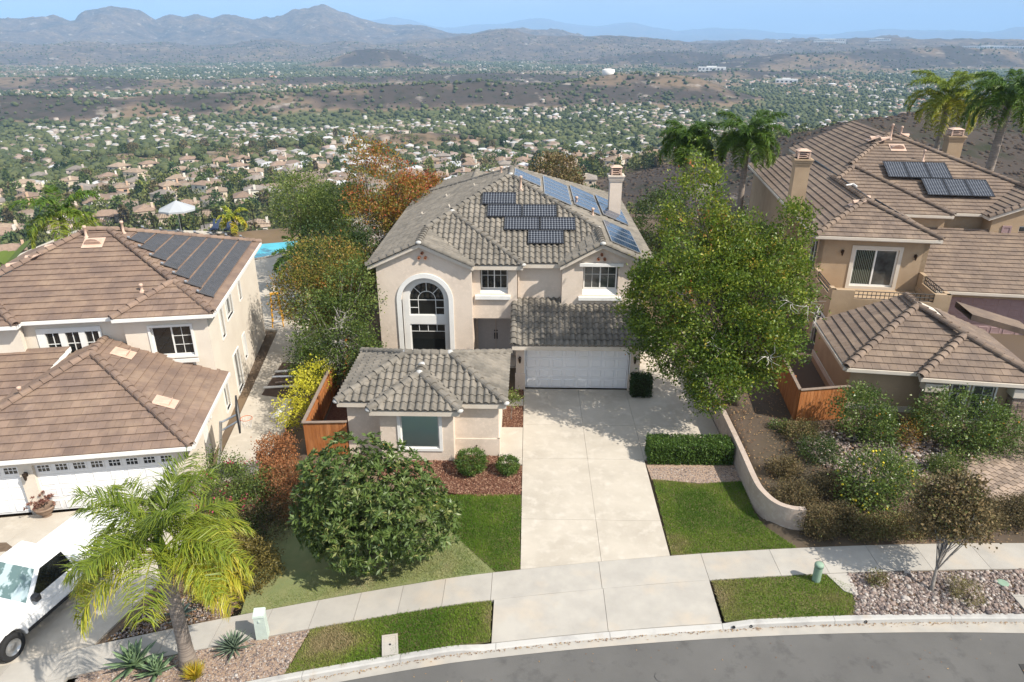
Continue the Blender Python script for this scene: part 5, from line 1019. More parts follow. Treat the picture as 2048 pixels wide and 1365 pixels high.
def crown_mesh(lobes, nclump, nleaf, L, asp, sig, m, name='crown', tint0=.45, tv=.22, tl=.14, up=.25, shell=.62, rough=.22, hgt=None, keep=None, droop=0):
    C_, d = crown_pts(lobes, nclump, shell, rough)
    tc = tint0 + tv*RNG.normal(size=nclump)
    if hgt: tc = tc + hgt(C_)
    P_ = np.repeat(C_, nleaf, 0) + RNG.normal(size=(nclump*nleaf, 3))*sig*np.array([1, 1, .75]); O_ = np.repeat(d, nleaf, 0)
    D_ = nrm(O_*.7 + RNG.normal(size=P_.shape)*.75 + np.array([0, 0, up-droop]))
    t_ = np.repeat(tc, nleaf) + tl*RNG.normal(size=len(P_)); Ls = L*(.65+.7*RNG.random(len(P_)))
    if keep is not None: kk = keep(P_); P_, D_, Ls, t_ = P_[kk], D_[kk], Ls[kk], t_[kk]
    return leaf_mesh(P_, D_, Ls, asp, t_, name, m), C_
def limbs(base, top, C_, r0, n, mb=None, wob=.2, split=.35, r1=.02):
    mb = mb or MB(); base, top = Vector(base), Vector(top); k = 6; tr = []
    for i in range(k+1): t = i/k; q = base.lerp(top, t); tr.append(q+Vector((random.uniform(-wob, wob)*.3*t, random.uniform(-wob, wob)*.3*t, 0)))
    mb.tube(tr, [r0*(1.25 if i == 0 else 1-.75*i/k) for i in range(k+1)], 8)
    for c in C_[RNG.choice(len(C_), min(n, len(C_)), replace=False)]:
        c = Vector(c); t = split+random.random()*(1-split)*.8; a = tr[min(k, int(t*k))]; b = a.lerp(c, .5)+Vector((random.uniform(-wob, wob), random.uniform(-wob, wob), random.uniform(0, wob)))
        rr0 = r0*(1-.75*t)*.5; mb.tube([a, a.lerp(b, .5)+Vector((0, 0, wob*.2)), b, c], [rr0, rr0*.75, rr0*.5, r1*.4], 5, cap=False)
    return mb
def tree(name, label, cat, base, top, lobes, nclump, nleaf, L, asp, sig, m, r0=.12, nl=24, bark=m_bark, group=None, extra=None, **k):
    t = thing(name, label, cat, base, group=group); b = Vector(base); lb = [(l[0]-b.x, l[1]-b.y, l[2]-b.z, *l[3:]) for l in lobes]
    me, C_ = crown_mesh(lb, nclump, nleaf, L, asp, sig, m, **k)
    link('crown', me, t); obj('trunk', limbs((0, 0, -.1), Vector(top)-b, C_, r0, nl), bark, t, True)
    if extra: extra(t, C_)
    return t
def shrub(label, base, lobes, nclump, nleaf, L, asp, sig, m, nl=10, name='shrub', group=None, **k):
    t = thing(name, label, 'shrub', base, group=group); b = Vector(base); lb = [(l[0]-b.x, l[1]-b.y, l[2]-b.z, *l[3:]) for l in lobes]
    me, C_ = crown_mesh(lb, nclump, nleaf, L, asp, sig, m, name='foliage', **k); link('foliage', me, t)
    obj('stem', limbs((0, 0, -.05), (0, 0, .35), C_, .03, nl, wob=.06), m_bark, t); return t
def dead_twigs(t, centres, n=14, L=.9):
    mb = MB()
    for c in centres:
        c = Vector(c)
        for _ in range(n):
            d = Vector((random.gauss(0, 1), random.gauss(0, 1)-.4, random.gauss(.2, .8))).normalized(); a = c+d*.1; q = [a]
            for k in range(3): d = (d+Vector((random.gauss(0, .5), random.gauss(0, .5), random.gauss(-.1, .4)))).normalized(); q.append(q[-1]+d*L/3*random.uniform(.6, 1.2))
            mb.tube(q, [.014, .01, .007, .004], 4, cap=False)
    obj('dead_twigs', mb, m_twig, t, kind='stuff')
# big tree between driveway and tan house: several upright leaders
big = [(6.6, 26.6, 5.2, 2.3, 2.2, 2.9), (6.6, 27.9, 8.4, 1.2, 1.15, 3.1), (8.4, 26.3, 5.1, 2.2, 2.1, 2.5), (10.0, 27.5, 5.8, 1.7, 1.7, 2.3), (7.6, 25.0, 3.7, 1.6, 1.4, 1.6), (8.9, 25.8, 4.0, 1.4, 1.3, 1.5), (10.8, 28.4, 7.4, .85, .8, 1.9), (5.1, 27.0, 5.1, 1.3, 1.4, 2.1), (8.5, 28.4, 7.2, 1.5, 1.3, 1.9), (7.2, 24.5, 2.9, .85, .8, 1.0), (9.5, 28.8, 6.8, 1.2, 1.0, 1.5)]
bt = tree('pear_tree', 'huge green tree with yellow and red tips between garage and tan house', 'tree', (9.2, 27.4, .4), (8.6, 27.2, 5.5), big, 3000, 32, .12, .55, .19, ml_pear, .2, 80, keep=lambda P_: (fbm(P_[:, 0]*1.3+P_[:, 1]*.7+3, P_[:, 2]*1.3-P_[:, 1]*.6, 3) > .385), tint0=.24, tv=.12, tl=.1, shell=.72, rough=.42, hgt=lambda C_: .12*sstep(3.5, 8, C_[:, 2])*RNG.random(len(C_))*1.5+.32*(RNG.random(len(C_)) > .94)+.35*(fbm(C_[:, 0]*.9+4, C_[:, 1]*.9+C_[:, 2], 2)-.5))
dead_twigs(bt, [(-3.2, -1.5, 5.8), (1.9, -1.1, 5.3), (2.4, -.8, 4.7), (.9, -1.8, 5.6), (-2.2, -2.6, 4.2), (.0, -2.8, 3.8)], 9, .6)
# broad-leaved tree on the front lawn (loquat)
loq = [(-4.8, 17.8, 2.2, 2.2, 1.8, 1.7), (-5.9, 17.9, 1.9, 1.4, 1.4, 1.3), (-3.6, 17.7, 1.8, 1.4, 1.4, 1.2), (-5.3, 18.3, 2.9, 1.5, 1.3, 1.15), (-5.0, 17.0, 1.4, 1.5, 1.0, 1.05), (-6.2, 17.4, 1.5, .95, .9, .9)]
def rosettes(lb, n, L, m, per=13):
    C_, d = crown_pts(lb, n, .62, .36); d = nrm(d+np.array([0, 0, .55])); P_ = np.repeat(C_, per, 0); O_ = np.repeat(d, per, 0); q = RNG.normal(size=P_.shape); q = nrm(q-(q*O_).sum(1, keepdims=True)*O_)
    D_ = nrm(q+O_*(RNG.random((len(P_), 1))*.9-.12)); t_ = np.repeat(.38+.1*RNG.normal(size=n), per)+.09*RNG.normal(size=len(P_)); new = np.tile(np.arange(per) < 3, n); t_ = np.where(new & np.repeat(RNG.random(n) < .45, per), .85, t_)
    Ls = L*(.7+.5*RNG.random(len(P_))); Ls[new] *= .6
    return leaf_mesh(P_+O_*.01, D_, Ls, .3, t_, 'crown', m, .35), C_
t = thing('loquat_tree', 'round dark green broad-leaved tree on the front lawn', 'tree', (-4.9, 17.9, 0)); lb = [(l[0]+4.9, l[1]-17.9, *l[2:]) for l in loq]
me, C_ = rosettes(lb, 1750, .215, ml_loq); link('crown', me, t); obj('trunk', limbs((0, 0, -.1), (.1, .3, 1.9), C_, .11, 60, split=.25), m_bark, t, True)
fr = MB()
for c in C_[RNG.choice(len(C_), 70)]: fr.lathe([(.0, -.03), (.03, 0), (0, .03)], 6, c)
obj('fruit', fr, mat('loquat_fruit', (.45, .22, .05), .6), t, kind='stuff')
# trees between the left and the middle house
tree('evergreen_tree', 'loose grey-twigged green tree against the left corner of the middle house', 'tree', (-9.1, 30.2, -.3), (-9.0, 30.4, 3.4), [(-9.2, 30.3, 2.6, 1.8, 1.8, 2.4), (-8.2, 29.6, 2.0, 1.5, 1.3, 1.6), (-8.3, 31.2, 4.3, 1.2, 1.2, 1.5), (-9.9, 29.8, 1.6, 1.2, 1.2, 1.4), (-7.4, 29.2, 1.5, .9, .9, 1.2)], 560, 26, .12, .5, .24, ml_ever, .13, 60, m_barkg, tint0=.45, shell=.5, rough=.35, extra=lambda t, C_: dead_twigs(t, [(.2, -.3, 2.6), (.5, -.2, 3.4), (-.2, -.6, 1.8)], 16, 1.1))
tree('bronze_tree', 'round bronze and green tree leaning over the orange ladder side path', 'tree', (-11.0, 35.2, -.6), (-11, 35.2, 3), [(-10.6, 35.2, 4.0, 2.0, 2.0, 2.0), (-12.0, 34.8, 3.0, 1.5, 1.4, 1.5), (-9.6, 34.8, 3.5, 1.3, 1.4, 1.7), (-11.4, 34.2, 2.2, 1.2, 1.1, 1.1)], 620, 26, .12, .55, .22, ml_orng, .14, 34, tint0=.38, tv=.2, shell=.66)
tree('autumn_tree', 'tall red and orange tree behind the left roof slope of the middle house', 'tree', (-9.7, 45.5, -.5), (-9.7, 45.5, 6), [(-9.8, 45.5, 6.6, 2.0, 2.0, 3.2), (-8.0, 45, 4.6, 1.9, 1.8, 2.6), (-9.6, 44, 3.4, 2.4, 2.0, 2.6)], 640, 24, .15, .6, .28, ml_red, .18, 50, m_barkg, tint0=.34, tv=.2, shell=.6, rough=.35, hgt=lambda C_: .2*sstep(3.5, 8, C_[:, 2])-.05, extra=lambda t, C_: dead_twigs(t, [(-.8, -2, 4.6), (.2, -2.2, 4.2), (-1.2, -1.6, 5.2)], 22, 1.6))
tree('autumn_tree', 'short crimson tree at the eave of the middle house', 'tree', (-7.9, 47.5, -.5), (-7.9, 47.5, 4), [(-7.7, 47.5, 5.0, 1.8, 1.6, 2.2), (-6.8, 48.2, 5.4, 1.0, 1, 1.5)], 330, 24, .15, .6, .28, ml_red, .14, 26, m_barkg, tint0=.6, tv=.16, shell=.6, rough=.35)
tree('dark_tree', 'dark green tree in the shade behind the bronze tree', 'tree', (-12.2, 41.5, -.8), (-12.2, 41.5, 2.6), [(-12.2, 41.4, 3.0, 2.2, 2.0, 2.3), (-10.2, 40.6, 3.0, 1.7, 1.6, 2.0), (-13.6, 42.6, 2.0, 1.5, 1.3, 1.5)], 520, 24, .14, .55, .26, ml_dark, .16, 30, tint0=.5)
tree('olive_tree', 'pale olive-green tree beside the pool fence', 'tree', (-16.6, 50, -.8), (-16.6, 50, 4), [(-16.6, 50, 4.6, 2.2, 1.9, 2.3), (-15.0, 49.6, 4.0, 1.6, 1.5, 1.8)], 420, 24, .14, .5, .3, ml_ever, .15, 30, tint0=.66, shell=.55)
tree('olive_tree', 'green tree between the pool palms and the red tree', 'tree', (-12.6, 47.5, -.8), (-12.6, 47.5, 3.6), [(-12.6, 47.4, 4.2, 2.1, 1.8, 2.4)], 330, 24, .14, .5, .3, ml_ever, .15, 30, tint0=.5, shell=.6)
# right back garden
tree('dark_tree', 'dark green tree behind the big tree, by the right roof corner', 'tree', (9.0, 47, 0), (9, 47, 3.4), [(9, 47, 4.0, 1.7, 1.6, 2.2), (9.8, 46.4, 2.6, 1.3, 1.2, 1.6)], 330, 22, .15, .55, .28, ml_dark, .14, 24, tint0=.6)
tree('bronze_tree', 'brown-leaved round tree beyond the chimney of the middle house', 'tree', (2.5, 66, -2), (2.5, 66, 3), [(2.5, 66, 3.2, 2.3, 2.2, 2.6)], 300, 22, .2, .6, .34, ml_brn, .16, 24, tint0=.62)
# street tree on the right
tree('street_tree', 'slender reddish-brown street tree in the river rock', 'tree', (12.25, 16.72, 0), (12.75, 17.5, 1.9), [(12.8, 17.6, 2.5, 1.05, 1.0, .85), (13.4, 17.7, 2.0, .8, .7, .55), (12.2, 17.5, 2.2, .7, .7, .6), (12.9, 17.7, 3.0, .6, .6, .5)], 560, 17, .095, .65, .13, ml_brn, .062, 40, m_barkg, tint0=.55, tv=.24, shell=.35, rough=.4)
tree('sapling', 'thin young tree in the mulch square by the driveway', 'tree', (-.7, 26.85, 0), (-.66, 26.85, .9), [(-.66, 26.85, 1.05, .32, .32, .35)], 40, 12, .09, .5, .09, ml_ever, .018, 12, m_barkg, tint0=.8, shell=.3)
def with_fruit(cs, n, r_, m):
    def f(t, C_):
        mb = MB()
        for c in C_[RNG.choice(len(C_), n)]: mb.lathe([(.2*r_, -r_), (.8*r_, -.6*r_), (r_, 0), (.8*r_, .6*r_), (.2*r_, r_)], 7, c)
        obj('fruit', mb, m, t, True, kind='stuff')
    return f
m_lem = mat('lemon', (.7, .55, .04), .5); m_ora = mat('orange_fruit', (.6, .25, .03), .5)
tree('citrus_tree', 'small citrus tree with oranges beside the tan house fence', 'tree', (13.4, 24.6, .4), (13.4, 24.6, 1.5), [(13.3, 24.6, 1.75, 1.15, 1.0, 1.0), (13.9, 24.4, 1.2, .8, .8, .7), (13.2, 24.8, 2.5, .4, .4, .45)], 260, 22, .1, .5, .16, ml_cit, .06, 24, extra=with_fruit(0, 14, .04, m_ora), shell=.55)
tree('citrus_tree', 'wide citrus bush between the stone pillars', 'tree', (17.2, 24.2, .45), (17.2, 24.2, 1.6), [(17.0, 24.3, 1.7, 1.5, 1.2, 1.2), (18.0, 24.2, 1.5, 1.2, 1.1, 1.0), (16.0, 24.4, 1.9, .9, .9, .9), (17.2, 23.6, .95, 1.2, .8, .55)], 420, 22, .1, .5, .17, ml_cit, .07, 26, extra=with_fruit(0, 12, .04, m_ora), shell=.6)
tree('citrus_tree', 'straggly lemon tree full of yellow lemons', 'tree', (12.3, 20.9, .3), (12.3, 20.9, 1.2), [(12.2, 20.9, 1.35, 1.35, 1.0, .85), (13.1, 20.8, 1.2, .9, .8, .7), (11.8, 20.5, .8, 1.0, .8, .6), (12.2, 21.1, 1.9, .7, .6, .4)], 330, 20, .095, .5, .17, ml_cit, .06, 34, m_barkg, extra=with_fruit(0, 75, .045, m_lem), shell=.45, tint0=.55)
# clipped shrubs and hedge
for (x, y, r_, lb) in ((-2.12, 22.75, .56, 'larger round clipped shrub in the mulch bed'), (-.72, 22.75, .4, 'smaller round clipped shrub next to the driveway')):
    shrub(lb, (x, y, 0), [(x, y, r_*.85, r_, r_, r_*.85)], 420 if r_ > .5 else 240, 16, .05, .6, .05, ml_box, shell=.86, rough=.08, tint0=.45)
def box_hedge(label, x0, x1, y0, y1, h, m, n, z0=0):
    t = thing('hedge', label, 'hedge', ((x0+x1)/2, (y0+y1)/2, z0)); w_, d_ = (x1-x0)/2, (y1-y0)/2; P_ = []; N_ = []
    ar = [2*w_*h, 2*w_*h, 2*d_*h, 2*d_*h, 4*w_*d_]; k = RNG.choice(5, n, p=np.array(ar)/sum(ar)); u, v = RNG.random(n)*2-1, RNG.random(n)
    P_ = np.select([(k == i)[:, None] for i in range(5)], [np.stack([u*w_, 0*u-d_, v*h], -1), np.stack([u*w_, 0*u+d_, v*h], -1), np.stack([0*u-w_, u*d_, v*h], -1), np.stack([0*u+w_, u*d_, v*h], -1), np.stack([u*w_, (2*v-1)*d_, 0*u+h], -1)])
    N_ = np.select([(k == i)[:, None] for i in range(5)], [np.tile(q, (n, 1)) for q in ((0, -1., 0), (0, 1., 0), (-1., 0, 0), (1., 0, 0), (0, 0, 1.))])
    P_ = P_ + N_*RNG.normal(0, .03, (n, 1)) + .03*(fbm(P_[:, 0]*3+P_[:, 2]*2, P_[:, 1]*3, 3)-.5)[:, None]*N_*3; D_ = nrm(N_+RNG.normal(size=(n, 3))*.7)
    link('foliage', leaf_mesh(P_-D_*.03, D_, .065*(.6+.8*RNG.random(n)), .6, .42+.16*RNG.normal(size=n)+.25*(fbm(P_[:, 0]*1.5, P_[:, 1]*2, 3)-.5), 'foliage', m), t)
    obj('shade_core', MB().bevbox(-w_+.06, w_-.06, -d_+.06, d_-.06, 0, h-.06, .05), m_dkcore, t)  # solid block whose near-black colour stands in for shade inside the hedge
m_dkcore = mat('hedge_inner_shade', (.03, .03, .012), .95)
box_hedge('long clipped box hedge across the end of the driveway extension', 4.82, 8.02, 23.45, 24.35, .82, ml_box, 15000); box_hedge('small dark clipped hedge at the garage corner', 4.85, 5.75, 29.0, 29.65, 1.0, ml_dark, 3600)
# left beds
shrub('rust-orange bushy shrub in front of the basketball hoop', (-9.7, 23.0, -.6), [(-9.7, 23.1, .3, .8, .8, 1.0), (-9.4, 22.3, 0, .8, .7, .8)], 480, 20, .07, .6, .11, ml_rust, tint0=.55)
t = shrub('tall straggly shrub with pink blossoms beside the palm', (-10.8, 20.6, -.7), [(-10.7, 20.8, .4, 1.2, 1.2, 1.1), (-10.3, 19.8, 0, 1.1, 1.0, 1.0), (-11.2, 21.6, .5, .8, .8, 1.0), (-9.8, 20.9, .1, .9, .9, .9)], 620, 20, .075, .55, .16, ml_ever, 60, tint0=.55, shell=.4)
C_ = crown_pts([(0, .2, 1.0, 1.3, 1.3, 1.1), (.4, -.6, .7, 1.0, 1.0, .9)], 40, .85)[0]; P_ = np.repeat(C_, 12, 0)+RNG.normal(0, .06, (480, 3)); link('blossom', leaf_mesh(P_, nrm(RNG.normal(size=P_.shape)+np.array([0, -.4, .6])), np.full(480, .1), .8, RNG.random(480), 'blossom', leafmat('pink_blossom', (.4, .03, .08), (.55, .06, .14), (.6, .15, .2))), t)['kind'] = 'stuff'
shrub('olive-brown rounded shrub by the pavement next to the shaded lawn', (-8.6, 17.0, -.35), [(-8.6, 17.1, .25, .95, .85, .85), (-9.2, 17.5, .3, .8, .8, .75)], 620, 22, .065, .6, .1, leafmat('olive_shrub_leaf', (.07, .065, .02), (.16, .13, .035), (.25, .2, .06)), tint0=.55)
shrub('dense red-brown shrub against the shaded side of the round tree', (-8.0, 20.4, -.3), [(-8.1, 20.6, .35, 1.0, 1.1, .9), (-8.9, 21.4, .3, .8, .8, .9)], 480, 20, .07, .6, .13, ml_rust, tint0=.3)
shrub('dark green shrub between pink blossoms and round tree', (-9.2, 20.2, -.5), [(-9.4, 20.2, .2, .9, .8, .9), (-9.7, 18.6, .1, .9, .8, .8)], 260, 18, .07, .55, .14, ml_dark, tint0=.7)
shrub('dark maroon low shrub behind the olive-brown one', (-8.9, 19.2, -.4), [(-8.9, 19.3, .1, .9, .9, .8)], 160, 18, .06, .6, .13, ml_brn, tint0=.3)
shrub('bright yellow-leaved shrub against the long left fence', (-9.9, 27.6, -.7), [(-9.9, 27.6, .9, .75, .8, 1.0), (-10.4, 26.8, .4, .6, .6, .8), (-9.7, 28.5, 1.2, .7, .7, .8)], 210, 18, .1, .5, .16, ml_yel, tint0=.5, shell=.4)
shrub('green shrub behind the yellow-leaved shrub', (-9.9, 29.5, -.7), [(-10.2, 29.5, 1.1, .9, .9, 1.2)], 170, 20, .1, .5, .16, ml_ever, tint0=.4)
shrub('feathery pale yellow shrub under the palm', (-9.4, 16.3, -.3), [(-9.5, 16.3, .05, .5, .45, .42)], 180, 14, .09, .18, .08, ml_yel, tint0=.35, shell=.3)
shrub('leafy green shrub with red tips under the palm', (-9.9, 17.2, -.4), [(-9.9, 17.2, .2, .55, .5, .55)], 120, 14, .12, .35, .1, ml_red, tint0=.1)
# right beds
RS = [(9.85, 19.35, .1, .62, .45, .62, 'bushy brown shrub at the end of the curved wall', .5), (9.4, 20.6, .3, .75, .7, .5, 'low brown mound of shrub inside the curved wall', .4), (10.6, 19.75, .1, .6, .45, .45, 'dark brown shrub between wall end and lemon tree', .25), (11.4, 19.35, .1, .75, .4, .4, 'low olive shrub along the pavement below the lemon tree', .9), (12.6, 19.4, .1, .8, .4, .42, 'second low olive shrub along the pavement', .85),
      (13.9, 19.6, .15, .9, .55, .62, 'tall brown shrub behind the street tree', .45), (15.2, 19.8, .15, .9, .6, .6, 'brown shrub edging the paver driveway', .4), (16.6, 20.0, .15, .95, .6, .6, 'grey-brown shrub edging the paver driveway further right', .3), (18.0, 20.0, .15, .9, .6, .55, 'grey-brown shrub at the right end of the paver edge', .28), (10.9, 21.2, .3, .8, .7, .45, 'dark shrub on the slope left of the lemon tree', .15)]
for x, y, z, rx, ry, rz, lb, tt in RS: shrub(lb, (x, y, gs(x, y)), [(x, y, gs(x, y)+rz*.75, rx, ry, rz), (x+rx*.4, y+.15, gs(x, y)+rz*.6, rx*.6, ry*.8, rz*.7)], 380, 20, .055, .55, .11, ml_brn, tint0=tt, shell=.5, rough=.3)
for x, y, rx, rz, lb, mm_, tt in ((11.2, 23.2, .8, .5, 'low dark shrub in the bare soil left of the orange tree', ml_dark, .6), (9.6, 22.3, .6, .35, 'low brown tuft close to the retaining wall', ml_brn, .5), (15.6, 22.4, .6, .45, 'small green shrub at the paver edge below the wide citrus', ml_ever, .5), (19.2, 23.6, .9, .8, 'green shrub by the right stone pillar', ml_cit, .4), (11.0, 24.6, .7, .4, 'low olive ground shrub beside the short right fence', ml_brn, .9)):
    shrub(lb, (x, y, gs(x, y)), [(x, y, gs(x, y)+rz*.7, rx, rx*.85, rz)], 200, 18, .06, .55, .11, mm_, tint0=tt, shell=.45, rough=.35)
shrub('small green shrub in front of the right fence corner', (10.4, 25.3, .4), [(10.4, 25.3, .65, .38, .35, .3)], 60, 16, .07, .55, .09, ml_cit)
shrub('rust-tipped thin shrub between the two citrus trees', (14.8, 23.9, .5), [(14.8, 23.9, 1.1, .5, .5, .75), (15.4, 24.6, 1.0, .5, .5, .7)], 130, 14, .07, .4, .14, ml_orng, tint0=.6, shell=.3)
shrub('small grey-green shrub by the pavement in the river rock', (10.75, 17.05, 0), [(10.75, 17.05, .2, .3, .26, .2)], 70, 14, .05, .5, .06, ml_brn, tint0=.95)
shrub('yellowish round shrub in the river rock right of the street tree', (13.1, 16.35, 0), [(13.1, 16.35, .3, .42, .36, .34), (13.0, 16.8, .2, .3, .25, .25)], 130, 14, .05, .4, .08, leafmat('sage_leaf', (.12, .11, .035), (.22, .19, .07), (.32, .28, .12)))
# ---------------------------------------------------------------- palms
def frond(L, droop, nl, ll, name, m, tint, width=.022, lift=.5, seed=0):
    """one feather leaf along +x: midrib and drooping leaflets"""
    rs = np.random.default_rng(seed); k = 14; t = np.linspace(0, 1, k); ang = lift - droop*t**1.3; dx = np.cos(ang)*L/k; dz = np.sin(ang)*L/k
    px_, pz_ = np.concatenate([[0], np.cumsum(dx)]), np.concatenate([[0], np.cumsum(dz)]); tt = np.linspace(0, 1, k+1)
    V = []; F = []; T = []
    u = np.concatenate([np.sort(rs.random(nl))*.84+.15]*2); sd = np.repeat([1, -1], nl); n = len(u)
    bx, bz = np.interp(u, tt, px_), np.interp(u, tt, pz_); an = np.interp(u, t, ang)
    l_ = ll*(np.sin(np.pi*np.clip(u*.8+.12, 0, 1))**.6)*(.85+.3*rs.random(n)); fwd = .4+.4*u+.15*rs.normal(size=n); up_ = .7*rs.normal(size=n)+.35
    d = nrm(np.stack([np.cos(an)*fwd, sd*1.0, np.sin(an)*fwd+up_*.5], -1)); b0 = np.stack([bx, 0*bx, bz], -1)
    p1 = b0+d*l_[:, None]*.5; d2 = nrm(d*np.array([1, .75, 1])+np.array([0, 0, -.7])+.2*rs.normal(size=(n, 3))); p2 = p1+d2*l_[:, None]*.5
    wv = nrm(np.cross(d, np.array([0, 0, 1.])+.5*rs.normal(size=(n, 3))))*width
    V = np.stack([b0-wv*.5, b0+wv*.5, p1+wv, p1-wv, p2+wv*.15, p2-wv*.15], 1).reshape(-1, 3); o = 6*np.arange(n)[:, None]
    F = np.concatenate([o+np.array([[0, 1, 2, 3]]), o+np.array([[3, 2, 4, 5]])]); T = np.repeat(np.clip(tint+.1*rs.normal(size=n), 0, 1), 6); T.reshape(-1, 6)[:, 4:] += .18
    nb = len(V); rv = []; w_ = .028*L/2.6
    for i in range(k+1): s_ = w_*(1-.85*tt[i]); rv += [(px_[i], -s_, pz_[i]), (px_[i], 0, pz_[i]+s_), (px_[i], s_, pz_[i]), (px_[i], 0, pz_[i]-s_)]
    V = np.concatenate([V, np.array(rv)]); rf_ = [(nb+4*i+j, nb+4*i+(j+1) % 4, nb+4*i+4+(j+1) % 4, nb+4*i+4+j) for i in range(k) for j in range(4)]
    return fastmesh(name, V, np.concatenate([F, np.array(rf_)]), m, np.concatenate([np.clip(T, 0, 1), np.full(len(rv), min(1, tint+.15))]))
def palm(label, base, top, r0, r1, fr, m, L, nl=60, ll=.55, mbk=None, tints=(.2, .5), group=None, width=.022, az=None, kinds=None):
    t = thing('palm_tree', label, 'palm tree', base, group=group); b = Vector(base); tp = Vector(top)-b; k = 26; pts = []; rad = []
    for i in range(k+1): u = i/k; pts.append(tp*u+Vector((tp.x*.12*math.sin(math.pi*u), 0, 0))); rad.append((r0+(r1-r0)*u)*(1.28-.28*min(1, u*5))*(1+.035*(i % 2)))
    obj('trunk', MB().tube(pts, rad, 12), mbk or m_barkg, t, True)
    obj('crownshaft', MB().tube([tp-Vector((0, 0, .1)), tp+Vector((0, 0, .35)), tp+Vector((0, 0, .9))], [r1*1.15, r1*.9, .03], 8), m, t, True)
    ms = [frond(L*(.85+.3*random.random()), d, nl, ll, 'frond', m, ti, width, lf_, 100+i) for i, (d, lf_, ti) in enumerate(kinds or [(1.3, 1.15, tints[0]), (1.6, .95, tints[0]), (1.9, .75, (tints[0]+tints[1])/2), (2.0, .5, (tints[0]+tints[1])/2), (2.0, .25, tints[1]), (1.8, 0, tints[1])])]
    for i in range(fr):
        q = i/fr; lv = min(5, int(q*6)); link('frond', ms[lv], t, tp+Vector((0, 0, .25-.3*q)), (random.uniform(-.1, .1), random.uniform(-.08, .08), az[i] if az else 2.4*i+random.uniform(-.2, .2)))
    return t
m_palmbk = mat('palm_trunk', (.3, .25, .21), .95, c2=(.19, .155, .13), scale=3, stretch=(.6, .6, 9), lo=.42, hi=.6, bump=.5, bscale=14)
palm('leaning queen palm with yellowing fronds in the front left corner', (-9.1, 13.75, -.35), (-8.9, 13.45, 3.75), .19, .14, 24, ml_pal, 2.45, 105, .78, m_palmbk, (.25, .7), width=.0125,
     az=[R(q) for q in (80, 200, 320, 20, 140, 250, 100, 170, 350, 55, 215, 125, 285, 40, 160, 330, 190, 10, 230, 75, 185, 5, 150, 345)], kinds=[(1.0, 1.28, .2), (1.2, 1.0, .25), (1.4, .75, .3), (1.55, .52, .38), (1.6, .3, .5), (1.6, .12, .62)])
palm('tall queen palm with pale trunk at the right picture edge', (40.2, 63.5, .2), (40.6, 63.5, 10.6), .42, .26, 24, ml_palg, 4.2, 110, 1.0, m_palmbk, (.25, .55), width=.035)
palm('yellowish queen palm beside the tall pale-trunked palm', (40.0, 72.0, -1), (40.2, 72, 9.8), .3, .2, 22, ml_pal, 4.3, 110, 1.0, m_palmbk, (.22, .55), width=.035)
palm('full green queen palm behind the big tree, the right one of two', (15.6, 52, .2), (15.6, 52, 8.6), .26, .18, 24, ml_palg, 2.7, 110, .85, m_palmbk, (.2, .5), width=.028)
palm('green queen palm behind the big tree, the left one of two', (11.8, 54, .2), (11.8, 54, 8.2), .26, .18, 22, ml_palg, 2.5, 110, .85, m_palmbk, (.2, .45), width=.028)
palm('short bright green palm by the pool deck', (-16.6, 53, -1), (-16.6, 53, 2.6), .2, .15, 16, ml_palg, 2.4, 50, .6, m_palmbk, (.4, .8), width=.04); palm('second short palm with yellow fronds by the pool deck', (-14.6, 51, -1), (-14.6, 51, 2.8), .2, .15, 15, ml_pal, 2.2, 50, .6, m_palmbk, (.3, .6), width=.04)
palm('low palm hanging over the pool edge', (-16.2, 46.5, -1), (-16.2, 46.5, 1.2), .15, .12, 13, ml_palg, 2.0, 45, .5, m_palmbk, (.25, .5), width=.04); palm('small yellow palm between loungers and pool', (-26.2, 60.5, -1), (-26.2, 60.5, .6), .12, .1, 12, ml_pal, 1.7, 40, .4, m_palmbk, (.4, .7), width=.05)
palm('feathery palm poking over the ridge of the cream house', (-33, 48, -1), (-33, 48, 3.6), .22, .16, 14, ml_palg, 3.2, 55, .8, m_palmbk, (.4, .8), width=.05)
def bigleaf(label, base, n, h, L, wd, m, name='banana_plant'):
    t = thing(name, label, 'plant', base); k = 7; V = []; u = np.linspace(0, 1, k)
    for i in range(k):
        x = L*math.sin(u[i]*1.5)*.75; z = L*(u[i]-.45*u[i]**2.2); w_ = wd*math.sin(math.pi*min(1, .12+u[i]*.88))**.7*.5
        V += [(x, -w_, z+.12*w_), (x, 0, z), (x, w_, z+.12*w_)]
    me = fastmesh('leaf', np.array(V), np.array([(3*i+j, 3*i+j+1, 3*i+4+j, 3*i+3+j) for i in range(k-1) for j in range(2)]), m, np.full(len(V), .6))
    for i in range(n): link('leaf', me, t, (random.gauss(0, .15), random.gauss(0, .15), h*random.uniform(.55, 1)), (0, random.uniform(-.3, .5), i*2.4+random.random()), (1, 1, random.uniform(.8, 1.1)))
    obj('stem', MB().tube([(0, 0, 0), (.05, 0, h)], [.14, .08], 7), m_bark, t)
bigleaf('broad-leaved banana plant beside the far tan chimney', (31.5, 57, .4), 16, 4.4, 2.6, .75, ml_box); bigleaf('broad-leaved plant left of the cream house ridge', (-33.5, 42, -1), 12, 3.2, 2.4, .7, ml_ever); bigleaf('bright-leaved plant at the pool edge', (-18.3, 53.5, -1), 9, .6, 1.6, .6, ml_yel)
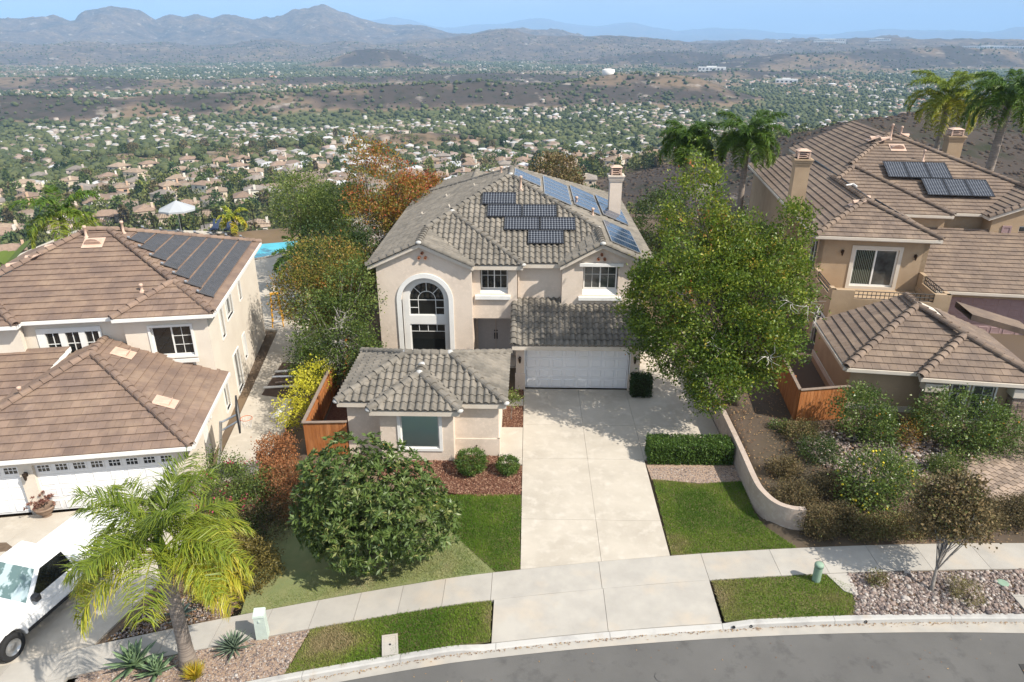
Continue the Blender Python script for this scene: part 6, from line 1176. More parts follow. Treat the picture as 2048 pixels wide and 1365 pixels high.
def agave(label, base, n, L, wd, m, th=.03, ml=.35):
    t = thing('agave', label, 'agave', base); k = 6; V = []
    for i in range(k):
        u = i/(k-1); w_ = wd*(.62+.9*u-1.5*u*u)*.5 if u < 1 else .003; w_ = max(.004, w_); V += [(L*u, -w_, .25*w_), (L*u, 0, 0), (L*u, w_, .25*w_), (L*u, 0, -th*(1-u)-.004)]
    me = fastmesh('leaf', np.array(V), np.array([(4*i+j, 4*i+(j+1) % 4, 4*i+4+(j+1) % 4, 4*i+4+j) for i in range(k-1) for j in range(4)]), m, np.full(len(V), .5), True)
    for i in range(n):
        q = i/n; el = .1+1.35*(1-q)**1.0; s_ = .62+.45*q; link('leaf', me, t, (0, 0, .05+.1*(1-q)), (0, -el, i*2.39996), (s_, 1, 1))
    return t
m_ag = mat('agave_leaf', (.16, .21, .15), .55, c2=(.12, .17, .11), scale=9, spec=.3); m_agb = mat('blue_agave_leaf', (.085, .13, .11), .55, c2=(.06, .1, .085), scale=9); m_ags = mat('aloe_leaf', (.17, .25, .12), .5, c2=(.11, .17, .1), scale=5)
agave('spiky round agave in the gravel beside the utility box', (-8.05, 14.25, -.25), 60, .58, .085, m_ag, .02); agave('dark blue agave behind the palm trunk', (-10.2, 15.6, -.4), 30, .5, .09, m_agb); agave('broad-leaved pale agave at the kerb left of the palm', (-10.6, 13.75, -.4), 30, .8, .22, m_ags, .04); agave('smaller broad-leaved agave at the palm foot', (-9.85, 13.5, -.36), 26, .58, .18, m_ags, .04); agave('dark agave in the shade behind the driveway edge', (-10.9, 16.3, -.45), 26, .42, .08, m_agb)
P_ = np.tile(np.array([[-8.75, 13.35, -.3]]), (420, 1))+RNG.normal(0, .03, (420, 3)); a = RNG.random(420)*6.28
tg = thing('grass_tuft', 'orange-tipped tuft of dry grass at the palm foot', 'plant', (0, 0, 0)); link('blades', leaf_mesh(P_, nrm(np.stack([np.cos(a)*.7, np.sin(a)*.7, .6+.8*RNG.random(420)], -1)), .3+.25*RNG.random(420), .04, .6+.4*RNG.random(420), 'blades', ml_pal), tg)
# ================================================================ valley town
m_vw = [mat('valley_wall_%d' % i, c, .9, rnd=.1) for i, c in enumerate(((.62, .52, .4), (.7, .66, .58), (.52, .36, .25), (.58, .5, .44)))]
m_vr = [mat('valley_roof_%d' % i, c, .9, rnd=.15, c2=tuple(a*.75 for a in c), scale=.8) for i, c in enumerate(((.27, .19, .14), (.32, .24, .175), (.25, .215, .185)))]
m_vwin = mat('valley_window', (.03, .035, .04), .2); m_vgar = mat('valley_garage', (.75, .72, .68), .6)
def vhouse_parts(v):
    w_, d_, h = ((11, 10, 5.4), (9, 12, 5.6), (13, 9, 5.2))[v]; mb = MB().box(-w_/2, w_/2, -d_/2, d_/2, -3, h).box(-w_/2+.4, -w_/2+6.2, -d_/2-4, -d_/2, -3, 2.9)
    mb.box(w_/2-1.2, w_/2-.1, -1, .3, h, h+2.9)
    for x in (-w_/4, w_/4): mb.box(x-.9, x+.9, -d_/2-.05, -d_/2, 3.3, 4.6, 1)
    mb.box(w_/2-3.6, w_/2-1.4, -d_/2-.05, -d_/2, .6, 2.2, 1)
    for y in (-d_/4, d_/5): mb.box(w_/2, w_/2+.05, y-.7, y+.7, 3.3, 4.5, 1); mb.box(-w_/2-.05, -w_/2, y-.7, y+.7, 3.3, 4.5, 1)
    mb.box(-w_/2+.9, -w_/2+5.7, -d_/2-4.05, -d_/2-4, 0, 2.2, 2)
    r_ = MB(); o = .5; a, b = w_/2+o, d_/2+o; k = min(a, b); hz = h+.42*k
    t_ = [(-a+k, -b+k, hz), (a-k, -b+k, hz), (a-k, b-k, hz), (-a+k, b-k, hz)]
    r_.add([(-a, -b, h), (a, -b, h), (a, b, h), (-a, b, h)]+t_, [(0, 1, 5, 4), (1, 2, 6, 5), (2, 3, 7, 6), (3, 0, 4, 7), (4, 5, 6, 7), (3, 2, 1, 0)])
    x0_, x1_, y0_, y1_ = -w_/2, -w_/2+6.6, -d_/2-4.4, -d_/2; c = (x0_+x1_)/2; k = 3.3; r_.add([(x0_, y0_, 2.9), (x1_, y0_, 2.9), (x1_, y1_+2, 2.9), (x0_, y1_+2, 2.9), (c, y0_+k, 2.9+.42*k), (c, y1_+2, 2.9+.42*k)], [(0, 1, 4), (1, 2, 5, 4), (3, 0, 4, 5), (2, 3, 5)])
    if v != 1: r_.add([(a-5.5, -b-.9, h-.3), (a, -b-.9, h-.3), (a, -b+3, h-.3), (a-5.5, -b+3, h-.3), (a-2.75, -b-.9, h+1.0), (a-2.75, -b+3.5, h+1.0)], [(0, 1, 4), (1, 2, 5, 4), (3, 0, 4, 5)])
    return mb, r_
VW = {}; VR = {}
for v in range(3):
    a, b = vhouse_parts(v)
    for i in range(4): VW[v, i] = a.mesh('valley_house', [m_vw[i], m_vwin, m_vgar])
    for i in range(3): VR[v, i] = b.mesh('roof', m_vr[i])
TH = math.atan(602.5/1400); cY, sY = math.cos(R(1.4)), math.sin(R(1.4)); cT, sT = math.cos(TH), math.sin(TH)
def px_of(x, y, z):
    X = x*cY+y*sY; Yf = -x*sY+y*cY; Z = z-15.3; d = Yf*cT-Z*sT; return 1024+1400*X/d, 682.5-1400*(Z*cT+Yf*sT)/d
def in_view(px_, py_):
    lim = np.interp(px_, [0, 185, 280, 520, 545, 690, 700, 845, 850, 1015, 1040, 1180, 1235, 1330, 1340, 1500], [520, 442, 450, 470, 350, 345, 265, 280, 400, 345, 338, 385, 330, 330, 262, 215])
    return -20 < px_ < 2060 and py_ < lim
wc_ = ('tan', 'cream', 'pinkish', 'greige'); rc_ = ('dark brown', 'light brown', 'grey-brown')
taken = []; count = 0; row = 0; r_row = 285
while count < 240 and r_row < 720:
    az = R(-38); k = 0; inrow = []
    while az < R(25):
        rr = r_row + 9*math.sin(az*17+row*1.7) + random.uniform(-6, 6); x, y = rr*math.sin(az), rr*math.cos(az); z = float(land(x, y)); px_, py_ = px_of(x, y, z+4)
        if in_view(px_, py_) and float(cover(np.array([x]), np.array([y]), np.array([z]))[0]) < .6: inrow.append((px_, x, y, z, az))
        az += random.uniform(17, 34)/r_row
    inrow.sort()
    for k, (px_, x, y, z, az) in enumerate(inrow):
        v, i, j = random.randrange(3), random.choice((0, 0, 1, 1, 2, 3)), random.choice((0, 0, 1, 1, 2))
        o = link('valley_house', VW[v, i], None, (x, y, z), (0, 0, -az+random.choice((0, 0, 0, .3, -.3, 1.57, -1.57, .8))), (1.0+.15*random.random(),)*3)
        tag(o, '%s house with %s roof, %s from the left in the %s valley row' % (wc_[i], rc_[j], ordn(k), ordn(row)), 'house', 'two-storey houses in rows down in the valley'); link('roof', VR[v, j], o); taken.append((x, y)); count += 1
    row += 1; r_row *= 1.088
taken = np.array(taken)
# individual valley trees
ml_v = [mat('valley_leaf_%d' % i, b, .75, ramp=[(0, tuple(q*.55 for q in b)), (1, tuple(q*1.25 for q in b))], rnd=.3, spec=.15, trans=.12) for i, b in enumerate(((.11, .15, .045), (.07, .11, .04), (.16, .18, .05), (.17, .14, .07)))]
VT = []
for i in range(4):
    for sh in ([(0, 0, 4.5, 3.6, 3.6, 3.2)], [(0, 0, 5.5, 2.8, 2.8, 4.2), (1.4, .5, 3.6, 2.4, 2.4, 2.2)], [(0, 0, 5, 1.4, 1.4, 5)]):
        C_, d = crown_pts(sh, 330, .7, .4); me = leaf_mesh(C_, nrm(d+RNG.normal(size=d.shape)*.7), 1.0+.7*RNG.random(330), .8, RNG.random(330), 'valley_tree', ml_v[i])
        VT.append((me, i, ('round', 'tall', 'narrow')[len(VT) % 3]))
gc_ = ('green', 'dark green', 'yellow-green', 'brownish'); cand = []
while len(cand) < 4000:
    rr = 235*math.exp(random.random()*1.25); az = R(random.uniform(-38, 26)); x, y = rr*math.sin(az), rr*math.cos(az)
    if len(taken) and np.min(np.hypot(taken[:, 0]-x, taken[:, 1]-y)) < 7.5: continue
    cand.append((rr, az, x, y))
cand = np.array(cand); cz = land(cand[:, 2], cand[:, 3]); n_ = 0; per = {}; chosen = []
for (rr, az, x, y), z in zip(cand, cz):
    px_, py_ = px_of(x, y, z+4)
    if n_ >= 290: break
    if not in_view(px_, py_) or random.random() > (330/rr)**1.2 or float(cover(np.array([x]), np.array([y]), np.array([z]))[0]) > .6: continue
    chosen.append((px_, rr, az, x, y, z)); n_ += 1
chosen.sort(key=lambda q: (int(q[1]//40), q[0]))
kk = {}
for px_, rr, az, x, y, z in chosen:
    me, i, s_ = random.choice(VT); b = int(rr//40); kk[b] = kk.get(b, -1)+1
    tag(link('valley_tree', me, None, (x, y, z-.4), (0, 0, random.random()*6.28), (random.uniform(.7, 1.25),)*3), '%s %s tree, %s from the left in the %s belt of valley trees' % (s_, gc_[i], ordn(kk[b]), ORD[min(19, b-5)]), 'tree', 'trees between the valley houses')
# the rest of the town: too far and too many to count
def town(n, r0, r1, a0, a1, dens):
    u = RNG.random(n); r_ = r0*(r1/r0)**u; a = R(a0)+RNG.random(n)*R(a1-a0); x, y = r_*np.sin(a), r_*np.cos(a); z = land(x, y); c = cover(x, y, z)
    k = RNG.random(n) < dens(x, y, c, r_); return x[k], y[k], z[k], r_[k], a[k]
street = lambda x, y: np.abs(((x*.8+y*.6+25*np.sin(y/160)) % 62)-31)/31
x, y, z, r_, a = town(30000, 420, 4300, -50, 50, lambda x, y, c, r: np.where(c < .42, .9*(street(x, y) > .25), .02)*np.where(r < 700, .75, 1)*np.where(fbm(x/190+2, y/190, 4) > .5, .75, .08))
k = np.ones(len(x), bool)
if len(taken):
    nr_ = r_ < 950; d2 = np.array([np.min(np.hypot(taken[:, 0]-p_, taken[:, 1]-q_)) for p_, q_ in zip(x[nr_], y[nr_])]); k[np.where(nr_)[0][d2 < 14]] = False
x, y, z, r_, a = x[k], y[k], z[k], r_[k], a[k]; n = len(x)
sx = 4.2+3*RNG.random(n); sy = 3.2+2*RNG.random(n); hh = 2.8+1.6*(RNG.random(n) < .4); ro_ = -a+np.round(RNG.random(n)*2)*.78+RNG.normal(0, .15, n)
q_ = 1-.38*sstep(600, 900, r_); sx *= q_; sy *= q_; big_ = RNG.random(n) < .02*(r_ > 1200); sx[big_] *= 3; sy[big_] *= 2.2
ux = np.array([-1, 1, 1, -1, -1, 1, 1, -1, -.9, .9]); uy = np.array([-1, -1, 1, 1, -1, -1, 1, 1, 0, 0]); lx = ux[None]*sx[:, None]; ly = uy[None]*sy[:, None]; lx[:, 8:] = np.array([-1, 1])*(sx-sy*.8)[:, None].clip(.3)
lz = np.where(np.arange(10)[None] < 4, -2.5, np.where(np.arange(10)[None] < 8, hh[:, None], (hh+sy*.4)[:, None])); c_, s_ = np.cos(ro_)[:, None], np.sin(ro_)[:, None]
V = np.stack([x[:, None]+lx*c_-ly*s_, y[:, None]+lx*s_+ly*c_, z[:, None]+lz], -1); Vd = np.concatenate([V, V[:, 4:8]], 1).reshape(-1, 3)      # eave points doubled so walls and roof take their own colour
red = fbm(x/500+4, y/500, 2); rt = np.where(RNG.random(n) < .5, .55+.1*RNG.random(n), np.where((r_ > 1400) & (r_ < 2600) & (red > .42), .75, np.where(r_ > 600, .8+.15*RNG.random(n), .62))); rt = np.where(RNG.random(n) < .16, .98, rt); wt = .05+.4*RNG.random(n)
T = np.concatenate([np.repeat(wt[:, None], 8, 1), np.repeat(rt[:, None], 6, 1)], 1).ravel(); o = 14*np.arange(n)[:, None]
Fw = np.concatenate([o+np.array([[0, 1, 5, 4]]), o+np.array([[1, 2, 6, 5]]), o+np.array([[2, 3, 7, 6]]), o+np.array([[3, 0, 4, 7]]), o+np.array([[10, 11, 9, 8]]), o+np.array([[12, 13, 8, 9]]), o+np.array([[11, 12, 9, 9]]), o+np.array([[13, 10, 8, 8]])])
m_town = mat('far_house', (.5, .45, .4), .85, ramp=[(0, (.34, .28, .23)), (.25, (.48, .42, .36)), (.45, (.56, .53, .49)), (.55, (.19, .14, .11)), (.68, (.26, .19, .14)), (.75, (.4, .17, .1)), (.85, (.3, .29, .28)), (1, (.52, .52, .53))])
Ft = np.concatenate([Fw[:, [0, 1, 2]], Fw[:, [0, 2, 3]]]); Ft = Ft[(Ft[:, 0] != Ft[:, 1]) & (Ft[:, 1] != Ft[:, 2]) & (Ft[:, 0] != Ft[:, 2])]
tag(link('far_town', fastmesh('far_town', Vd, Ft, m_town, T)), 'far-off houses of the valley town beyond the nearest rows', 'town', kind='stuff')
def blobs(name, x, y, z, s_, tint, m, label, flat=.85):
    n = len(x); B = ICO[None]*(1+RNG.normal(0, .2, (n, 12, 1)))*np.stack([s_, s_, s_*flat], -1)[:, None]; V = (B+np.stack([x, y, z+s_*.6*flat], -1)[:, None]).reshape(-1, 3)
    F = (ICOF[None]+12*np.arange(n)[:, None, None]).reshape(-1, 3); return tag(link(name, fastmesh(name, V, F, m, np.repeat(np.clip(tint, 0, 1), 12))), label, 'trees', kind='stuff')
m_ft = mat('far_tree', (.05, .07, .025), .9, ramp=[(0, (.035, .045, .022)), (.4, (.066, .082, .036)), (.75, (.11, .12, .05)), (1, (.14, .12, .065))], spec=.1)
x, y, z, r_, a = town(62000, 640, 5400, -48, 48, lambda x, y, c, r: np.where(c < .45, .7+.5*(fbm(x/120+7, y/120, 3) > .46), np.where(r > 900, .2+.5*(fbm(x/90+1, y/90, 3) > .53), .05)) + .25*(r > 4300))
n = len(x)
# leafy crowns for the nearer of the uncounted trees
x2, y2, z2, r2, a2 = town(12000, 215, 760, -45, 45, lambda x, y, c, r: np.where(c < .6, .8, np.where(x > 40, 0, .1))); k = np.array([np.min(np.hypot(taken[:, 0]-p_, taken[:, 1]-q_)) > 7.8 for p_, q_ in zip(x2, y2)]); x2, y2, z2 = x2[k], y2[k], z2[k]; n2 = len(x2)
nl_ = 34; d = nrm(RNG.normal(size=(n2, nl_, 3))); sz = (1.5+2.2*RNG.random(n2)**1.6)[:, None, None]; pc = np.stack([x2, y2, z2], -1)[:, None]+np.array([0, 0, .9])*sz+d*sz*np.array([1, 1, .95])*(.6+.4*RNG.random((n2, nl_, 1)))
tv_ = np.repeat(.25+.5*RNG.random(n2), nl_)+.12*RNG.normal(size=n2*nl_); me = leaf_mesh(pc.reshape(-1, 3), nrm(d+RNG.normal(size=d.shape)*.6).reshape(-1, 3), np.repeat(sz[:, 0, 0]*.62, nl_), .85, tv_, 'valley_trees_beyond', mat('near_valley_leaf', (.06, .09, .03), .8, ramp=[(0, (.05, .066, .027)), (.4, (.1, .12, .044)), (.75, (.165, .175, .062)), (1, (.2, .16, .08))], spec=.12, trans=.1))
tag(link('valley_trees_beyond', me), 'uncounted garden trees and bushes between the valley houses', 'trees', kind='stuff')
blobs('far_trees', x, y, z, (2.0+3.0*RNG.random(n)**2)*(1+.25*(r_ > 2500)), .25+.45*RNG.random(n)+.5*(fbm(x/200, y/200, 3)-.5), m_ft, 'far-off trees of the valley town that read as one green mass')
x, y, z, r_, a = town(26000, 75, 2600, -46, 46, lambda x, y, c, r: np.where(c > .68, .9, .0)); xh = 40+560*RNG.random(30000); yh = 180+420*RNG.random(30000); zh = land(xh, yh); kh_ = cover(xh, yh, zh) > .6; x, y, z, r_ = np.concatenate([x, xh[kh_]]), np.concatenate([y, yh[kh_]]), np.concatenate([z, zh[kh_]]), np.concatenate([r_, np.hypot(xh, yh)[kh_]]); n = len(x)
blobs('hillside_brush', x, y, z-.5, (.7+1.1*RNG.random(n)**2)*(.6+.4*sstep(100, 700, r_)), .1+.45*RNG.random(n), mat('brush', (.05, .04, .03), .95, ramp=[(0, (.05, .036, .027)), (.5, (.088, .064, .046)), (1, (.1, .092, .048))], spec=.05), 'dark dry brush covering the near slopes and ridges', .6)
# large white roofs on the far right mesa
for px_, rr, w_, d_, lb in ((1660, 5300, 190, 40, 'long white warehouse on the far right mesa'), (1760, 5600, 130, 40, 'white warehouse beside the long one on the mesa'), (1990, 5100, 300, 45, 'largest white warehouse at the right edge of the mesa'), (1560, 5500, 60, 30, 'small white block on the far mesa ridge'), (1840, 4800, 150, 30, 'lower white warehouse on the right mesa'), (1430, 2600, 90, 30, 'white hotel block in the valley town'), (1585, 2300, 60, 24, 'white four-storey block in the right valley town')):
    az = px_angle(px_); x_, y_ = rr*math.sin(az), rr*math.cos(az); z_ = float(land(x_, y_)); mb = MB().box(-w_/2, w_/2, -d_/2, d_/2, -20, 11)
    for k in range(int(w_/12)): mb.box(-w_/2+3+k*12, -w_/2+9+k*12, -d_/2-.3, -d_/2, 3, 7, 1)
    mb.box(-w_/5, w_/6, -d_/6, d_/6, 11, 14)
    o = obj('warehouse', mb, [m_white, m_vwin]); o.location = (x_, y_, z_); o.rotation_euler.z = -az; tag(o, lb, 'building')
az = px_angle(1220); rr = 1560; x_, y_ = rr*math.sin(az), rr*math.cos(az)
o = obj('water_tank', MB().lathe([(13, -6), (13, 9), (12.2, 9.3), (6, 10.6), (.3, 11.2)], 24), m_vgar, None, True); o.location = (x_, y_, float(land(x_, y_))); tag(o, 'pale round water tank on the brush ridge', 'water tank')
# valley streets
m_vroad = mat('valley_road', (.2, .2, .2), .9)
def vroad(pts, wd):
    pts = cat_pts(pts, 8); vs = []
    for i, q in enumerate(pts):
        a_, b_ = np.array(pts[max(i-1, 0)]), np.array(pts[min(i+1, len(pts)-1)]); d = (b_-a_)/np.linalg.norm(b_-a_); nn = np.array([-d[1], d[0]])*wd/2
        for s_ in (1, -1): e = np.array(q)+nn*s_; vs.append((e[0], e[1], float(land(*e))+.7))
    obj('road', MB().add(vs, [(2*i, 2*i+1, 2*i+3, 2*i+2) for i in range(len(pts)-1)]), m_vroad, kind='structure')
def ap2(px_, rr): az = px_angle(px_); return (rr*math.sin(az), rr*math.cos(az))
vroad([ap2(470, 330), ap2(455, 372), ap2(430, 400), ap2(380, 408), ap2(300, 400), ap2(180, 410), ap2(60, 400)], 11); vroad([ap2(485, 760), ap2(490, 900), ap2(500, 1080)], 14); vroad([ap2(60, 760), ap2(70, 930), ap2(50, 1150)], 13); vroad([ap2(0, 560), ap2(250, 600), ap2(420, 590), ap2(600, 640), ap2(760, 620)], 9)
# ---------------------------------------------------------------- haze
hz = MB().box(-36000, 36000, -3000, 36000, -300, 1100)
hm = bpy.data.materials.new('haze'); hm.use_nodes = True; N = hm.node_tree.nodes; N.clear(); ho = N.new('ShaderNodeOutputMaterial'); pv_ = N.new('ShaderNodeVolumePrincipled')
pv_.inputs['Color'].default_value = (.4, .65, 1, 1); pv_.inputs['Density'].default_value = 9.0e-5; pv_.inputs['Anisotropy'].default_value = -.1; hm.node_tree.links.new(pv_.outputs[0], ho.inputs['Volume'])
hm.cycles.homogeneous_volume = True if hasattr(hm.cycles, 'homogeneous_volume') else None
ho_ = obj('haze', hz, hm, kind='stuff'); ho_['label'] = 'thin blue haze lying over the valley and hills'; ho_['category'] = 'haze'; ho_.display_type = 'WIRE'
# ================================================================ vehicles, street furniture, garden things
m_car = mat('white_car_paint', (.8, .8, .8), .25, spec=.5); m_tyre = mat('tyre', (.02, .02, .021), .85); m_rim = mat('steel_rim', (.5, .5, .5), .3, metal=.8); m_plast = mat('black_plastic', (.025, .025, .027), .6); m_light = mat('headlight', (.6, .62, .62), .1, spec=.8); m_wsh = mat('windshield', (.12, .19, .18), .06, spec=.9, c2=(.45, .55, .55), scale=2.5, stretch=(1, 1, .3), lo=.52, hi=.58)
T = thing('pickup_truck', 'white pickup truck with covered bed on the left driveway', 'truck', (-15.31, 13.38, gl(-15, 15)+.02), R(-103)); T.scale = (1, 1, 1.05)
def arc(cx, r_, n=9): return [(cx+r_*math.cos(math.pi*i/n), .38+r_*math.sin(math.pi*i/n)) for i in range(n+1)]
prof = [(-5.9, .5), (-5.15, .42)] + arc(-4.6, .46)[::-1] + [(-4.1, .4), (-1.5, .4)] + arc(-.98, .46)[::-1] + [(-.45, .42), (-.02, .45), (.02, .75), (-.06, .98), (-.35, 1.06), (-1.75, 1.16), (-3.3, 1.18), (-5.9, 1.2)]
bd = MB()
bd.plate((0, -.93, 0), (1, 0, 0), prof, th=1.86)
bd.plate((0, -.975, 0), (1, 0, 0), [(q[0]*.999-.003, max(.5, min(q[1], 1.02))) for q in prof if not (.45 < q[1] < .83 and -5.1 < q[0] < -.4)], th=.001) if False else None
body = obj('body', bd, m_car, T)
cb, ct = [(-3.45, .93), (-1.72, .93)], [(-3.3, .74), (-2.42, .74)]
zz0, zz1 = 1.16, 1.84; vs = [(-3.45, -.93, zz0), (-1.72, -.93, zz0-.01), (-1.72, .93, zz0-.01), (-3.45, .93, zz0), (-3.3, -.75, zz1), (-2.42, -.75, zz1), (-2.42, .75, zz1), (-3.3, .75, zz1)]
cab = obj('cab', MB().add(vs, [(0, 1, 5, 4), (1, 2, 6, 5), (2, 3, 7, 6), (3, 0, 4, 7), (4, 5, 6, 7)]), m_car, T)
def quad_on(a, b, c, d, m, name, parent, k=.08, lift=.012, k2=None):
    a, b, c, d = map(Vector, (a, b, c, d)); n = (b-a).cross(d-a).normalized(); ce = (a+b+c+d)/4; P_ = [q.lerp(ce, k)+n*lift for q in (a, b, c, d)]; B_ = [q-n*.02 for q in P_]
    return obj(name, MB().add(P_+B_, [(0, 1, 2, 3), (7, 6, 5, 4)]+[(i, i+4, (i+1) % 4+4, (i+1) % 4) for i in range(4)]), m, parent)
for o_, w_ in ((body, .07), (cab, .06)):
    bv = o_.modifiers.new('bevel', 'BEVEL'); bv.width = w_; bv.segments = 3; bv.limit_method = 'ANGLE'; bv.angle_limit = R(28); o_.data.polygons.foreach_set('use_smooth', [True]*len(o_.data.polygons)); o_.modifiers.new('normals', 'WEIGHTED_NORMAL')
quad_on(vs[1], vs[2], vs[6], vs[5], m_wsh, 'windshield', T, .1); quad_on(vs[0], vs[1], vs[5], vs[4], m_glass, 'side_window', T, .16); quad_on(vs[2], vs[3], vs[7], vs[6], m_glass, 'side_window', T, .16); quad_on(vs[3], vs[0], vs[4], vs[7], m_glass, 'rear_window', T, .2)
rb = MB()
for k in range(6): y = -.6+k*.24; rb.box(-3.2, -2.5, y-.05, y+.05, zz1, zz1+.015)
obj('roof_rib', rb, m_car, cab, kind='stuff')
cv = MB().bevbox(-5.86, -3.5, -.9, .9, 1.19, 1.32, .03)
for k in range(5): y = -.7+k*.35; cv.box(-5.7, -3.65, y-.02, y+.02, 1.32, 1.332)
obj('bed_cover', cv, m_car, T)
for x in (-.98, -4.6):
    for sgn in (-1, 1):
        M_ = Matrix.Translation((x, sgn*.84, .38)) @ Matrix.Rotation(R(90)*-sgn, 4, 'X'); tb = MB().lathe([(.2, -.03), (.23, -.12), (.34, -.13), (.385, -.09), (.385, .09), (.34, .13), (.235, .12), (.2, .02)], 24); rbm = MB().lathe([(.02, .05), (.08, .08), (.1, .05), (.19, .06), (.225, .115), (.23, .12), (.23, -.05), (.02, -.05)], 20)
        for q in (tb, rbm): q.v = [tuple(M_ @ Vector(v)) for v in q.v]
        w_ = obj('wheel', tb, m_tyre, T, True); obj('rim', rbm, m_rim, w_, True)
for sgn in (-1, 1):
    obj('mirror', MB().bevbox(-2.0, -1.82, min(sgn*.95, sgn*1.17), max(sgn*.95, sgn*1.17), 1.2, 1.4, .03), m_plast, T); obj('headlight', MB().bevbox(-.14, .03, min(sgn*.55, sgn*.9), max(sgn*.55, sgn*.9), .72, .92, .02), m_light, T)
    obj('door', MB().plate((0, sgn*.933, 0), (-sgn*-1, 0, 0), [(-3.25*(1 if sgn < 0 else -1), .5), (-1.75*(1 if sgn < 0 else -1), .5), (-1.75*(1 if sgn < 0 else -1), 1.12), (-3.25*(1 if sgn < 0 else -1), 1.12)][::(1 if sgn < 0 else -1)], th=.02, off=.012), m_car, T)
    obj('door_handle', MB().bevbox(-3.1, -2.92, min(sgn*.945, sgn*.975), max(sgn*.945, sgn*.975), .96, 1.0, .006), m_plast, T); obj('side_moulding', MB().box(-4.05, -1.5, min(sgn*.935, sgn*.955), max(sgn*.935, sgn*.955), .42, .52), m_plast, T)
obj('front_bumper', MB().bevbox(-.1, .12, -.95, .95, .42, .64, .03), m_plast, T); obj('grille', MB().box(-.02, .035, -.5, .5, .7, .92), m_plast, T); obj('rear_bumper', MB().bevbox(-6.02, -5.88, -.93, .93, .5, .68, .02), m_rim, T)
# utility pedestals and covers
m_util = mat('utility_green', (.5, .58, .52), .6, c2=(.44, .51, .46), scale=4); m_ped = mat('pedestal_green', (.25, .35, .26), .6, c2=(.2, .29, .215), scale=4)
t = thing('utility_box', 'pale green square utility pedestal on the pavement edge beside the agave', 'utility box', (-7.42, 14.75, -.24), .15); obj('body', MB().add([(-.16, -.13, 0), (.16, -.13, 0), (.16, .13, 0), (-.16, .13, 0), (-.145, -.12, .82), (.145, -.12, .82), (.145, .12, .9), (-.145, .12, .9)], [(3, 2, 1, 0), (4, 5, 6, 7), (0, 1, 5, 4), (1, 2, 6, 5), (2, 3, 7, 6), (3, 0, 4, 7)]), m_util, t); obj('lid', MB().add([(-.165, -.14, .8), (.165, -.14, .8), (.165, .14, .885), (-.165, .14, .885), (-.15, -.125, .86), (.15, -.125, .86), (.15, .125, .94), (-.15, .125, .94)], [(3, 2, 1, 0), (4, 5, 6, 7), (0, 1, 5, 4), (1, 2, 6, 5), (2, 3, 7, 6), (3, 0, 4, 7)]), m_util, t); obj('latch', MB().bevbox(-.03, .03, -.145, -.12, .62, .7, .005), m_util, t)
t = thing('utility_pedestal', 'short green round utility pedestal at the grass corner of the river rock', 'utility box', (8.95, 17.12, 0)); obj('body', MB().lathe([(.125, 0), (.125, .56), (.13, .57)], 18), m_ped, t, False); obj('cap', MB().lathe([(.137, .545), (.137, .62), (.11, .66), (.04, .68)], 18), m_ped, t, True)
t = thing('meter_box', 'concrete water meter lid set in the left verge grass', 'meter box', (-3.72, 14.35, -.078+.035), .2); obj('frame', MB().prism([(-.22, -.36), (.22, -.36), (.22, .36), (-.22, .36)], -.05, .018, holes=[[(-.16, -.3), (-.16, .3), (.16, .3), (.16, -.3)]]), m_conc2, t); obj('lid', MB().box(-.157, .157, -.297, .297, -.02, .012), m_conc2, t); obj('lid_hole', MB().lathe([(.035, .012), (.035, .0145), (.01, .015)], 10), m_plast, t)
t = thing('meter_box', 'pale concrete utility vault lid in the river rock at the right edge', 'meter box', (14.9, 16.3, 0), 0); obj('frame', MB().prism([(-.35, -.3), (.35, -.3), (.35, .3), (-.35, .3)], -.02, .06, holes=[[(-.28, -.23), (-.28, .23), (.28, .23), (.28, -.23)]]), m_conc2, t); obj('lid', MB().box(-.275, .275, -.225, .225, -.02, .052), m_conc2, t)
tag(obj('valve_cover', MB().lathe([(.16, .0), (.16, .045), (.12, .055), (.02, .057)], 16, (14.6, 17.1, .01)), m_ped), 'small green round valve cover in the river rock', 'valve cover')
slab('paving_slab', [(9.62, 16.65), (9.98, 16.45), (10.05, ySF(10)-.03), (9.35, ySF(9.35)-.03)], m_conc2, walk, .03)
# road patch and manhole ring
tag(obj('road_patch', MB().prism([(12.7, 11), (16, 11), (16, 14.2), (13.3, 14.2)], -.16, -.131), mat('fresh_asphalt', (.045, .044, .044), .92, c2=(.06, .059, .058), scale=1, bump=.5, bscale=120)), kind='structure')
tag(obj('survey_cover', MB().lathe([(.17, -.14), (.17, -.128), (.14, -.126), (.02, -.126)], 8, (3.6, 13.55, 0)), m_asph), 'octagonal cover lying in the road near the driveway', 'cover')
for x in (5.95, 6.45, 9.8): tag(obj('kerb_drain', MB().lathe([(.045, -.02), (.045, .012), (.03, .012), (.03, -.02)], 12), m_plast), 'small dark drain hole in the kerb face, %s from the driveway' % {5.95: 'first', 6.45: 'second', 9.8: 'third'}[x], 'drain', 'drain holes in the kerb').matrix_world = Matrix.Translation((x, yKF(x)-.012, -.075)) @ Matrix.Rotation(R(90), 4, 'X')
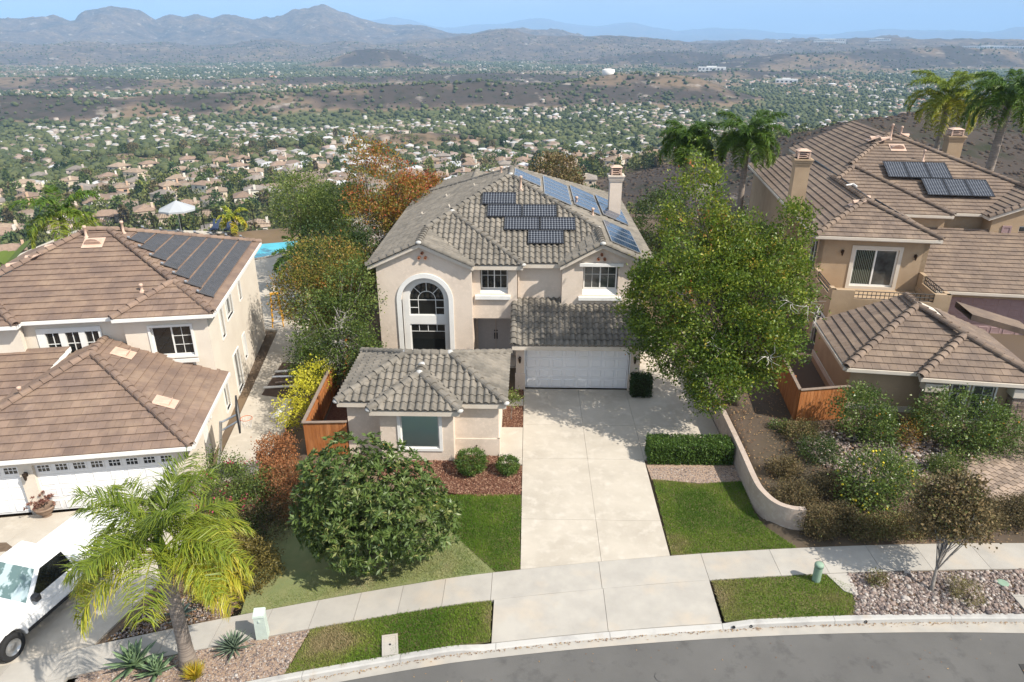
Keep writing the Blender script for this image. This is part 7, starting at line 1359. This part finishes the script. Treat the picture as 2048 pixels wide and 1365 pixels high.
# potted plant by the left garage
m_urn = mat('urn', (.27, .19, .14), .85, c2=(.2, .14, .1), scale=6)
t = thing('plant_pot', 'brown urn with reddish rosettes between the left garage doors', 'plant pot', (-17.75, 20.85, -.97)); obj('urn', MB().lathe([(.16, 0), (.2, .03), (.13, .1), (.16, .16), (.3, .32), (.32, .42), (.36, .45), (.36, .5), (.3, .5), (.28, .42)], 18), m_urn, t, True)
C_ = RNG.normal(0, .19, (26, 3))*np.array([1, 1, .45])+np.array([-.05, 0, .72]); P_ = np.repeat(C_, 14, 0); link('rosettes', leaf_mesh(P_, nrm(RNG.normal(size=P_.shape)+np.array([0, 0, .5])), np.full(len(P_), .1), .45, RNG.random(len(P_)), 'rosettes', leafmat('rosette_leaf', (.14, .06, .05), (.26, .12, .09), (.36, .22, .16))), t)['kind'] = 'stuff'
obj('stems', limbs((0, 0, .4), (0, 0, .55), C_, .02, 20, wob=.05), m_bark, t)
# basketball hoop
t = thing('basketball_hoop', 'portable basketball hoop with grey backboard beside the rust shrub', 'basketball hoop', (-12.0, 24.0, -1.0), R(22))
obj('base', MB().bevbox(-.9, .2, -.45, .45, 0, .22, .05), m_plast, t); obj('pole', MB().tube([(-.6, 0, .2), (-.35, 0, 1.2), (-.15, 0, 2.4)], .06, 8), m_alum, t); obj('arm', MB().tube([(-.15, 0, 2.35), (.5, 0, 2.6)], .04, 6).tube([(-.15, 0, 2.0), (.5, 0, 2.3)], .04, 6), m_alum, t)
b_ = obj('backboard', MB().box(.5, .54, -.65, .65, 2.15, 3.05), mat('backboard_grey', (.3, .31, .33), .3, spec=.5), t); obj('backboard_frame', MB().box(.485, .555, -.7, -.64, 2.1, 3.1).box(.485, .555, .64, .7, 2.1, 3.1).box(.487, .553, -.64, .64, 2.1, 2.16).box(.487, .553, -.64, .64, 3.04, 3.1).box(.487, .498, -.24, -.2, 2.16, 3.04).box(.487, .498, .2, .24, 2.16, 3.04), m_plast, b_)
n = 18; obj('rim', MB().tube([(.8+.23*math.cos(2*math.pi*i/n), .23*math.sin(2*math.pi*i/n), 2.35) for i in range(n+1)], .012, 5), mat('hoop_orange', (.55, .12, .03), .5), t)
net = MB()
for i in range(12): a = 2*math.pi*i/12; net.tube([(.8+.23*math.cos(a), .23*math.sin(a), 2.34), (.8+.17*math.cos(a+.3), .17*math.sin(a+.3), 2.1), (.8+.13*math.cos(a), .13*math.sin(a), 1.92)], .007, 4)
obj('net', net, m_white, t, kind='stuff')
# orange stepladder, boards and panels on the side path
m_ylad = mat('ladder_orange', (.6, .3, .03), .5)
t = thing('stepladder', 'orange fibreglass stepladder standing on the side path', 'ladder', (-15.5, 40.0, -.93), .3)
for sx_ in (-1, 1): obj('side_rail', MB().tube([(sx_*.32, -.5, 0), (sx_*.2, -.05, 2.0)], .04, 6), m_ylad, t); obj('rear_rail', MB().tube([(sx_*.32, .55, 0), (sx_*.2, .05, 2.0)], .035, 6), m_ylad, t)
for k in range(6): z = .3+.3*k; w_ = .32-.06*z; obj('step', MB().box(-w_, w_, -.5+.225*z-.06, -.5+.225*z+.06, z, z+.03), m_alum, t)
obj('top_cap', MB().bevbox(-.26, .26, -.12, .12, 1.97, 2.06, .02), m_ylad, t)
m_tarp = mat('brown_tarp', (.1, .065, .045), .8, c2=(.07, .045, .033), scale=3)
tag(obj('tarp', MB().prism([(-13.2, 30.6), (-11.6, 30.2), (-11.3, 34.0), (-13.4, 34.4)], -.925, -.9), m_tarp), 'dark brown ground sheet spread on the side path', 'tarp')
for k, (x, y, a, L_) in enumerate(((-12.6, 33.3, .2, 1.6), (-12.4, 32.6, .1, 1.8), (-12.2, 32.0, .25, 1.5), (-12.5, 31.4, .15, 1.7))):
    o = obj('loose_board', MB().bevbox(-L_/2, L_/2, -.09, .09, 0, .05, .006), (m_white, m_alum, m_woodg, m_white)[k]); o.location = (x, y, -.895+.004*k); o.rotation_euler.z = a; tag(o, ('white', 'silver', 'weathered brown', 'chalky white')[k]+' board lying on the brown ground sheet, %s from the street' % ORD[3-k], 'board', 'boards lying on the ground sheet')
for k, (x, y, a, L_, lb) in enumerate(((-11.7, 29.2, 1.5, 1.9, 'white plank lying by the yellow shrub'), (-12.3, 36.8, 1.35, 1.6, 'white plank half under the bronze tree'), (-15.8, 45.6, 1.25, 3.2, 'long white plank beside the pool terrace'))):
    o = obj('loose_board', MB().bevbox(-L_/2, L_/2, -.15, .15, 0, .08, .01), m_white); o.location = (x, y, -.92); o.rotation_euler.z = a; tag(o, lb, 'board')
# pool, umbrella, loungers
pool = [(-27.5, 60.2), (-24, 61.6), (-21.5, 61.2), (-20.2, 59.2), (-20.2, 56.6), (-21.4, 54.4), (-24, 53.2), (-27.5, 54)]; pp = cat_pts(pool+[pool[0]], 5)[:-1]; c_ = np.mean(pool, 0); po = [tuple(c_+(np.array(q)-c_)*1.08) for q in pp]
m_water = mat('pool_water', (.02, .32, .42), .05, spec=.7, c2=(.05, .45, .52), scale=.8)
obj('pool_water', MB().prism(pp, -.95, -.9), m_water, kind='structure'); obj('pool_coping', MB().prism(po, -1.0, -.84, holes=[pp[::-1]]), m_conc, kind='structure')
m_canv = mat('grey_canvas', (.36, .38, .4), .8); t = thing('patio_umbrella', 'pale grey open patio umbrella beyond the cream house ridge', 'umbrella', (-31.5, 61.5, -.95)); n = 8; r_ = 1.6
obj('canopy', MB().add([(0, 0, 3.1)]+[(r_*math.cos(2*math.pi*i/n), r_*math.sin(2*math.pi*i/n), 2.35) for i in range(n)]+[(0, 0, 3.05)]+[(r_*math.cos(2*math.pi*i/n), r_*math.sin(2*math.pi*i/n), 2.2) for i in range(n)], [(0, i+1, (i+1) % n+1) for i in range(n)]+[(i+1, n+2+i, n+2+(i+1) % n, (i+1) % n+1) for i in range(n)]), m_canv, t); obj('pole', MB().tube([(0, 0, 0), (0, 0, 3.2)], .03, 6), m_alum, t); obj('base', MB().lathe([(.35, 0), (.35, .08), (.06, .12)], 14), m_plast, t)
m_nav = mat('navy_fabric', (.03, .045, .09), .7)
for k, x in enumerate((-28.9, -27.6)):
    t = thing('sun_lounger', '%s navy lounger on the pool terrace behind the cream house' % ('left' if k == 0 else 'right'), 'lounger', (x, 63.0, -.93), R(10), 'navy sun loungers by the pool'); obj('seat', MB().bevbox(-.35, .35, -1.3, 0, .3, .42, .03), m_nav, t); obj('backrest', MB().add([(-.35, 0, .34), (.35, 0, .34), (.35, .6, .95), (-.35, .6, .95), (-.35, .06, .3), (.35, .06, .3), (.35, .66, .91), (-.35, .66, .91)], [(0, 1, 2, 3), (7, 6, 5, 4), (0, 4, 5, 1), (1, 5, 6, 2), (2, 6, 7, 3), (3, 7, 4, 0)]), m_nav, t)
    for sx_ in (-.3, .3):
        for y in (-1.2, -.05): obj('leg', MB().box(sx_-.02, sx_+.02, y-.02, y+.02, 0, .3), m_alum, t)
for k, (x, y, s_) in enumerate(((-.85, 29.0, .13), (-.62, 29.1, .1))): o = obj('boulder', MB().lathe([(.3*s_, -.5*s_), (s_, 0), (.7*s_, .7*s_), (.1*s_, .9*s_)], 7), mat('tan_stone%d' % k, (.5, .33, .22), .9), None, True); o.location = (x, y, .04); tag(o, ('larger', 'smaller')[k]+' tan stone in the mulch at the garage corner', 'stone')
